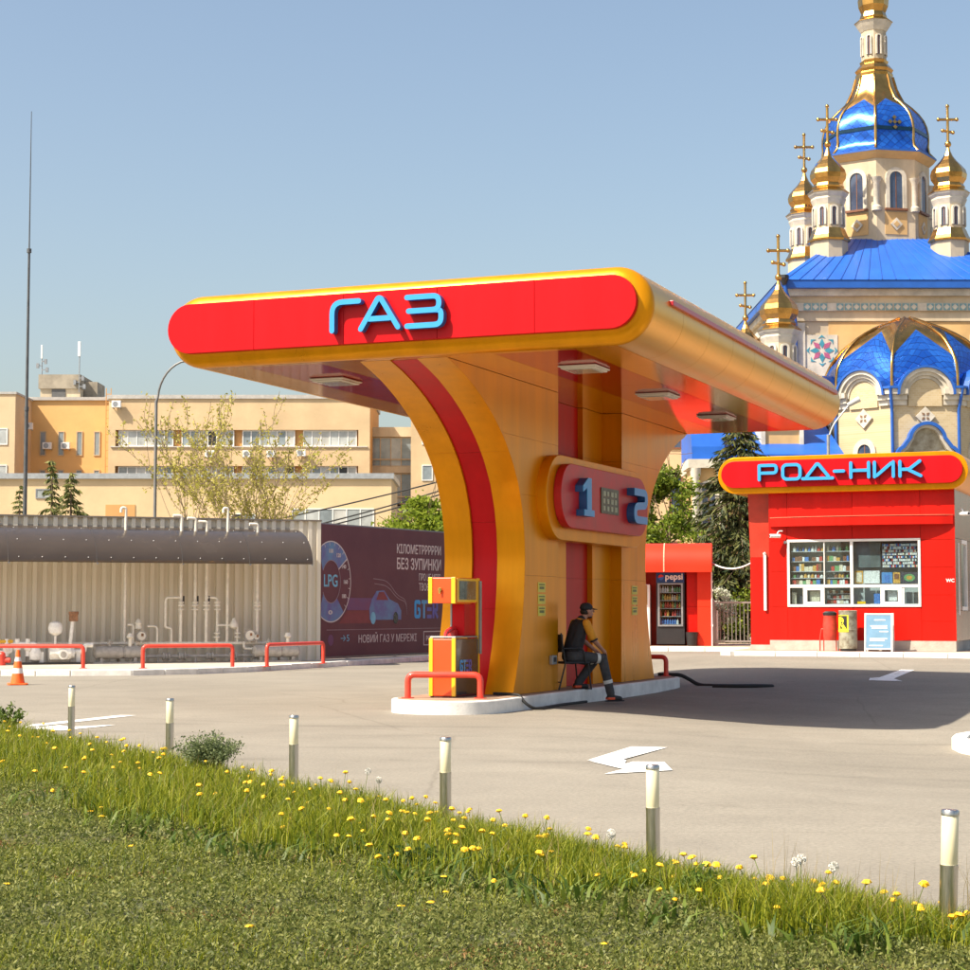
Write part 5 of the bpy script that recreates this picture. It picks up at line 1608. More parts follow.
BRICK = mat_brick('cream_brick', (0.54, 0.43, 0.26), (0.48, 0.37, 0.21), (0.55, 0.48, 0.36), 2.4)
CREAM = mat('cream_render', (0.52, 0.43, 0.30), rough=0.8, var=0.22, scale=.6, stretch=(1, 1, .35))
OCHRE = mat('ochre_render', (0.60, 0.38, 0.16), rough=0.8, var=0.12, scale=.8)
CWHITE = mat('white_stone', (0.55, 0.50, 0.41), rough=0.7, var=0.22, scale=1.2)
WDARK = mat('church_window_glass', (0.05, 0.07, 0.12), rough=0.08, var=0.3, scale=.8, coat=.8)
WFRAME = mat('church_window_brown', (0.20, 0.08, 0.04), rough=0.5)

chu = thing('orthodox_church', 'cream brick church with gilded onion domes and blue tiled roofs behind the kiosks', 'church', (21.4, 100.0, 0))
def cpart(q, name, m_, par=chu, smooth=0, **k): return q.build(name, m_, par, smooth=smooth, **k)
ROT = R(22.5 + 11)      # octagon turned so that one face looks a little right of the camera

def onion(q, x, y, z0, r, h, n=8, rot=ROT):
    """Eight-sided onion: narrow foot, wide belly, concave taper to a point."""
    k = [(.86, 0), (.90, .05), (.80, .12), (.98, .22), (1.02, .32), (.94, .42), (.72, .52), (.46, .62), (.26, .72), (.14, .82), (.07, .92), (.03, 1.0)]
    q.lathe([(r * a, z0 + h * b_) for a, b_ in k], n, x, y, rot)
def cross(par, x, y, z, h):
    q = MB(); t = h * .035
    q.cyl((x, y, z), (x, y, z + h), t, n=8)
    for zz, w_ in ((.66, .23), (.84, .0), (.38, .13)):
        if w_: q.cyl((x - h * w_, y, z + h * (zz + .0)), (x + h * w_, y, z + h * (zz - (.05 if w_ < .2 else 0))), t, n=8)
    for dx, zz in ((-.23, .66), (.23, .66), (0, 1.0), (-.13, .38), (.13, .33), (0, .66)):
        q.ball((x + h * dx, y, z + h * zz), h * .05, 8, 6)
    q.ball((x, y, z + h * .03), h * .085, 10, 6)
    q.build('cross', GOLD, par, smooth=50)

def arch_poly(w_, h, x=0.0, z=0.0, n=10):
    """Upright opening with a round head; w_ wide, h tall, foot at z."""
    r = w_ / 2
    return [(x - r, z), (x + r, z)] + [(x + r * math.cos(t), z + h - r + r * math.sin(t)) for t in np.linspace(0, math.pi, n)]
def face_put(o, par, cx, cy, ap, ang):
    """Stand an object built facing -y against a face whose outward normal is at ang from -y towards +x."""
    o.parent = par
    o.location = (cx + ap * math.sin(ang), cy - ap * math.cos(ang), 0)
    o.rotation_euler = (0, 0, ang)
    return o

def arch_window(par, cx, cy, ap, ang, w_, h, z, surround=.14, sill=True, name='window', dm=WDARK):
    outer = arch_poly(w_ + 2 * surround, h + surround, 0, z)
    inner = arch_poly(w_, h, 0, z)
    q = MB(); n = len(outer)
    for y0, y1 in ((-.10, .02),):
        vs = [(x, y0, zz) for x, zz in outer] + [(x, y0, zz) for x, zz in inner] + [(x, y1, zz) for x, zz in outer] + [(x, y1, zz) for x, zz in inner]
        fs = []
        for k in range(1, n):
            j = (k + 1) % n
            fs += [(k, j, n + j, n + k), (2 * n + k, 2 * n + j, j, k), (n + k, n + j, 3 * n + j, 3 * n + k)]
        q.add(vs, fs)
    f = face_put(q.build(name, CWHITE, par, fix=True), par, cx, cy, ap, ang)
    q = MB(); q.prism_y(inner, -.03, .01); q.build('pane', dm, f)
    q = MB(); q.box(-.02, .02, -.045, -.031, z + .02, z + h - .02); q.build('glazing_bar', WFRAME, f)
    if sill:
        q = MB(); q.box(-w_ / 2 - surround - .04, w_ / 2 + surround + .04, -.16, .02, z - .12, z - .005); q.build('sill', WFRAME, f)
    return f

# --- shield dome: blue faces with gold crown between gold ribs
def shield_dome(par, cx, cy, prof, z_edge, z_mid, rot, n=8, faces=None):
    zs = sorted(z for r, z in prof)
    rr = lambda z: float(np.interp(z, [p[1] for p in prof], [p[0] for p in prof]))
    faces = range(n) if faces is None else faces
    nz_ = 10
    z0, z1 = prof[0][1], prof[-1][1]
    for k in faces:
        a0, a1 = rot + 2 * math.pi * k / n, rot + 2 * math.pi * (k + 1) / n
        E0 = lambda z: Vector((cx + rr(z) * math.cos(a0), cy + rr(z) * math.sin(a0), z))
        E1 = lambda z: Vector((cx + rr(z) * math.cos(a1), cy + rr(z) * math.sin(a1), z))
        Mi = lambda z: (E0(z) + E1(z)) / 2
        def ladder(q, za, zb):
            m = nz_ + 1; vs = []
            for t in np.linspace(0, 1, m):
                e = za[0] + (zb[0] - za[0]) * t; mm = za[1] + (zb[1] - za[1]) * t
                vs += [E0(e), Mi(mm), E1(e)]
            fs = []
            for i in range(m - 1):
                for j in (0, 1): fs.append((3 * i + j, 3 * i + j + 1, 3 * i + j + 4, 3 * i + j + 3))
            q.add(vs, fs)
        q = MB(); ladder(q, (z0, z0), (z_edge, z_mid)); df = q.build('dome_face', TILE, par, smooth=40)
        tdir = (E1(z0) - E0(z0)).normalized(); uvl = df.data.uv_layers.new(name='tiles'); vco = df.data.vertices; m0 = Mi(z0)
        hs_ = [0.0]
        for i in range(nz_): hs_.append(hs_[-1] + (vco[3 * i + 4].co - vco[3 * i + 1].co).length)
        for lp_ in df.data.loops:
            vi = lp_.vertex_index; uvl.data[lp_.index].uv = ((vco[vi].co - m0).dot(tdir), hs_[vi // 3])
        if z1 > z_mid + .01:
            q = MB(); ladder(q, (z_edge, z_mid), (z1, z1)); q.build('gold_crown', GOLD, par, smooth=40)
        q = MB(); q.tube([E0(z) for z in np.linspace(z0, z1, 14)], .075, 6); q.build('dome_rib', GOLD, par, smooth=60)

AX = 0.0
# main tower, top down
tw = empty('main_tower'); tw.parent = chu
q = MB(); onion(q, 0, 0, 33.75, .82, 3.6); q.build('onion_dome', GOLD, tw)
cross(tw, 0, 0, 37.3, 2.6)
q = MB(); q.lathe([(.70, 33.12), (.86, 33.35), (.98, 33.55), (1.02, 33.62), (.86, 33.74)], 8, 0, 0, ROT); q.build('lantern_cornice', CWHITE, tw)
q = MB(); q.lathe([(1.05, 33.625), (1.05, 33.66), (.82, 33.80)], 8, 0, 0, ROT); q.build('lantern_eave', GOLD, tw)
q = MB(); q.lathe([(.67, 31.5), (.67, 33.12)], 8, 0, 0, ROT); q.build('lantern', CREAM, tw)
q = MB(); q.lathe([(1.00, 30.55), (1.02, 30.7), (.96, 30.8), (1.04, 30.95), (.84, 31.2), (.74, 31.3), (.78, 31.45), (.68, 31.52)], 8, 0, 0, ROT); q.build('lantern_base', GOLD, tw)
for k in range(8):
    ang = R(11) + k * math.pi / 4
    if abs(math.degrees(math.atan2(math.sin(ang), math.cos(ang)))) < 110:
        arch_window(tw, 0, 0, .67 * math.cos(R(22.5)) + .005, ang, .17, 1.05, 31.75, .07, False, 'lantern_window')
dome_prof = [(3.20, 25.84), (2.78, 26.3), (2.84, 26.84), (2.80, 27.5), (2.55, 28.1), (2.15, 28.6), (1.55, 29.1), (1.22, 29.75), (1.00, 30.55)]
shield_dome(tw, 0, 0, dome_prof, 28.35, 29.05, ROT)
q = MB(); q.lathe([(2.9, 25.45), (3.1, 25.62), (3.24, 25.80), (3.24, 25.84)], 8, 0, 0, ROT); q.build('tower_cornice', OCHRE, tw)
q = MB(); q.lathe([(3.26, 25.80), (3.26, 25.90)], 8, 0, 0, ROT); q.build('tower_eave', BTRIM, tw)
q = MB(); q.lathe([(2.86, 20.5), (2.86, 25.46)], 8, 0, 0, ROT); q.build('drum', CREAM, tw)
AP = 2.86 * math.cos(R(22.5))
for k in range(8):
    ang = R(11) + k * math.pi / 4
    if abs(math.degrees(math.atan2(math.sin(ang), math.cos(ang)))) > 110: continue
    arch_window(tw, 0, 0, AP + .005, ang, .74, 2.0, 22.75, .22, True, 'tower_window')
    q = MB(); q.prism_y([(.0, 21.55), (.34, 21.9), (0, 22.25), (-.34, 21.9)], -.08, .01); d_ = face_put(q.build('diamond_ornament', CWHITE, tw), tw, 0, 0, AP + .005, ang)
    q = MB(); q.prism_y([(.0, 21.72), (.18, 21.9), (0, 22.08), (-.18, 21.9)], -.10, -.081); q.build('inlay', OCHRE, d_)
    q = MB(); q.box(-.62, .62, -.03, .01, 21.35, 22.55); face_put(q.build('ochre_panel', OCHRE, tw), tw, 0, 0, AP + .003, ang)
    aa = ang + R(22.5); px_, py_ = 2.84 * math.sin(aa), -2.84 * math.cos(aa)
    q = MB(); q.lathe([(.26, 22.6), (.26, 22.8), (.17, 22.9), (.17, 24.1), (.26, 24.25), (.30, 24.4)], 12, px_, py_); q.build('column', CWHITE, tw, smooth=40)
q = MB(); q.lathe([(2.865, 27.02), (2.862, 27.22)], 8, 0, 0, ROT, cap=False); q.build('dome_band', mat('dark_teal_tiles', (0.006, 0.035, 0.07), rough=.25, metal=.5), tw)
# gold crosses of little lozenges on the dome faces
for dx, dz in ((0, 0), (.26, 0), (-.26, 0), (0, .26), (0, -.3)):
    q = MB(); q.prism_y([(dx, dz - .13), (dx + .13, dz), (dx, dz + .13), (dx - .13, dz)], -.02, .02)
    o = q.build('dome_lozenge', GOLD, tw); o.location = (2.66 * math.sin(R(11)), -2.66 * math.cos(R(11)), 27.45); o.rotation_euler = (R(-10), 0, R(11))

# corner turrets
def turret(x, y, dz=0.0, s=1.0, low=False):
    e = empty('corner_turret'); e.parent = chu; e.location = (x, y, dz); e.scale = (s, s, s)
    if not low:
        q = MB(); q.lathe([(.98, 18.2), (.98, 20.62)], 8, 0, 0, ROT); q.build('turret_base', CREAM, e)
        q = MB(); q.lathe([(1.10, 20.62), (1.12, 20.72), (.98, 20.95), (.84, 21.3)], 8, 0, 0, ROT); q.build('turret_skirt', GOLD, e)
    q = MB(); q.lathe([(.80, 21.0 if not low else 20.6), (.80, 22.6)], 8, 0, 0, ROT); q.build('turret_shaft', CREAM, e)
    q = MB(); q.lathe([(.80, 22.55), (.86, 22.7), (.92, 22.85), (.90, 22.95), (1.02, 23.1), (1.06, 23.2)], 8, 0, 0, ROT); q.build('turret_cornice', CWHITE, e)
    q = MB(); q.lathe([(1.09, 23.2), (1.09, 23.24), (.84, 23.46)], 8, 0, 0, ROT); q.build('turret_eave', GOLD, e)
    q = MB(); onion(q, 0, 0, 23.42, .93, 2.5); q.build('onion_dome', GOLD, e)
    cross(e, 0, 0, 25.8, 2.1)
    for k in (-2, -1, 0, 1, 2):
        arch_window(e, 0, 0, .80 * math.cos(R(22.5)) + .005, R(11) + k * math.pi / 4, .24, .95, 21.45, .10, False, 'turret_window')
turret(-3.36, -4.0); turret(2.98, -4.0); turret(-3.2, 4.0, .55); turret(3.3, 4.0, .55)
turret(-7.3, -12.0, -8.0, .98, True); turret(-7.2, 0.0, -7.3, .95, True)

# nave body, cornice, hipped roof
bx0, bx1, by0, by1 = -5.95, 5.95, -7.0, 8.0
q = MB(); q.box(bx0, bx1, by0, by1, 0, 16.0); q.build('nave_wall', CREAM, chu)
for k, (ex, z0, z1) in enumerate(((.10, 16.0, 16.5), (.22, 16.5, 16.9), (.14, 16.9, 17.25), (.35, 17.25, 17.6))):
    q = MB(); q.box(bx0 - ex, bx1 + ex, by0 - ex, by1 + ex, z0 + .002, z1); q.build('cornice_course', CWHITE if k % 2 else CREAM, chu)
q = MB(); q.box(bx0 - .62, bx1 + .62, by0 - .7, by1 + .62, 17.602, 18.0); q.build('eave_fascia', BTRIM, chu)
rb = [(bx0 - .66, by0 - .74), (bx1 + .66, by0 - .74), (bx1 + .66, by1 + .66), (bx0 - .66, by1 + .66)]
rt = [(-2.6, -2.6), (2.6, -2.6), (2.6, 2.6), (-2.6, 2.6)]
q = MB(); q.add([(x, y, 18.002) for x, y in rb] + [(x, y, 21.1) for x, y in rt], [(0, 1, 5, 4), (1, 2, 6, 5), (2, 3, 7, 6), (3, 0, 4, 7), (4, 5, 6, 7), (3, 2, 1, 0)])
q.build('hipped_roof', BROOF, chu)
SEAM = mat('roof_seam_blue', (0.012, 0.08, 0.38), rough=.4)
for k in range(19):
    t = (k + .5) / 19
    a = Vector((rb[0][0] + (rb[1][0] - rb[0][0]) * t, rb[0][1], 18.01)); b_ = Vector((-2.6 + 5.2 * t, -2.6, 21.11))
    q = MB(); q.tube([a, b_], .03, 4); q.build('roof_seam', SEAM, chu)
# tile frieze
FT = mat('frieze_tile', (0.16, 0.30, 0.32), rough=.3, coat=.5)
f0 = None
for k in range(26):
    x = bx0 + .85 + k * .415
    if k in (3, 14): continue
    if f0 is None:
        q = MB(); q.box(-.17, .17, -.03, 0, -.17, .17); f0 = q.build('frieze_tile', FT, chu); f0.location = (x, by0 - .225, 16.70)
        q = MB(); q.prism_y([(0, -.15), (.15, 0), (0, .15), (-.15, 0)], -.045, -.031); fi = q.build('tile_inlay', CWHITE, f0)
    else:
        o = inst(f0, chu, (x, by0 - .225, 16.70)); inst(fi, o)
# ochre panel and white panel with eight-pointed star
q = MB(); q.box(-4.0, 3.2, by0 - .03, by0 - .002, 13.2, 15.95); q.build('ochre_panel', OCHRE, chu)
for sx in (-4.35, 2.4 + 1.6):
    q = MB(); q.box(sx - .85, sx + .80 if sx < 0 else sx + .85, by0 - .06, by0 - .032, 12.5, 15.3); wp = q.build('white_panel', CWHITE, chu)
    for k in range(8):
        a = k * math.pi / 4
        pts = [(.0, .12), (.14, .34), (0, .62), (-.14, .34)]
        q = MB(); q.prism_y([(sx + x * math.cos(a) - z * math.sin(a), 14.5 + x * math.sin(a) + z * math.cos(a)) for x, z in pts], by0 - .08, by0 - .061)
        q.build('star_petal', mat('star_pink', (0.42, 0.10, 0.20), rough=.5) if k % 2 else mat('star_teal', (0.05, 0.26, 0.34), rough=.5), wp)
        q = MB(); pts = [(.18, .62), (.0, .80), (-.18, .62), (0, .68)]
        q.prism_y([(sx + x * math.cos(a) - z * math.sin(a), 14.5 + x * math.sin(a) + z * math.cos(a)) for x, z in pts], by0 - .08, by0 - .061); q.build('star_tip', mat('star_teal', (0.05, 0.26, 0.34)), wp)
# corner piers and downpipes
q = MB(); q.box(bx0 - .02, bx0 + .75, by0 - .12, by0 - .062, 0, 15.9); q.build('corner_pier', CWHITE, chu)
def downpipe(x, y, z0, z1):
    q = MB(); q.cyl((x, y, z0), (x, y, z1), .09, n=10); q.build('downpipe', BTRIM, chu, smooth=50)
q = MB(); q.tube(rpath([(bx0 - .40, by0 - .85, 17.9), (bx0 - .3, by0 - .82, 17.3), (bx0 + .15, by0 - .40, 16.5), (bx0 + .25, by0 - .24, 15.9), (bx0 + .25, by0 - .24, 3)], .3), .09, 10); q.build('downpipe', BTRIM, chu, smooth=50)
q = MB(); q.lathe([(.1, 17.7), (.24, 18.05), (.24, 18.2)], 8, bx0 - .40, by0 - .85); q.build('hopper', DARK, chu)

# apse: five-sided, zakomara arches under a shield dome
ax, ay = -.85, -10.33
ARO = R(22.5)
apo = 3.67; cir = apo / math.cos(R(22.5))
ap = empty('apse'); ap.parent = chu
q = MB(); q.lathe([(cir, 0.0), (cir, 11.5)], 8, ax, ay, ARO); q.build('apse_wall', BRICK, ap)
q = MB(); q.box(ax - apo, ax + apo, ay, by0 + .1, 0, 11.5); q.build('apse_link', BRICK, ap)
ap_prof = [(cir + .06, 11.75), (cir + .06, 12.4), (cir - .02, 13.0), (cir - .35, 13.6), (cir - .95, 14.3), (cir - 1.9, 14.9), (cir - 3.0, 15.35), (.35, 15.6)]
shield_dome(ap, ax, ay, ap_prof, 13.3, 14.75, ARO)
for k, ang in enumerate((R(-90), R(-45), 0.0, R(45), R(90))):
    def fp(q, name, m_, off=0.0): return face_put(q.build(name, m_, ap, fix=True), ap, ax, ay, apo + off, ang)
    # eave cornice either side of the arch
    for s in (-1, 1):
        for j, (z0, z1, pr) in enumerate(((10.95, 11.2, .12), (11.2, 11.45, .24), (11.45, 11.7, .38))):
            lo, hi = (.86, apo * math.tan(R(22.5)) + pr * .41) if s > 0 else (-apo * math.tan(R(22.5)) - pr * .41, -.86)
            q = MB(); q.box(lo, hi, -pr, .05, z0 + .002, z1); fp(q, 'cornice_course', CWHITE)
        lo, hi = (1.30, apo * math.tan(R(22.5)) + .2) if s > 0 else (-apo * math.tan(R(22.5)) - .2, -1.30)
        q = MB(); q.box(lo, hi, -.46, .05, 11.705, 11.82); fp(q, 'blue_eave', BTRIM)
    # stepped archivolts
    for r0, r1, y0, m_, nm in ((1.26, 1.36, -.50, BTRIM, 'arch_rim'), (1.08, 1.255, -.40, CWHITE, 'archivolt'), (.92, 1.075, -.28, CWHITE, 'archivolt'), (.78, .915, -.16, CWHITE, 'archivolt')):
        o_ = [(r1 * math.cos(t), 11.42 + r1 * math.sin(t)) for t in np.linspace(0, math.pi, 19)]
        i_ = [(r0 * math.cos(t), 11.42 + r0 * math.sin(t)) for t in np.linspace(0, math.pi, 19)]
        q = MB(); q.prism_y(o_ + list(reversed(i_)), y0, 1.6); fp(q, nm, m_)
    q = MB(); q.prism_y([(-.78, 10.9), (.78, 10.9)] + [(.775 * math.cos(t), 11.42 + .775 * math.sin(t)) for t in np.linspace(0, math.pi, 15)], -.10, 1.2); fp(q, 'tympanum', BRICK)
    # quatrefoil ornament
    q = MB()
    pts = []
    for i in range(4):
        a = i * math.pi / 2
        for (x, z) in ((.16, .30), (.0, .46), (-.16, .30)): pts.append((x * math.cos(a) - z * math.sin(a), 10.42 + x * math.sin(a) + z * math.cos(a)))
    q.prism_y(pts, -.12, .01); f = fp(q, 'quatrefoil', CWHITE)
    q = MB()
    for i in range(4):
        a = i * math.pi / 2 + math.pi / 4
        q.prism_y([(x * math.cos(a) - z * math.sin(a), 10.42 + x * math.sin(a) + z * math.cos(a)) for x, z in ((0, .05), (.07, .14), (0, .25), (-.07, .14))], -.14, -.121)
    q.build('inlay', mat('ornament_brown', (0.20, 0.12, 0.07), rough=.6), f)
    if ang == 0.0:
        # trefoil gable with blue rim over a painted panel
        tre = lambda k_: [(-1.38 * k_, 8.1)] + [(-.95 * k_ + .45 * k_ * math.cos(t), 8.55 + .45 * k_ * math.sin(t)) for t in np.linspace(math.pi, math.pi * .62, 5)] + \
            [(.82 * k_ * math.cos(t), 9.25 + .82 * k_ * math.sin(t)) for t in np.linspace(math.pi * .95, math.pi * .05, 13)] + \
            [(.95 * k_ + .45 * k_ * math.cos(t), 8.55 + .45 * k_ * math.sin(t)) for t in np.linspace(math.pi * .38, 0, 5)] + [(1.38 * k_, 8.1)]
        q = MB(); q.prism_y(list(reversed(stroke(tre(1.0), .15, round_cap=False))), -.55, .01); fp(q, 'gable_rim', BTRIM)
        q = MB(); q.prism_y(stroke(tre(.88), .20, round_cap=False), -.38, .01); fp(q, 'gable_arch', CWHITE)
        q = MB(); q.prism_y([(x, z) for x, z in reversed(tre(.80))], -.08, .01); fp(q, 'painted_panel', mat('mural', (0.42, 0.40, 0.32), rough=.6, var=.4, scale=2.2, col2=(.20, .16, .10)))
    else:
        arch_window(ap, ax, ay, apo + .005, ang, .72, 1.45, 7.75, .26, True, 'apse_window')
    for s in (1,):
        aa = ang + R(22.5) * s; px_, py_ = ax + (cir + .10) * math.sin(aa), ay - (cir + .10) * math.cos(aa)
        q = MB(); q.tube(rpath([(ax + (cir + .42) * math.sin(aa), ay - (cir + .42) * math.cos(aa), 11.7), (ax + (cir + .3) * math.sin(aa), ay - (cir + .3) * math.cos(aa), 11.3), (px_, py_, 10.7), (px_, py_, 2)], .2), .075, 8); q.build('downpipe', BTRIM, ap, smooth=50)

# low side wing with blue roof, and a little bow-roofed porch at its left end
lw = empty('side_wing'); lw.parent = chu
q = MB(); q.box(-11.3, -4.9, -14.6, -7.0, 0, 8.1); q.build('wing_wall', OCHRE, lw)
q = MB(); q.box(-11.5, -4.9, -14.8, -7.0, 8.102, 8.5); q.build('wing_cornice', CWHITE, lw)
q = MB(); q.add([(-11.6, -15.0, 8.52), (-4.8, -15.0, 8.52), (-4.8, -8.0, 11.2), (-11.6, -8.0, 11.2), (-11.6, -8.0, 8.52), (-4.8, -8.0, 8.52)], [(0, 1, 2, 3), (0, 4, 5, 1), (1, 5, 2), (0, 3, 4), (3, 2, 5, 4)]); q.build('wing_roof', BROOF, lw)
q = MB(); q.box(-11.65, -4.75, -15.06, -15.0, 8.3, 8.56); q.build('wing_fascia', BTRIM, lw)
q = MB(); q.box(-8.2, -6.6, -13.2, -9.5, 8.9, 10.3); q.build('dormer_wall', OCHRE, lw)
q = MB(); q.box(-8.4, -8.201, -13.3, -9.5, 8.9, 10.35); q.box(-6.599, -6.4, -13.3, -9.5, 8.9, 10.35); q.build('dormer_cheek', CWHITE, lw)
q = MB(); q.box(-8.6, -6.2, -13.5, -9.4, 10.352, 10.55); q.build('dormer_roof', BROOF, lw)
q = MB(); q.prism_x([(-15.4, 8.3), (-13.0, 8.3), (-13.0, 10.6), (-13.6, 10.55), (-14.3, 10.2), (-14.9, 9.6), (-15.3, 8.9)], -11.9, -10.4); q.build('porch_roof', BROOF, lw, fix=True)
q = MB(); q.box(-12.1, -10.2, -15.6, -13.0, 7.9, 8.298); q.build('porch_cornice', CWHITE, lw)
q = MB(); q.box(-11.9, -10.4, -15.3, -13.0, 0, 7.898); q.build('porch_wall', OCHRE, lw)
for x in (-11.75, -10.55):
    q = MB(); q.lathe([(.16, 4.5), (.16, 7.4), (.24, 7.6), (.26, 7.89)], 10, x, -15.45); q.build('column', CWHITE, lw, smooth=40)
arch_window(lw, -11.15, -15.3, .005, 0.0, .6, 1.9, 5.3, .14, True, 'porch_window')

# lantern post in front of the apse
lp = thing('lamp_post', 'slim grey lamp post with a single arm in front of the church apse', 'lamp post', (14.9, 80.0, 0))
q = MB(); q.cyl((0, 0, 0), (0, 0, 9.0), .10, .07, 8); q.build('pole', GREYM, lp, smooth=50)
q = MB(); q.tube(rpath([(0, 0, 8.8), (.2, 0, 9.4), (.9, -.1, 10.3)], .3), .045, 6); q.build('arm', GREYM, lp)
q = MB(); q.tube([(.85, -.1, 10.27), (1.35, -.15, 10.55)], [.10, .13], 8); q.build('lamp_head', mat('lamp_head_grey', (.45, .45, .43), rough=.4), lp, smooth=50)

# ================================================================== HOUSE BEHIND THE SHELTER
PLAST = mat('peach_plaster', (0.60, 0.43, 0.26), rough=0.85, var=0.10, scale=.35)
hs = thing('beige_house', 'beige rendered house with tall dark windows behind the green tree', 'building', (11.0, 108.0, 0))
q = MB(); q.box(-6, 3.4, 0, 8, 0, 16.5); q.build('wall', PLAST, hs)
q = MB(); q.box(-6.3, 3.7, -.3, 8.3, 16.5, 16.9); q.build('roof', CWHITE, hs)
def win_rect(par, x0, x1, z0, z1, y, nm=1, fm=FR_, gm_=None, rec=.12):
    q = MB(); t = .09
    for a, b_, c_, d_ in ((x0, x1, z1 - t, z1), (x0, x1, z0, z0 + t), (x0, x0 + t, z0 + t, z1 - t), (x1 - t, x1, z0 + t, z1 - t)): q.box(a, b_, y - .07, y + .02, c_, d_)
    for k in range(1, nm):
        xx = x0 + (x1 - x0) * k / nm; q.box(xx - t / 2, xx + t / 2, y - .065, y + .02, z0 + t, z1 - t)
    f = q.build('window', fm, par)
    for k in range(nm):
        a = x0 + (x1 - x0) * k / nm + t / 2; b_ = x0 + (x1 - x0) * (k + 1) / nm - t / 2
        q = MB(); q.box(a, b_, y - .03, y - .01, z0 + t, z1 - t); q.build('pane', gm_[k % len(gm_)] if gm_ else WDARK, f)
    return f
for x in (-4.6, -2.4, -.2, 1.6):
    for z in (3.2, 7.0, 10.8):
        win_rect(hs, x, x + .75, z, z + 2.2, -.002, 1, WFRAME)

# ================================================================== OFFICE BUILDING, LEFT BACKGROUND
PEACH = mat('pale_peach_render', (0.60, 0.435, 0.25), rough=0.85, var=0.13, scale=.25, bump=.01, bscale=3)
ORNG = mat('orange_render', (0.70, 0.42, 0.16), rough=0.85, var=0.08, scale=.25, bump=.01, bscale=3)
PIER = mat('orange_pier_render', (0.55, 0.30, 0.11), rough=0.85, var=0.08, scale=.25)
GP = [mat('office_glass_%d' % k, c, rough=0.12, var=0.25, scale=.7, coat=.6) for k, c in enumerate(((.30, .33, .33), (.40, .42, .41), (.22, .26, .28), (.46, .46, .43)))]
GPD = mat('office_glass_open', (0.03, 0.03, 0.03), rough=0.3)
of = thing('office_building', 'long peach rendered office block with strip windows behind the fence', 'building', (-22.0, 168.0, 0))
def ob(x0, x1, y0, y1, z0, z1, name, m_, par=of):
    q = MB(); q.box(x0 + 22, x1 + 22, y0 - 168, y1 - 168, z0, z1); return q.build(name, m_, par)
MZ = [(0, 10.4), (10.4 + .0, 0)]
# main block built as bands so that the window strips sit in real recesses
X0, X1 = -34.33, -10.5
ob(X0, X1, 168.5, 182, 0, 20.6, 'main_core', PIER)
ob(X0, X1, 168, 168.498, 17.75, 20.6, 'wall_band', PEACH)
ob(X0, X1, 168, 168.498, 14.45, 16.25, 'wall_band', PEACH)
ob(X0, X1, 168, 168.498, 11.15, 12.95, 'wall_band', PEACH)
ob(X0, X1, 168, 168.498, 0, 9.65, 'wall_band', PEACH)
ob(X0, -33.7, 168, 168.498, 16.252, 17.748, 'wall_pier', PEACH); ob(-11.55, X1, 168, 168.498, 16.252, 17.748, 'wall_pier', PEACH)
ob(X0, -33.7, 168, 168.498, 12.952, 14.448, 'wall_pier', PEACH); ob(-11.55, X1, 168, 168.498, 12.952, 14.448, 'wall_pier', PEACH)
ob(X0 - .15, X1 + .15, 167.85, 182, 20.602, 20.95, 'parapet', mat('grey_coping', (.42, .40, .37), rough=.7))
for z0, z1 in ((16.27, 17.73), (12.97, 14.43), (9.67, 11.13)):
    for gx0, gx1, nm in ((-33.45, -28.45, 6), (-27.7, -22.9, 6), (-22.15, -17.35, 6), (-16.6, -11.7, 6)):
        gl = [random.choice(GP) for _ in range(6)]
        if random.random() < .6: gl[random.randrange(6)] = GPD
        win_rect(of, gx0 + 22, gx1 + 22, z0, z1, .30, nm, FR_, gl)
    ob(X0 + .2, X1 - .2, 167.88, 168.1, z0 - .12, z0 - .03, 'window_sill', mat('sill_grey', (.5, .47, .42), rough=.6))
# recessed orange section and left wing
ob(-44, -34.9, 172, 182, 0, 20.9, 'recess_wall', ORNG)
ob(-44, -34.3, 171.8, 182, 20.902, 21.2, 'parapet', mat('grey_coping', (.42, .40, .37), rough=.7))
for x in (-41.55, -39.85, -38.14, -36.5):
    win_rect(of, x + 22, x + 22.6, 15.7, 18.0, 3.998, 1, mat('tan_frame', (.50, .38, .24), rough=.6), [GP[2], GPD])
    win_rect(of, x + 22, x + 22.6, 12.4, 14.4, 3.998, 1, mat('tan_frame', (.50, .38, .24)), [GP[2]])
    win_rect(of, x + 22, x + 22.6, 9.1, 11.1, 3.998, 1, FR_, [GP[2]])
ob(-56, -42.35, 166, 182, 0, 20.8, 'left_wing_wall', mat('cream_wing_render', (.62, .46, .28), rough=.85, var=.08, scale=.25))
ob(-56.1, -42.25, 165.9, 182, 20.802, 21.0, 'parapet', mat('grey_coping', (.42, .40, .37), rough=.7))
for z in (16.2, 12.9): win_rect(of, -45.0 + 22, -43.0 + 22, z, z + 1.5, -2.002, 2, FR_, GP)
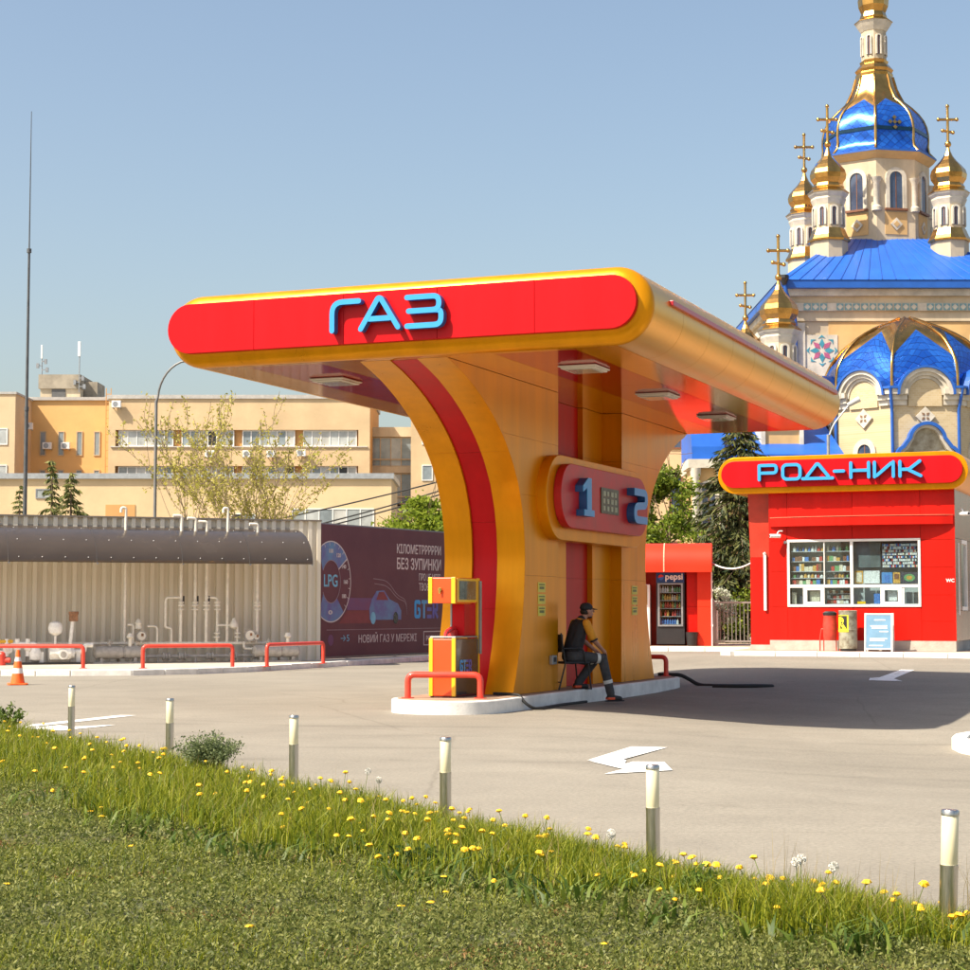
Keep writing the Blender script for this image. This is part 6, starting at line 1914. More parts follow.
# glazed stair link and right wing
ob(-10.83, -6.8, 173, 182, 0, 18.2, 'link_core', mat('link_dark', (.10, .10, .10), rough=.6))
ob(-10.8, -6.8, 172.0, 173, 17.5, 18.4, 'link_parapet', CREAM)
ob(-10.8, -6.8, 172.0, 173, 14.1, 14.7, 'link_band', CREAM)
for z0, z1 in ((14.72, 17.48), (11.2, 14.08), (8.0, 11.0)):
    win_rect(of, -10.75 + 22, -6.85 + 22, z0, z1, 4.3, 4, mat('tan_frame', (.50, .38, .24), rough=.6), [GP[2], GP[0], GP[1], GP[2]])
    ob(-10.7, -6.9, 172.1, 172.2, z0 + (z1 - z0) * .22, z0 + (z1 - z0) * .22 + .12, 'transom', mat('tan_frame', (.50, .38, .24)))
ob(-6.75, 6.0, 168, 182, 0, 22.5, 'right_wing_wall', PEACH)
for x in (-5.75, -3.0):
    for z in (16.4, 13.1): win_rect(of, x + 22, x + 23.0, z, z + 1.45, -.002, 1, FR_, [GP[2]])
# rooftop plant room
CONCD = mat('stained_concrete', (.30, .26, .20), rough=.9, var=.25, scale=.8)
pr_ = empty('plant_room'); pr_.parent = of
ob(-42.3, -38.5, 175, 180, 21.2, 22.35, 'wall', CREAM, pr_); ob(-42.45, -38.45, 174.8, 180.2, 22.352, 23.7, 'upper_wall', CONCD, pr_); ob(-38.449, -37.2, 176.5, 180, 21.2, 23.2, 'wall', CONCD, pr_)
ob(-41.2, -39.9, 174.93, 174.99, 21.25, 22.3, 'louvre', mat('link_dark', (.10, .10, .10)), pr_)
def mast(x, y, z, h, label, kind):
    t = thing('antenna_mast', label, 'antenna', (x, y, z), 0, 'rooftop antennas')
    q = MB(); q.cyl((0, 0, 0), (0, 0, h), .05, n=6); q.build('pole', GREYM, t)
    q = MB(); q.box(-.13 if kind else -.08, .13 if kind else .08, -.22, -.06, h - (1.3 if kind else 1.2), h + .1); q.build('panel_antenna', WHITE, t, bevel=.03)
    for dz, dx in ((.5, .5), (.9, -.4), (1.3, .35)):
        q = MB(); q.box(min(0, dx), max(0, dx), -.05, .05, dz, dz + .08); q.box(dx - .12, dx + .12, -.15, .1, dz - .2, dz + .25); q.build('bracket', GREYM, t)
mast(-42.3, 175.5, 23.7, 2.8, 'thin white panel antenna at the left corner of the rooftop plant room', 0)
mast(-38.55, 174.7, 22.0, 4.7, 'cream panel antenna mast on the right of the rooftop plant room', 1)
# roof ladder
ld = empty('roof_ladder'); ld.parent = of
for x in (-35.35, -34.9): ob(x, x + .07, 171.5, 171.6, 9, 22.0, 'stile', PIER, ld)
for z in np.arange(9.4, 21.8, .75): ob(-35.28, -34.9, 171.52, 171.58, z, z + .07, 'rung', PIER, ld)
# air conditioners
AC = [(-33.55, 167.6, 19.75, 'air conditioner high on the pale wall near the roof edge'), (-40.75, 171.6, 16.3, 'left of two air conditioners between the narrow windows'), (-39.05, 171.6, 16.3, 'right of two air conditioners between the narrow windows'),
      (-42.2, 170.2, 18.0, 'air conditioner on the corner of the left wing'),
      (-25.0, 167.6, 15.2, 'air conditioner under the second strip window from the left'), (-21.6, 167.6, 15.2, 'air conditioner under the left end of the third strip window'), (-19.4, 167.6, 15.2, 'air conditioner under the right half of the third strip window'), (-16.7, 167.6, 15.3, 'air conditioner under the rightmost strip window')]
a0 = None
for x, y, z, lb in AC:
    if a0 is None:
        a0 = thing('air_conditioner', lb, 'air conditioner', (x, y, z), 0, 'air conditioners on the office building')
        q = MB(); q.box(-.42, .42, -.2, .2, 0, .62); q.build('casing', WHITE, a0, bevel=.03)
        q = MB(); q.cyl((-.08, -.215, .31), (-.08, -.201, .31), .24, n=16); q.build('fan_grille', GREYM, a0)
        q = MB(); q.box(-.35, -.3, -.2, .4, -.08, -.002); q.box(.3, .35, -.2, .4, -.08, -.002); q.build('bracket', GREYM, a0)
        o = a0
    else:
        o = copy_tree(a0); o.location = (x, y, z); o['label'] = lb
# low annex in front
an = thing('annex_building', 'low cream annex with a metal roof edge in front of the office block', 'building', (-22.0, 150.0, 0))
CRM = mat('cream_annex_render', (.62, .465, .27), rough=.85, var=.08, scale=.25, bump=.01, bscale=3)
def anb(x0, x1, y0, y1, z0, z1, name, m_): return ob(x0, x1, y0 + 18, y1 + 18, z0, z1, name, m_, an)
anb(-60, -7.6, 150, 160, 0, 12.0, 'wall', CRM)
anb(-60.2, -7.4, 149.75, 160.2, 12.002, 12.45, 'roof_edge', mat('zinc_edge', (.40, .42, .43), rough=.4, metal=.5))
win_rect(an, -36.5 + 22, -35.3 + 22, 10.4, 11.2, -.002, 2, GREYM, GP)
anb(-30.8, -28.4, 149.95, 149.998, 6.5, 9.9, 'blind_door', PIER)
win_rect(an, -15.7 + 22, -9.0 + 22, 7.6, 9.6, -.002, 6, FR_, GP)
win_rect(an, -20.6 + 22, -18.6 + 22, 7.0, 9.2, -.002, 2, FR_, [GPD, GP[2]])

# ================================================================== MASTS AND WIRES
MASTG = mat('dark_mast_grey', (0.085, 0.09, 0.095), rough=0.55, metal=.3, var=.2, scale=3)
LAMPG = mat('lamp_post_grey', (0.17, 0.17, 0.17), rough=0.5, metal=.4)
ms = thing('lightning_mast', 'very tall thin grey lightning mast behind the fence at the far left', 'mast', (-13.2, 53.0, 0))
q = MB(); q.cyl((0, 0, 0), (0, 0, 7.2), .062, .055, 10); q.build('lower_tube', MASTG, ms, smooth=50)
q = MB(); q.cyl((0, 0, 7.2), (0, 0, 11.8), .045, .034, 10); q.build('middle_tube', MASTG, ms, smooth=50)
q = MB(); q.cyl((0, 0, 11.8), (0, 0, 15.9), .022, .010, 8); q.build('rod', MASTG, ms, smooth=50)
for z in (7.2, 11.8):
    q = MB(); q.cyl((0, 0, z - .06), (0, 0, z + .06), .066, n=10); q.build('joint', MASTG, ms, smooth=50)
sl_ = thing('street_lamp', 'grey street lamp post with curved arm behind the fence, left of the canopy', 'street lamp', (-10.72, 60.0, 0))
q = MB(); q.tube([(0, 0, 0)] + [(0, 0, 8.2)] + [(1.15 - 1.1 * math.cos(t), -.1 * math.sin(t), 8.2 + 1.35 * math.sin(t)) for t in np.linspace(.1, 1.25, 8)] + [(1.5, -.12, 9.62)], [.052] * 2 + [.036] * 8 + [.034], 8)
q.build('pole', LAMPG, sl_, smooth=50)
q = MB(); q.tube([(1.45, -.12, 9.6), (1.75, -.12, 9.68), (2.2, -.12, 9.72)], [.05, .12, .09], 8); q.build('lamp_head', GREYM, sl_, smooth=50)
up = thing('utility_pole', 'grey utility pole carrying the overhead wires, behind the pillar', 'utility pole', (3.0, 82.0, 0))
q = MB(); q.cyl((0, 0, 0), (0, 0, 9.0), .14, .10, 10); q.build('pole', LAMPG, up, smooth=50)
q = MB(); q.box(-.6, .6, -.05, .05, 8.3, 8.4); q.build('crossarm', LAMPG, up)
def wire(p, q_, sag, label, group):
    p, q_ = Vector(p), Vector(q_)
    pts = [p.lerp(q_, t) - p + Vector((0, 0, -sag * 4 * t * (1 - t))) for t in np.linspace(0, 1, 15)]
    w_ = MB(); w_.tube(pts, .034, 5)
    tag(w_.build('overhead_wire', RUB, loc=p), label, 'wire', group)
wire((-9.6, 80, 5.2), (3.0, 82, 8.5), .15, 'topmost overhead wire crossing the annex wall left of the pillar', 'overhead wires left of the pillar')
wire((-9.6, 80, 4.55), (3.0, 82, 8.4), .25, 'middle overhead wire left of the pillar', 'overhead wires left of the pillar')
wire((-9.6, 80, 4.40), (3.0, 82, 8.3), .30, 'lowest overhead wire left of the pillar', 'overhead wires left of the pillar')
wire((3.0, 82, 8.4), (14.0, 80, 7.2), .8, 'upper overhead wire between the pillar and the spruce', 'overhead wires right of the pillar')
wire((3.0, 82, 8.3), (14.0, 80, 6.3), .7, 'lower overhead wire between the pillar and the spruce', 'overhead wires right of the pillar')

# ================================================================== TREES
BARK = mat('bark', (0.16, 0.11, 0.07), rough=0.9, var=0.25, scale=6, bump=.01, bscale=20)
def quads(name, P, A, B, material, parent, loc=None):
    """Leaves as diamonds: P centres, A half-length vectors, B half-width vectors."""
    n = len(P)
    V = np.stack([P - A, P - A * .1 + B, P + A, P - A * .1 - B], 1).reshape(-1, 3)
    me = bpy.data.meshes.new(name)
    me.vertices.add(4 * n); me.vertices.foreach_set('co', V.ravel())
    me.loops.add(4 * n); me.loops.foreach_set('vertex_index', np.arange(4 * n, dtype=np.int32))
    me.polygons.add(n); me.polygons.foreach_set('loop_start', np.arange(0, 4 * n, 4, dtype=np.int32))
    me.update(calc_edges=True)
    me.materials.append(material)
    o = bpy.data.objects.new(name, me); COL.objects.link(o); o.parent = parent
    if loc: o.location = loc
    return o
def rand_dirs(n):
    v = rng.normal(size=(n, 3)); return v / np.linalg.norm(v, axis=1, keepdims=True)
def leaves(name, P, size, material, parent, up=0.0, aspect=.55):
    n = len(P)
    a = rand_dirs(n); a[:, 2] += up; a /= np.linalg.norm(a, axis=1, keepdims=True)
    b_ = np.cross(a, rand_dirs(n)); b_ /= (np.linalg.norm(b_, axis=1, keepdims=True) + 1e-9)
    s = size * rng.uniform(.6, 1.25, (n, 1))
    return quads(name, P, a * s, b_ * s * aspect, material, parent)
def limb(q, p, d, L, r, depth, tips, spread=.6, up=.25, n=5, minr=.006, kids=3):
    p, d = Vector(p), Vector(d).normalized()
    pts, rs = [p], [r]
    for k in range(n):
        d = (d + Vector(rng.normal(size=3)) * .13 + Vector((0, 0, up * .12))).normalized()
        p = p + d * (L / n); pts.append(p); rs.append(max(minr, r * (1 - .5 * (k + 1) / n)))
        if depth <= 1: tips.append(tuple(p))
    q.tube(pts, rs, 6 if r > .03 else 4, caps=False)
    if depth > 0:
        for k in range(kids):
            t = rng.uniform(.35, 1.0); i = min(n, int(t * n) + 1)
            dd = (d + Vector(rng.normal(size=3)) * spread + Vector((0, 0, up))).normalized()
            limb(q, pts[i], dd, L * rng.uniform(.5, .75), rs[i] * .62, depth - 1, tips, spread, up, n, minr, kids)
def broadleaf(name, label, loc, h, crown, nl, size, lm, trunk_r=.14, seed=1, kids=4):
    """crown: list of (x, y, z, rx, ry, rz) lobes."""
    t = thing(name, label, 'tree', loc)
    q = MB(); tips = []
    limb(q, (0, 0, 0), (0, 0, 1), h * .45, trunk_r, 0, [], .2, .3, 5)
    for x, y, z, rx, ry, rz_ in crown:
        limb(q, (0, 0, h * .3), (x + .01, y, z - h * .3), math.hypot(math.hypot(x, y), z - h * .3) * .9, trunk_r * .5, 2, tips, .7, .15, 5, .01, kids)
    q.build('trunk', BARK, t, smooth=60)
    P = []
    for x, y, z, rx, ry, rz_ in crown:
        m = 26
        c = rand_dirs(m) * (rng.uniform(.35, 1.0, (m, 1)) ** .5) * [rx, ry, rz_] + [x, y, z]
        for cc in c:
            k = nl // (len(crown) * m)
            P.append(cc + rng.normal(size=(k, 3)) * [rx * .17, ry * .17, rz_ * .13])
    leaves('crown', np.concatenate(P), size, lm, t)
    return t
LG = mat_leaf('leaf_fresh_green', (0.11, 0.17, 0.016), (0.26, 0.32, 0.035), 1.2, .4)
LG2 = mat_leaf('leaf_bright_spring', (0.14, 0.21, 0.015), (0.30, 0.36, 0.04), 1.0, .45)
LY = mat_leaf('leaf_yellow_spring', (0.34, 0.32, 0.05), (0.52, 0.46, 0.12), 1.0, .45)
NEED = mat_leaf('spruce_needles', (0.018, 0.032, 0.010), (0.115, 0.120, 0.030), 1.4, .12, .6)
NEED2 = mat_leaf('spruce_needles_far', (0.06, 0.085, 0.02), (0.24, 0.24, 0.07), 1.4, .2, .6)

broadleaf('green_tree', 'bright green leafy tree behind the billboard, left of the pillar', (-2.3, 66, 0), 5.4,
          [(0, 0, 4.0, 1.5, 1.4, 1.25), (-.7, 0, 3.4, 1.1, 1.1, 1.0), (.9, 0, 3.7, 1.2, 1.2, 1.2), (.2, .2, 4.6, .9, .9, .75)], 15000, .085, LG2)
broadleaf('green_tree', 'bright green leafy tree between the pillar and the dark spruce', (6.1, 60, .5), 5.9,
          [(-.3, 0, 4.2, 1.0, 1.0, 1.4), (.3, 0, 2.9, 1.4, 1.3, 1.1), (-.9, 0, 2.4, 1.1, 1.1, 1.0), (-.4, 0, 5.1, .6, .6, .6), (1.3, 0, 1.9, .9, .9, .8)], 16000, .085, LG)
broadleaf('garden_shrub', 'dark leafy shrub seen through the bars of the gate', (7.7, 54.5, .5), 1.6,
          [(0, 0, .9, 1.1, .8, .7), (.9, 0, .7, .8, .7, .6)], 4500, .06, LG, .05)
wb = broadleaf('blossom_shrub', 'white blossoming shrub beside the gate post', (6.65, 52.6, .5), 1.7,
          [(0, 0, 1.15, .42, .4, .42), (.12, 0, .75, .36, .35, .3)], 2600, .045, mat_leaf('blossom_white', (0.40, 0.44, 0.28), (0.72, 0.72, 0.62), 3, .3), .03)

def spruce(name, label, loc, h, r0, z0, lm, whorls=26, per=9, size=.11, seed=3):
    t = thing(name, label, 'tree', loc)
    q = MB(); q.tube([(0, 0, 0), (.02, 0, h * .5), (0, 0, h * .99)], [h * .018 + .03, h * .012, .012], 8); q.build('trunk', BARK, t, smooth=60)
    qb = MB(); P, A, B = [], [], []
    for k in range(whorls):
        f = k / (whorls - 1); z = z0 + (h - z0) * f ** .9
        L = r0 * (1 - f) ** .85 + .06
        for j in range(max(4, int(per * (1 - .4 * f)))):
            az = rng.uniform(0, 2 * math.pi); Lj = L * rng.uniform(.7, 1.15)
            d = np.array([math.cos(az), math.sin(az), 0.0])
            ts = np.linspace(0, 1, 7)
            pts = [np.array([0, 0, z]) + d * Lj * t_ + np.array([0, 0, Lj * (.10 * t_ - .55 * t_ ** 2 + .22 * t_ ** 3)]) for t_ in ts]
            qb.tube([tuple(p) for p in pts], [.018 * (1 - .8 * t_) + .004 for t_ in ts], 4, caps=False)
            n = int(34 * Lj / max(size, .05) * .11) + 10
            tt = rng.uniform(.12, 1.02, n)
            base = np.stack([np.interp(tt, ts, [p[i] for p in pts]) for i in range(3)], 1)
            side = np.array([-d[1], d[0], 0.0])
            off = rng.normal(size=(n, 1)) * .16 * Lj * (1.05 - tt[:, None] * .6)
            base = base + side * off + rng.normal(size=(n, 3)) * .02
            dirs = d * .55 + side * np.sign(off) * rng.uniform(.2, .8, (n, 1)) + np.array([0, 0, -1.0]) * rng.uniform(.1, 1.1, (n, 1))
            dirs /= np.linalg.norm(dirs, axis=1, keepdims=True)
            s = size * rng.uniform(.6, 1.3, (n, 1))
            b_ = np.cross(dirs, rand_dirs(n)); b_ /= (np.linalg.norm(b_, axis=1, keepdims=True) + 1e-9)
            P.append(base + dirs * s * .5); A.append(dirs * s); B.append(b_ * s * .22)
    tag(qb.build('branches', BARK, t, smooth=60), kind='stuff')
    quads('crown', np.concatenate(P), np.concatenate(A), np.concatenate(B), lm, t)
    return t
spruce('spruce_tree', 'tall dark spruce with drooping branches behind the kiosk sign', (7.75, 56.0, .5), 7.0, 2.6, .3, NEED, 34, 13, .14)
spruce('spruce_tree', 'small thin spruce behind the fence, beside the fuller one', (-17.6, 75, 0), 7.4, .85, 2.5, NEED2, 20, 4, .15)
spruce('spruce_tree', 'small full conical spruce behind the fence at left', (-16.15, 72, 0), 6.7, 1.3, 2.5, NEED2, 20, 6, .15)
spruce('spruce_tree', 'sparse young spruce tip left of the tall mast', (-18.9, 75, 0), 6.4, .55, 3.6, NEED2, 14, 4, .10)

# sparse spring tree in front of the office building
yt = thing('spring_tree', 'sparse multi-stemmed tree with young yellow-green leaves in front of the office', 'tree', (-8.0, 62.0, 0))
q = MB(); tips = []
for k in range(11):
    az = k * 2 * math.pi / 11 + .2; lean = rng.uniform(.05, .42)
    d = Vector((math.cos(az) * lean, math.sin(az) * lean * .6, 1.0))
    limb(q, (math.cos(az) * .15, math.sin(az) * .15, 0), d, rng.uniform(3.6, 4.5), .05, 3, tips, .32, .30, 6, .009, 3)
q.build('stems', mat('pale_bark', (0.27, 0.20, 0.13), rough=.9, var=.2, scale=5), yt, smooth=60)
T = np.array(tips); T = T[(T[:, 2] > 2.0)]
idx = rng.integers(0, len(T), 8000)
leaves('crown', T[idx] + rng.normal(size=(len(idx), 3)) * .06, .058, LY, yt, .3)

# ================================================================== GRASS VERGE
EY = np.array([3.0, 5.0, 6.7, 8.12, 8.49, 9.2, 9.97, 10.83, 12.57, 14.2, 16.33, 18.94, 22.74, 28.0, 40.0])
EX = np.array([4.9, 3.75, 2.95, 2.16, 1.94, 1.42, .92, .52, -.34, -1.31, -2.40, -3.85, -5.92, -8.9, -16.0])
def x_edge(y): return np.interp(y, EY, EX)
def vz(x, y):
    s = (x_edge(y) - x) * .88
    return .012 + .07 * sstep(-.05, .9, s) + .018 * np.sin(1.7 * x + .6 * y) * sstep(.2, 1, s) + .012 * np.sin(4.1 * y - 2.3 * x) * sstep(.2, 1, s)
ys = np.arange(1.0, 30.01, .35); us = np.concatenate([np.linspace(0, 1.2, 7), np.linspace(1.6, 10, 20), [14, 30]])
vs = []
for y in ys:
    xe = float(x_edge(y)) + .06 * math.sin(3.1 * y) + .04 * math.sin(7.7 * y + 1)
    for u in us:
        x = xe - u; vs.append((x, y, float(vz(x, y))))
n_ = len(us)
fs = [(j * n_ + i + 1, j * n_ + i, (j + 1) * n_ + i, (j + 1) * n_ + i + 1) for j in range(len(ys) - 1) for i in range(n_ - 1)]
SOIL = mat('verge_soil', (0.075, 0.080, 0.030), rough=0.95, var=.3, scale=3, bump=.015, bscale=25, col2=(0.26, 0.13, 0.055), thr=(.58, .76))
q = MB(); q.add(vs, fs)
tag(q.build('verge_soil', SOIL, smooth=60), 'earth of the grass verge in the foreground', 'soil', kind='structure')
# low concrete edging, mostly overgrown
ek = thing('kerb', 'low overgrown concrete edging along the grass verge', 'kerb', (0, 0, 0))
kerbstones(ek, [(float(x_edge(y)) + .04, y) for y in np.linspace(4.0, 26, 20)][::1], CONC, 1.0, .10, .045, 'edging_stone')

def blade_mesh(name, X, Y, Z, h, wd, lean, az, material, kind='stuff', label=None, cat=None):
    n = len(X)
    d = np.stack([np.cos(az), np.sin(az), np.zeros(n)], 1)
    ph = az + rng.uniform(-1.2, 1.2, n) + math.pi / 2
    s = np.stack([np.cos(ph), np.sin(ph), np.zeros(n)], 1) * (wd / 2)[:, None]
    b0 = np.stack([X, Y, Z], 1)
    mid = b0 + d * (lean * h * .30)[:, None] + np.array([0, 0, 1.0]) * (h * .55)[:, None]
    tip = b0 + d * (lean * h)[:, None] + np.array([0, 0, 1.0]) * (h * (1 - .25 * lean))[:, None]
    V = np.stack([b0 - s, b0 + s, mid + s * .8, mid - s * .8, tip], 1).reshape(-1, 3)
    me = bpy.data.meshes.new(name)
    me.vertices.add(5 * n); me.vertices.foreach_set('co', V.ravel())
    i0 = np.arange(n) * 5
    L = np.stack([i0, i0 + 1, i0 + 2, i0 + 3, i0 + 3, i0 + 2, i0 + 4], 1).ravel().astype(np.int32)
    me.loops.add(7 * n); me.loops.foreach_set('vertex_index', L)
    st = np.stack([np.arange(n) * 7, np.arange(n) * 7 + 4], 1).ravel().astype(np.int32)
    me.polygons.add(2 * n); me.polygons.foreach_set('loop_start', st)
    me.update(calc_edges=True); me.materials.append(material)
    o = bpy.data.objects.new(name, me); COL.objects.link(o)
    return tag(o, label, cat, kind=kind)
def sample(n, ymin, ymax, smin, smax, power=1.6):
    """Points on the verge, thicker near the camera; s = distance in from the edge."""
    u = rng.uniform(0, 1, n)
    y = (ymin ** (1 - power) + u * (ymax ** (1 - power) - ymin ** (1 - power))) ** (1 / (1 - power))
    s = rng.uniform(0, 1, n) * (smax(y) - smin(y)) + smin(y)
    x = x_edge(y) - s / .88
    keep = (x > -.285 * y - 1.6) & (x < .285 * y + 1.6)
    return x[keep], y[keep], s[keep]
from mathutils import noise as mnoise
def fbm(x, y, f, o=0.0):
    return np.array([mnoise.fractal(Vector((a * f + o, b * f - o, o)), 1.0, 2.0, 3) for a, b in zip(x, y)])
wbnd = lambda y: 1.0 + (y - 8.5) * .20
GR = mat_leaf('grass_green', (0.10, 0.150, 0.006), (0.34, 0.345, 0.025), 2.4, .45)
GRD = mat_leaf('grass_straw', (0.26, 0.20, 0.075), (0.36, 0.28, 0.12), 2.0, .3)
CV = mat_leaf('ground_cover_grey_green', (0.090, 0.118, 0.022), (0.275, 0.280, 0.080), 4.5, .42)
CVB = mat_leaf('ground_cover_dry', (0.24, 0.12, 0.045), (0.40, 0.24, 0.10), 2.2, .35)
x, y, s = sample(125000, 6.0, 29, lambda y: -.10 + 0 * y, lambda y: wbnd(y) * 1.25)
nz = fbm(x, y, 1.1, 3.3)
keep = (s < wbnd(y) * (.25 + .9 * rng.uniform(0, 1, len(x)) ** .6 + .5 * nz)) & (s > -.06 + .10 * nz)
x, y, s, nz = x[keep], y[keep], s[keep], nz[keep]
edge = sstep(-.05, .25, s)
h = (.09 + .15 * rng.uniform(0, 1, len(x)) ** 1.3) * (.75 + .45 * nz + .25 * edge) * (.8 + .012 * np.clip(y, 0, 24)) 
h = np.clip(h, .05, .36)
blade_mesh('tall_grass', x, y, vz(x, y) - .01, h, rng.uniform(.004, .009, len(x)), rng.uniform(.05, .75, len(x)), rng.uniform(0, 6.283, len(x)), GR, 'stuff', 'lush green grass along the edge of the verge', 'grass')
k = rng.uniform(0, 1, len(x)) < .05
blade_mesh('dry_grass', x[k], y[k], vz(x[k], y[k]), h[k] * 1.25, rng.uniform(.002, .004, k.sum()), rng.uniform(.05, .6, k.sum()), rng.uniform(0, 6.283, k.sum()), GRD, 'stuff', 'dry straw stalks among the green grass', 'grass')
# broad arching weed leaves among the grass
x, y, s = sample(7000, 6.0, 26, lambda y: .0 + 0 * y, lambda y: wbnd(y) * 1.5)
nz = fbm(x, y, 1.6, 5.1); keep = nz > .0; x, y = x[keep], y[keep]
blade_mesh('broad_weed_leaves', x, y, vz(x, y), rng.uniform(.06, .19, len(x)), rng.uniform(.012, .026, len(x)), rng.uniform(.5, 1.3, len(x)), rng.uniform(0, 6.283, len(x)),
           mat_leaf('broad_weed_leaf', (0.05, 0.095, 0.012), (0.16, 0.21, 0.03), 3.0, .4), 'stuff', 'broad weed leaves growing through the verge grass', 'weeds')
# low grass between the ground cover
x, y, s = sample(75000, 5.6, 24, lambda y: wbnd(y) * .6, lambda y: 9 + 0 * y, 1.9)
nz = fbm(x, y, .9, 7.7); keep = nz > -.35 + .5 * rng.uniform(0, 1, len(x)); x, y, nz = x[keep], y[keep], nz[keep]
blade_mesh('short_grass', x, y, vz(x, y) - .005, rng.uniform(.03, .10, len(x)) * (1 + .6 * nz), rng.uniform(.003, .006, len(x)), rng.uniform(.2, .9, len(x)), rng.uniform(0, 6.283, len(x)), GR, 'stuff', 'short green grass between the ground cover', 'grass')
# grey-green ground cover: clumps of small leaves
def cover(n, thr, m_, name, label, inv=False, hmax=.065):
    x, y, s = sample(n, 5.6, 25, lambda y: wbnd(y) * .45, lambda y: 9.5 + 0 * y, 1.9)
    nz = fbm(x, y, 2.1 if inv else .75, 1.2); bare = fbm(x, y, 1.5, 9.1)
    keep = ((nz > thr) if not inv else (nz < thr)) & (bare > -1.6)
    x, y = x[keep], y[keep]; m = len(x); per = 7
    P = np.repeat(np.stack([x, y, vz(x, y)], 1), per, 0)
    M = len(P)
    P += rng.normal(size=(M, 3)) * [.016, .016, 0]; P[:, 2] += rng.uniform(.004, hmax, M) * np.repeat(rng.uniform(.5, 1.0, m), per)
    a = rand_dirs(M); a[:, 2] = np.abs(a[:, 2]) * .9 + .15; a /= np.linalg.norm(a, axis=1, keepdims=True)
    b_ = np.cross(a, rand_dirs(M)); b_ /= (np.linalg.norm(b_, axis=1, keepdims=True) + 1e-9)
    sz = rng.uniform(.0045, .0115, (M, 1)) * (1 + .035 * P[:, 1:2])
    o = quads(name, P, a * sz, b_ * sz * .42, m_, None)
    return tag(o, label, 'ground cover', kind='stuff')
cover(116000, -2.0, CV, 'ground_cover', 'low grey-green ground cover filling the foreground')
cover(30000, -.34, CVB, 'dry_ground_cover', 'dry brownish ground cover in patches of the foreground', True, .035)

# dandelions
DY = mat('dandelion_yellow', (0.85, 0.50, 0.012), rough=.6, var=.12, scale=40)
DST = mat('dandelion_stem', (0.16, 0.20, 0.05), rough=.6)
def dandelion_mesh(h, lean, r):
    q = MB(); q.cur = 0
    q.tube([(0, 0, 0), (lean * .3, 0, h * .55), (lean, 0, h)], [.0022, .002, .002], 4, caps=False)
    q.cur = 1
    n = 12
    vs = [(lean, 0, h + .013)]
    for ring_, rr, zz in ((0, .6, .011), (1, 1.0, .001)):
        for i in range(n):
            a = 2 * math.pi * i / n + ring_ * .26; k_ = rr * (1 if (i + ring_) % 2 else .72) * random.uniform(.85, 1.1)
            vs.append((lean + r * k_ * math.cos(a), r * k_ * math.sin(a), h + zz))
    vs.append((lean, 0, h - .008))
    fs = [(0, 1 + i, 1 + (i + 1) % n) for i in range(n)]
    fs += [(1 + i, 1 + n + i, 1 + n + (i + 1) % n, 1 + (i + 1) % n) for i in range(n)]
    fs += [(1 + n + (i + 1) % n, 1 + n + i, 1 + 2 * n) for i in range(n)]
    q.add(vs, fs)
    me = q.mesh('dandelion'); me.materials.append(DST); me.materials.append(DY); return me
dm = [dandelion_mesh(*p) for p in ((.11, .03, .019), (.14, .05, .022), (.18, .04, .020), (.10, .05, .023), (.15, .02, .018))]
x, y, s = sample(1300, 7.6, 23, lambda y: .02 + 0 * y, lambda y: wbnd(y) * 1.25, 1.15)
w_ = np.exp(-s / (wbnd(y) * .6)) * np.where(x > -1.6, 1.0, .6); keep = rng.uniform(0, 1, len(x)) < w_
x, y, s = x[keep][:265], y[keep][:265], s[keep][:265]
for i in range(len(x)):
    o = bpy.data.objects.new('dandelion', random.choice(dm)); COL.objects.link(o)
    o.location = (x[i], y[i], float(vz(x[i], y[i]))); k_ = random.uniform(.8, 1.25)
    o.scale = (k_, k_, k_ * random.uniform(.85, 1.2)); o.rotation_euler = (random.uniform(-.1, .4), random.uniform(-.3, .3), random.uniform(0, 6.28))
    nb = min(range(6), key=lambda j: (BXY[j][0] - x[i]) ** 2 + (BXY[j][1] - y[i]) ** 2)
    tag(o, 'yellow dandelion flower in the tall grass near the ' + ('leftmost', 'second', 'third', 'fourth', 'fifth', 'rightmost')[nb] + ' bollard light' + (' from the left' if 0 < nb < 5 else ''), 'dandelion', 'dandelions along the verge')
# a few scattered low ones in the foreground
x, y, s = sample(60, 7.6, 15, lambda y: wbnd(y) * 1.0, lambda y: wbnd(y) * 1.0 + 2.5, 1.3)
for i in range(min(16, len(x))):
    o = bpy.data.objects.new('dandelion', dm[3]); COL.objects.link(o)
    o.location = (x[i], y[i], float(vz(x[i], y[i]))); o.scale = (1, 1, random.uniform(.3, .6)); o.rotation_euler = (0, 0, random.uniform(0, 6.28))
    tag(o, 'low yellow dandelion flower in the grey-green ground cover', 'dandelion', 'dandelions in the ground cover')
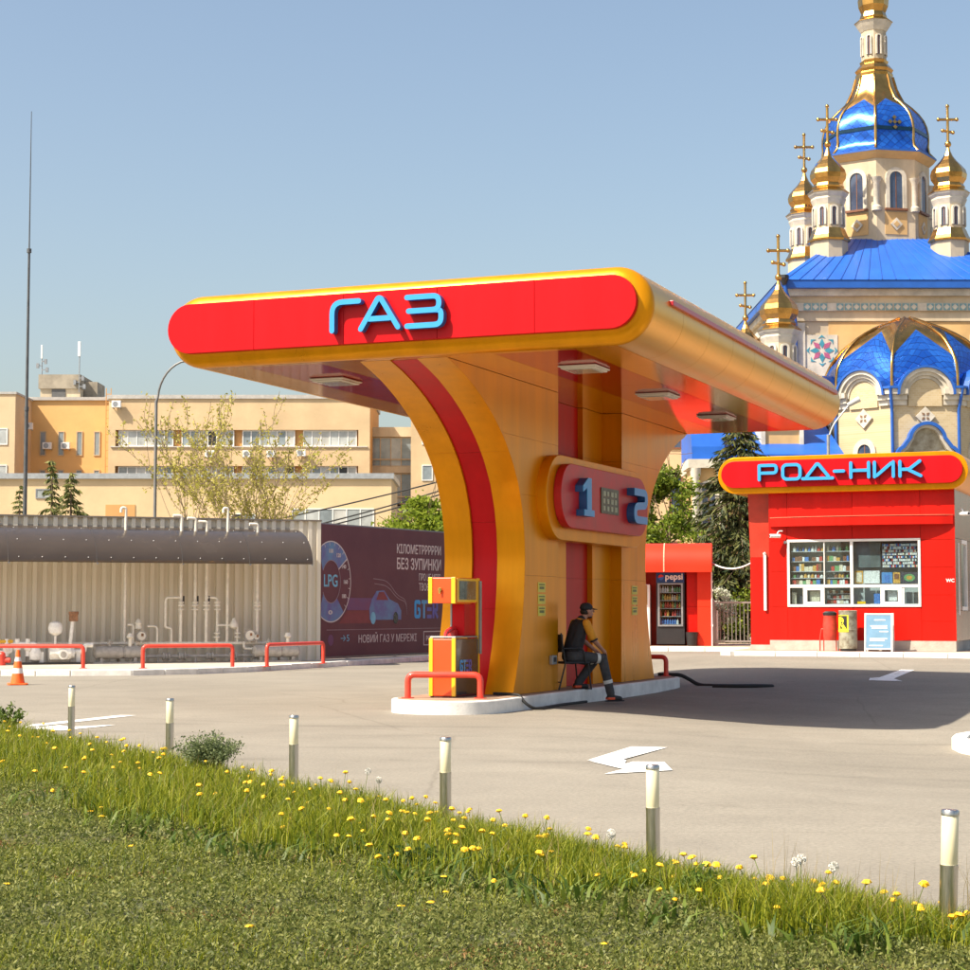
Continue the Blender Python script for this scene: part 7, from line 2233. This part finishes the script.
# seed heads
q = MB(); q.cur = 0; q.tube([(0, 0, 0), (.01, 0, .13), (0, 0, .24)], .0022, 4, caps=False); q.cur = 1
for d in rand_dirs(110):
    d = Vector(d); c = Vector((0, 0, .25)); e_ = c + d * .024; s_ = d.orthogonal().normalized() * .0045; s2 = d.cross(s_)
    q.add([c, c + d * .018 + s_ * .12, e_ + s_, e_ + s2, e_ - s_], [(0, 1, 2), (1, 2, 3), (1, 3, 4)])
sm = q.mesh('seed_head'); sm.materials.append(DST); sm.materials.append(mat('seed_fluff', (.70, .68, .62), rough=.9))
for xx, yy, lb in ((-.88, 13.7, 'white dandelion clock left of the middle bollard light'), (-.72, 12.9, 'white dandelion clock just left of the fourth bollard light'), (.66, 9.55, 'white dandelion clock left of the second bollard light from the right'),
                   (1.50, 8.95, 'tallest white dandelion clock between the two right bollards'), (1.44, 8.62, 'lower white dandelion clock between the two right bollards'), (1.56, 8.40, 'white dandelion clock nearest the right bollard')):
    o = bpy.data.objects.new('dandelion_clock', sm); COL.objects.link(o); o.location = (xx, yy, float(vz(xx, yy))); o.rotation_euler = (random.uniform(-.1, .1), random.uniform(-.15, .15), random.uniform(0, 6))
    tag(o, lb, 'dandelion', 'dandelion seed heads')
# larger weeds
WG = mat_leaf('mugwort_leaf', (0.085, 0.12, 0.045), (0.24, 0.28, 0.12), 5, .35)
WB = mat_leaf('weed_bright_leaf', (0.06, 0.11, 0.012), (0.16, 0.22, 0.03), 5, .35)
def weed(label, loc, r, h, n, size, lm, stems=14, cat='weed'):
    t = thing('weed_plant', label, cat, loc)
    q = MB(); P = []
    for k in range(stems):
        az = rng.uniform(0, 6.283); rr = r * rng.uniform(.1, 1) ** .7
        e_ = Vector((math.cos(az) * rr, math.sin(az) * rr, h * rng.uniform(.6, 1.0) * (1 - .4 * rr / r)))
        pts = [Vector((0, 0, 0)), Vector((e_.x * .4, e_.y * .4, e_.z * .6)), e_]
        q.tube(pts, [.004, .003, .0015], 4, caps=False)
        tt = rng.uniform(.25, 1.0, n // stems)
        for a in tt: P.append(tuple(pts[0].lerp(pts[1], min(1, a * 2)) if a < .5 else pts[1].lerp(pts[2], a * 2 - 1)))
    q.build('stems', DST, t)
    P = np.array(P) + rng.normal(size=(len(P), 3)) * r * .09
    leaves('foliage', P, size, lm, t, .5, .4)
weed('bushy grey-green mugwort clump beside the second bollard light', (-2.35, 15.75, .05), .36, .40, 6500, .015, WG, 46)
weed('upright leafy weed at the left edge of the verge', (-5.45, 21.3, .05), .22, .40, 420, .032, WB, 12)
weed('bright feathery weed at the grass edge right of the second bollard from the right', (1.05, 8.75, .05), .17, .22, 1300, .018, WB, 26)
weed('low dark green leafy clump in the middle foreground', (-.35, 9.9, .06), .26, .12, 1500, .022, mat_leaf('weed_dark_leaf', (0.03, 0.06, 0.012), (0.07, 0.12, 0.02), 5, .3), 30)
# thin seeding stalks by the right bollard
x = rng.uniform(1.35, 2.35, 90); y = np.interp(x, [1.3, 2.4], [9.3, 7.9]) + rng.uniform(-.25, .12, 90)
blade_mesh('seeding_stalks', x, y, vz(x, y), rng.uniform(.22, .42, 90), rng.uniform(.0018, .003, 90), rng.uniform(.0, .35, 90), rng.uniform(0, 6.28, 90), GRD, 'stuff', 'thin pale seeding stalks around the right bollard', 'grass')
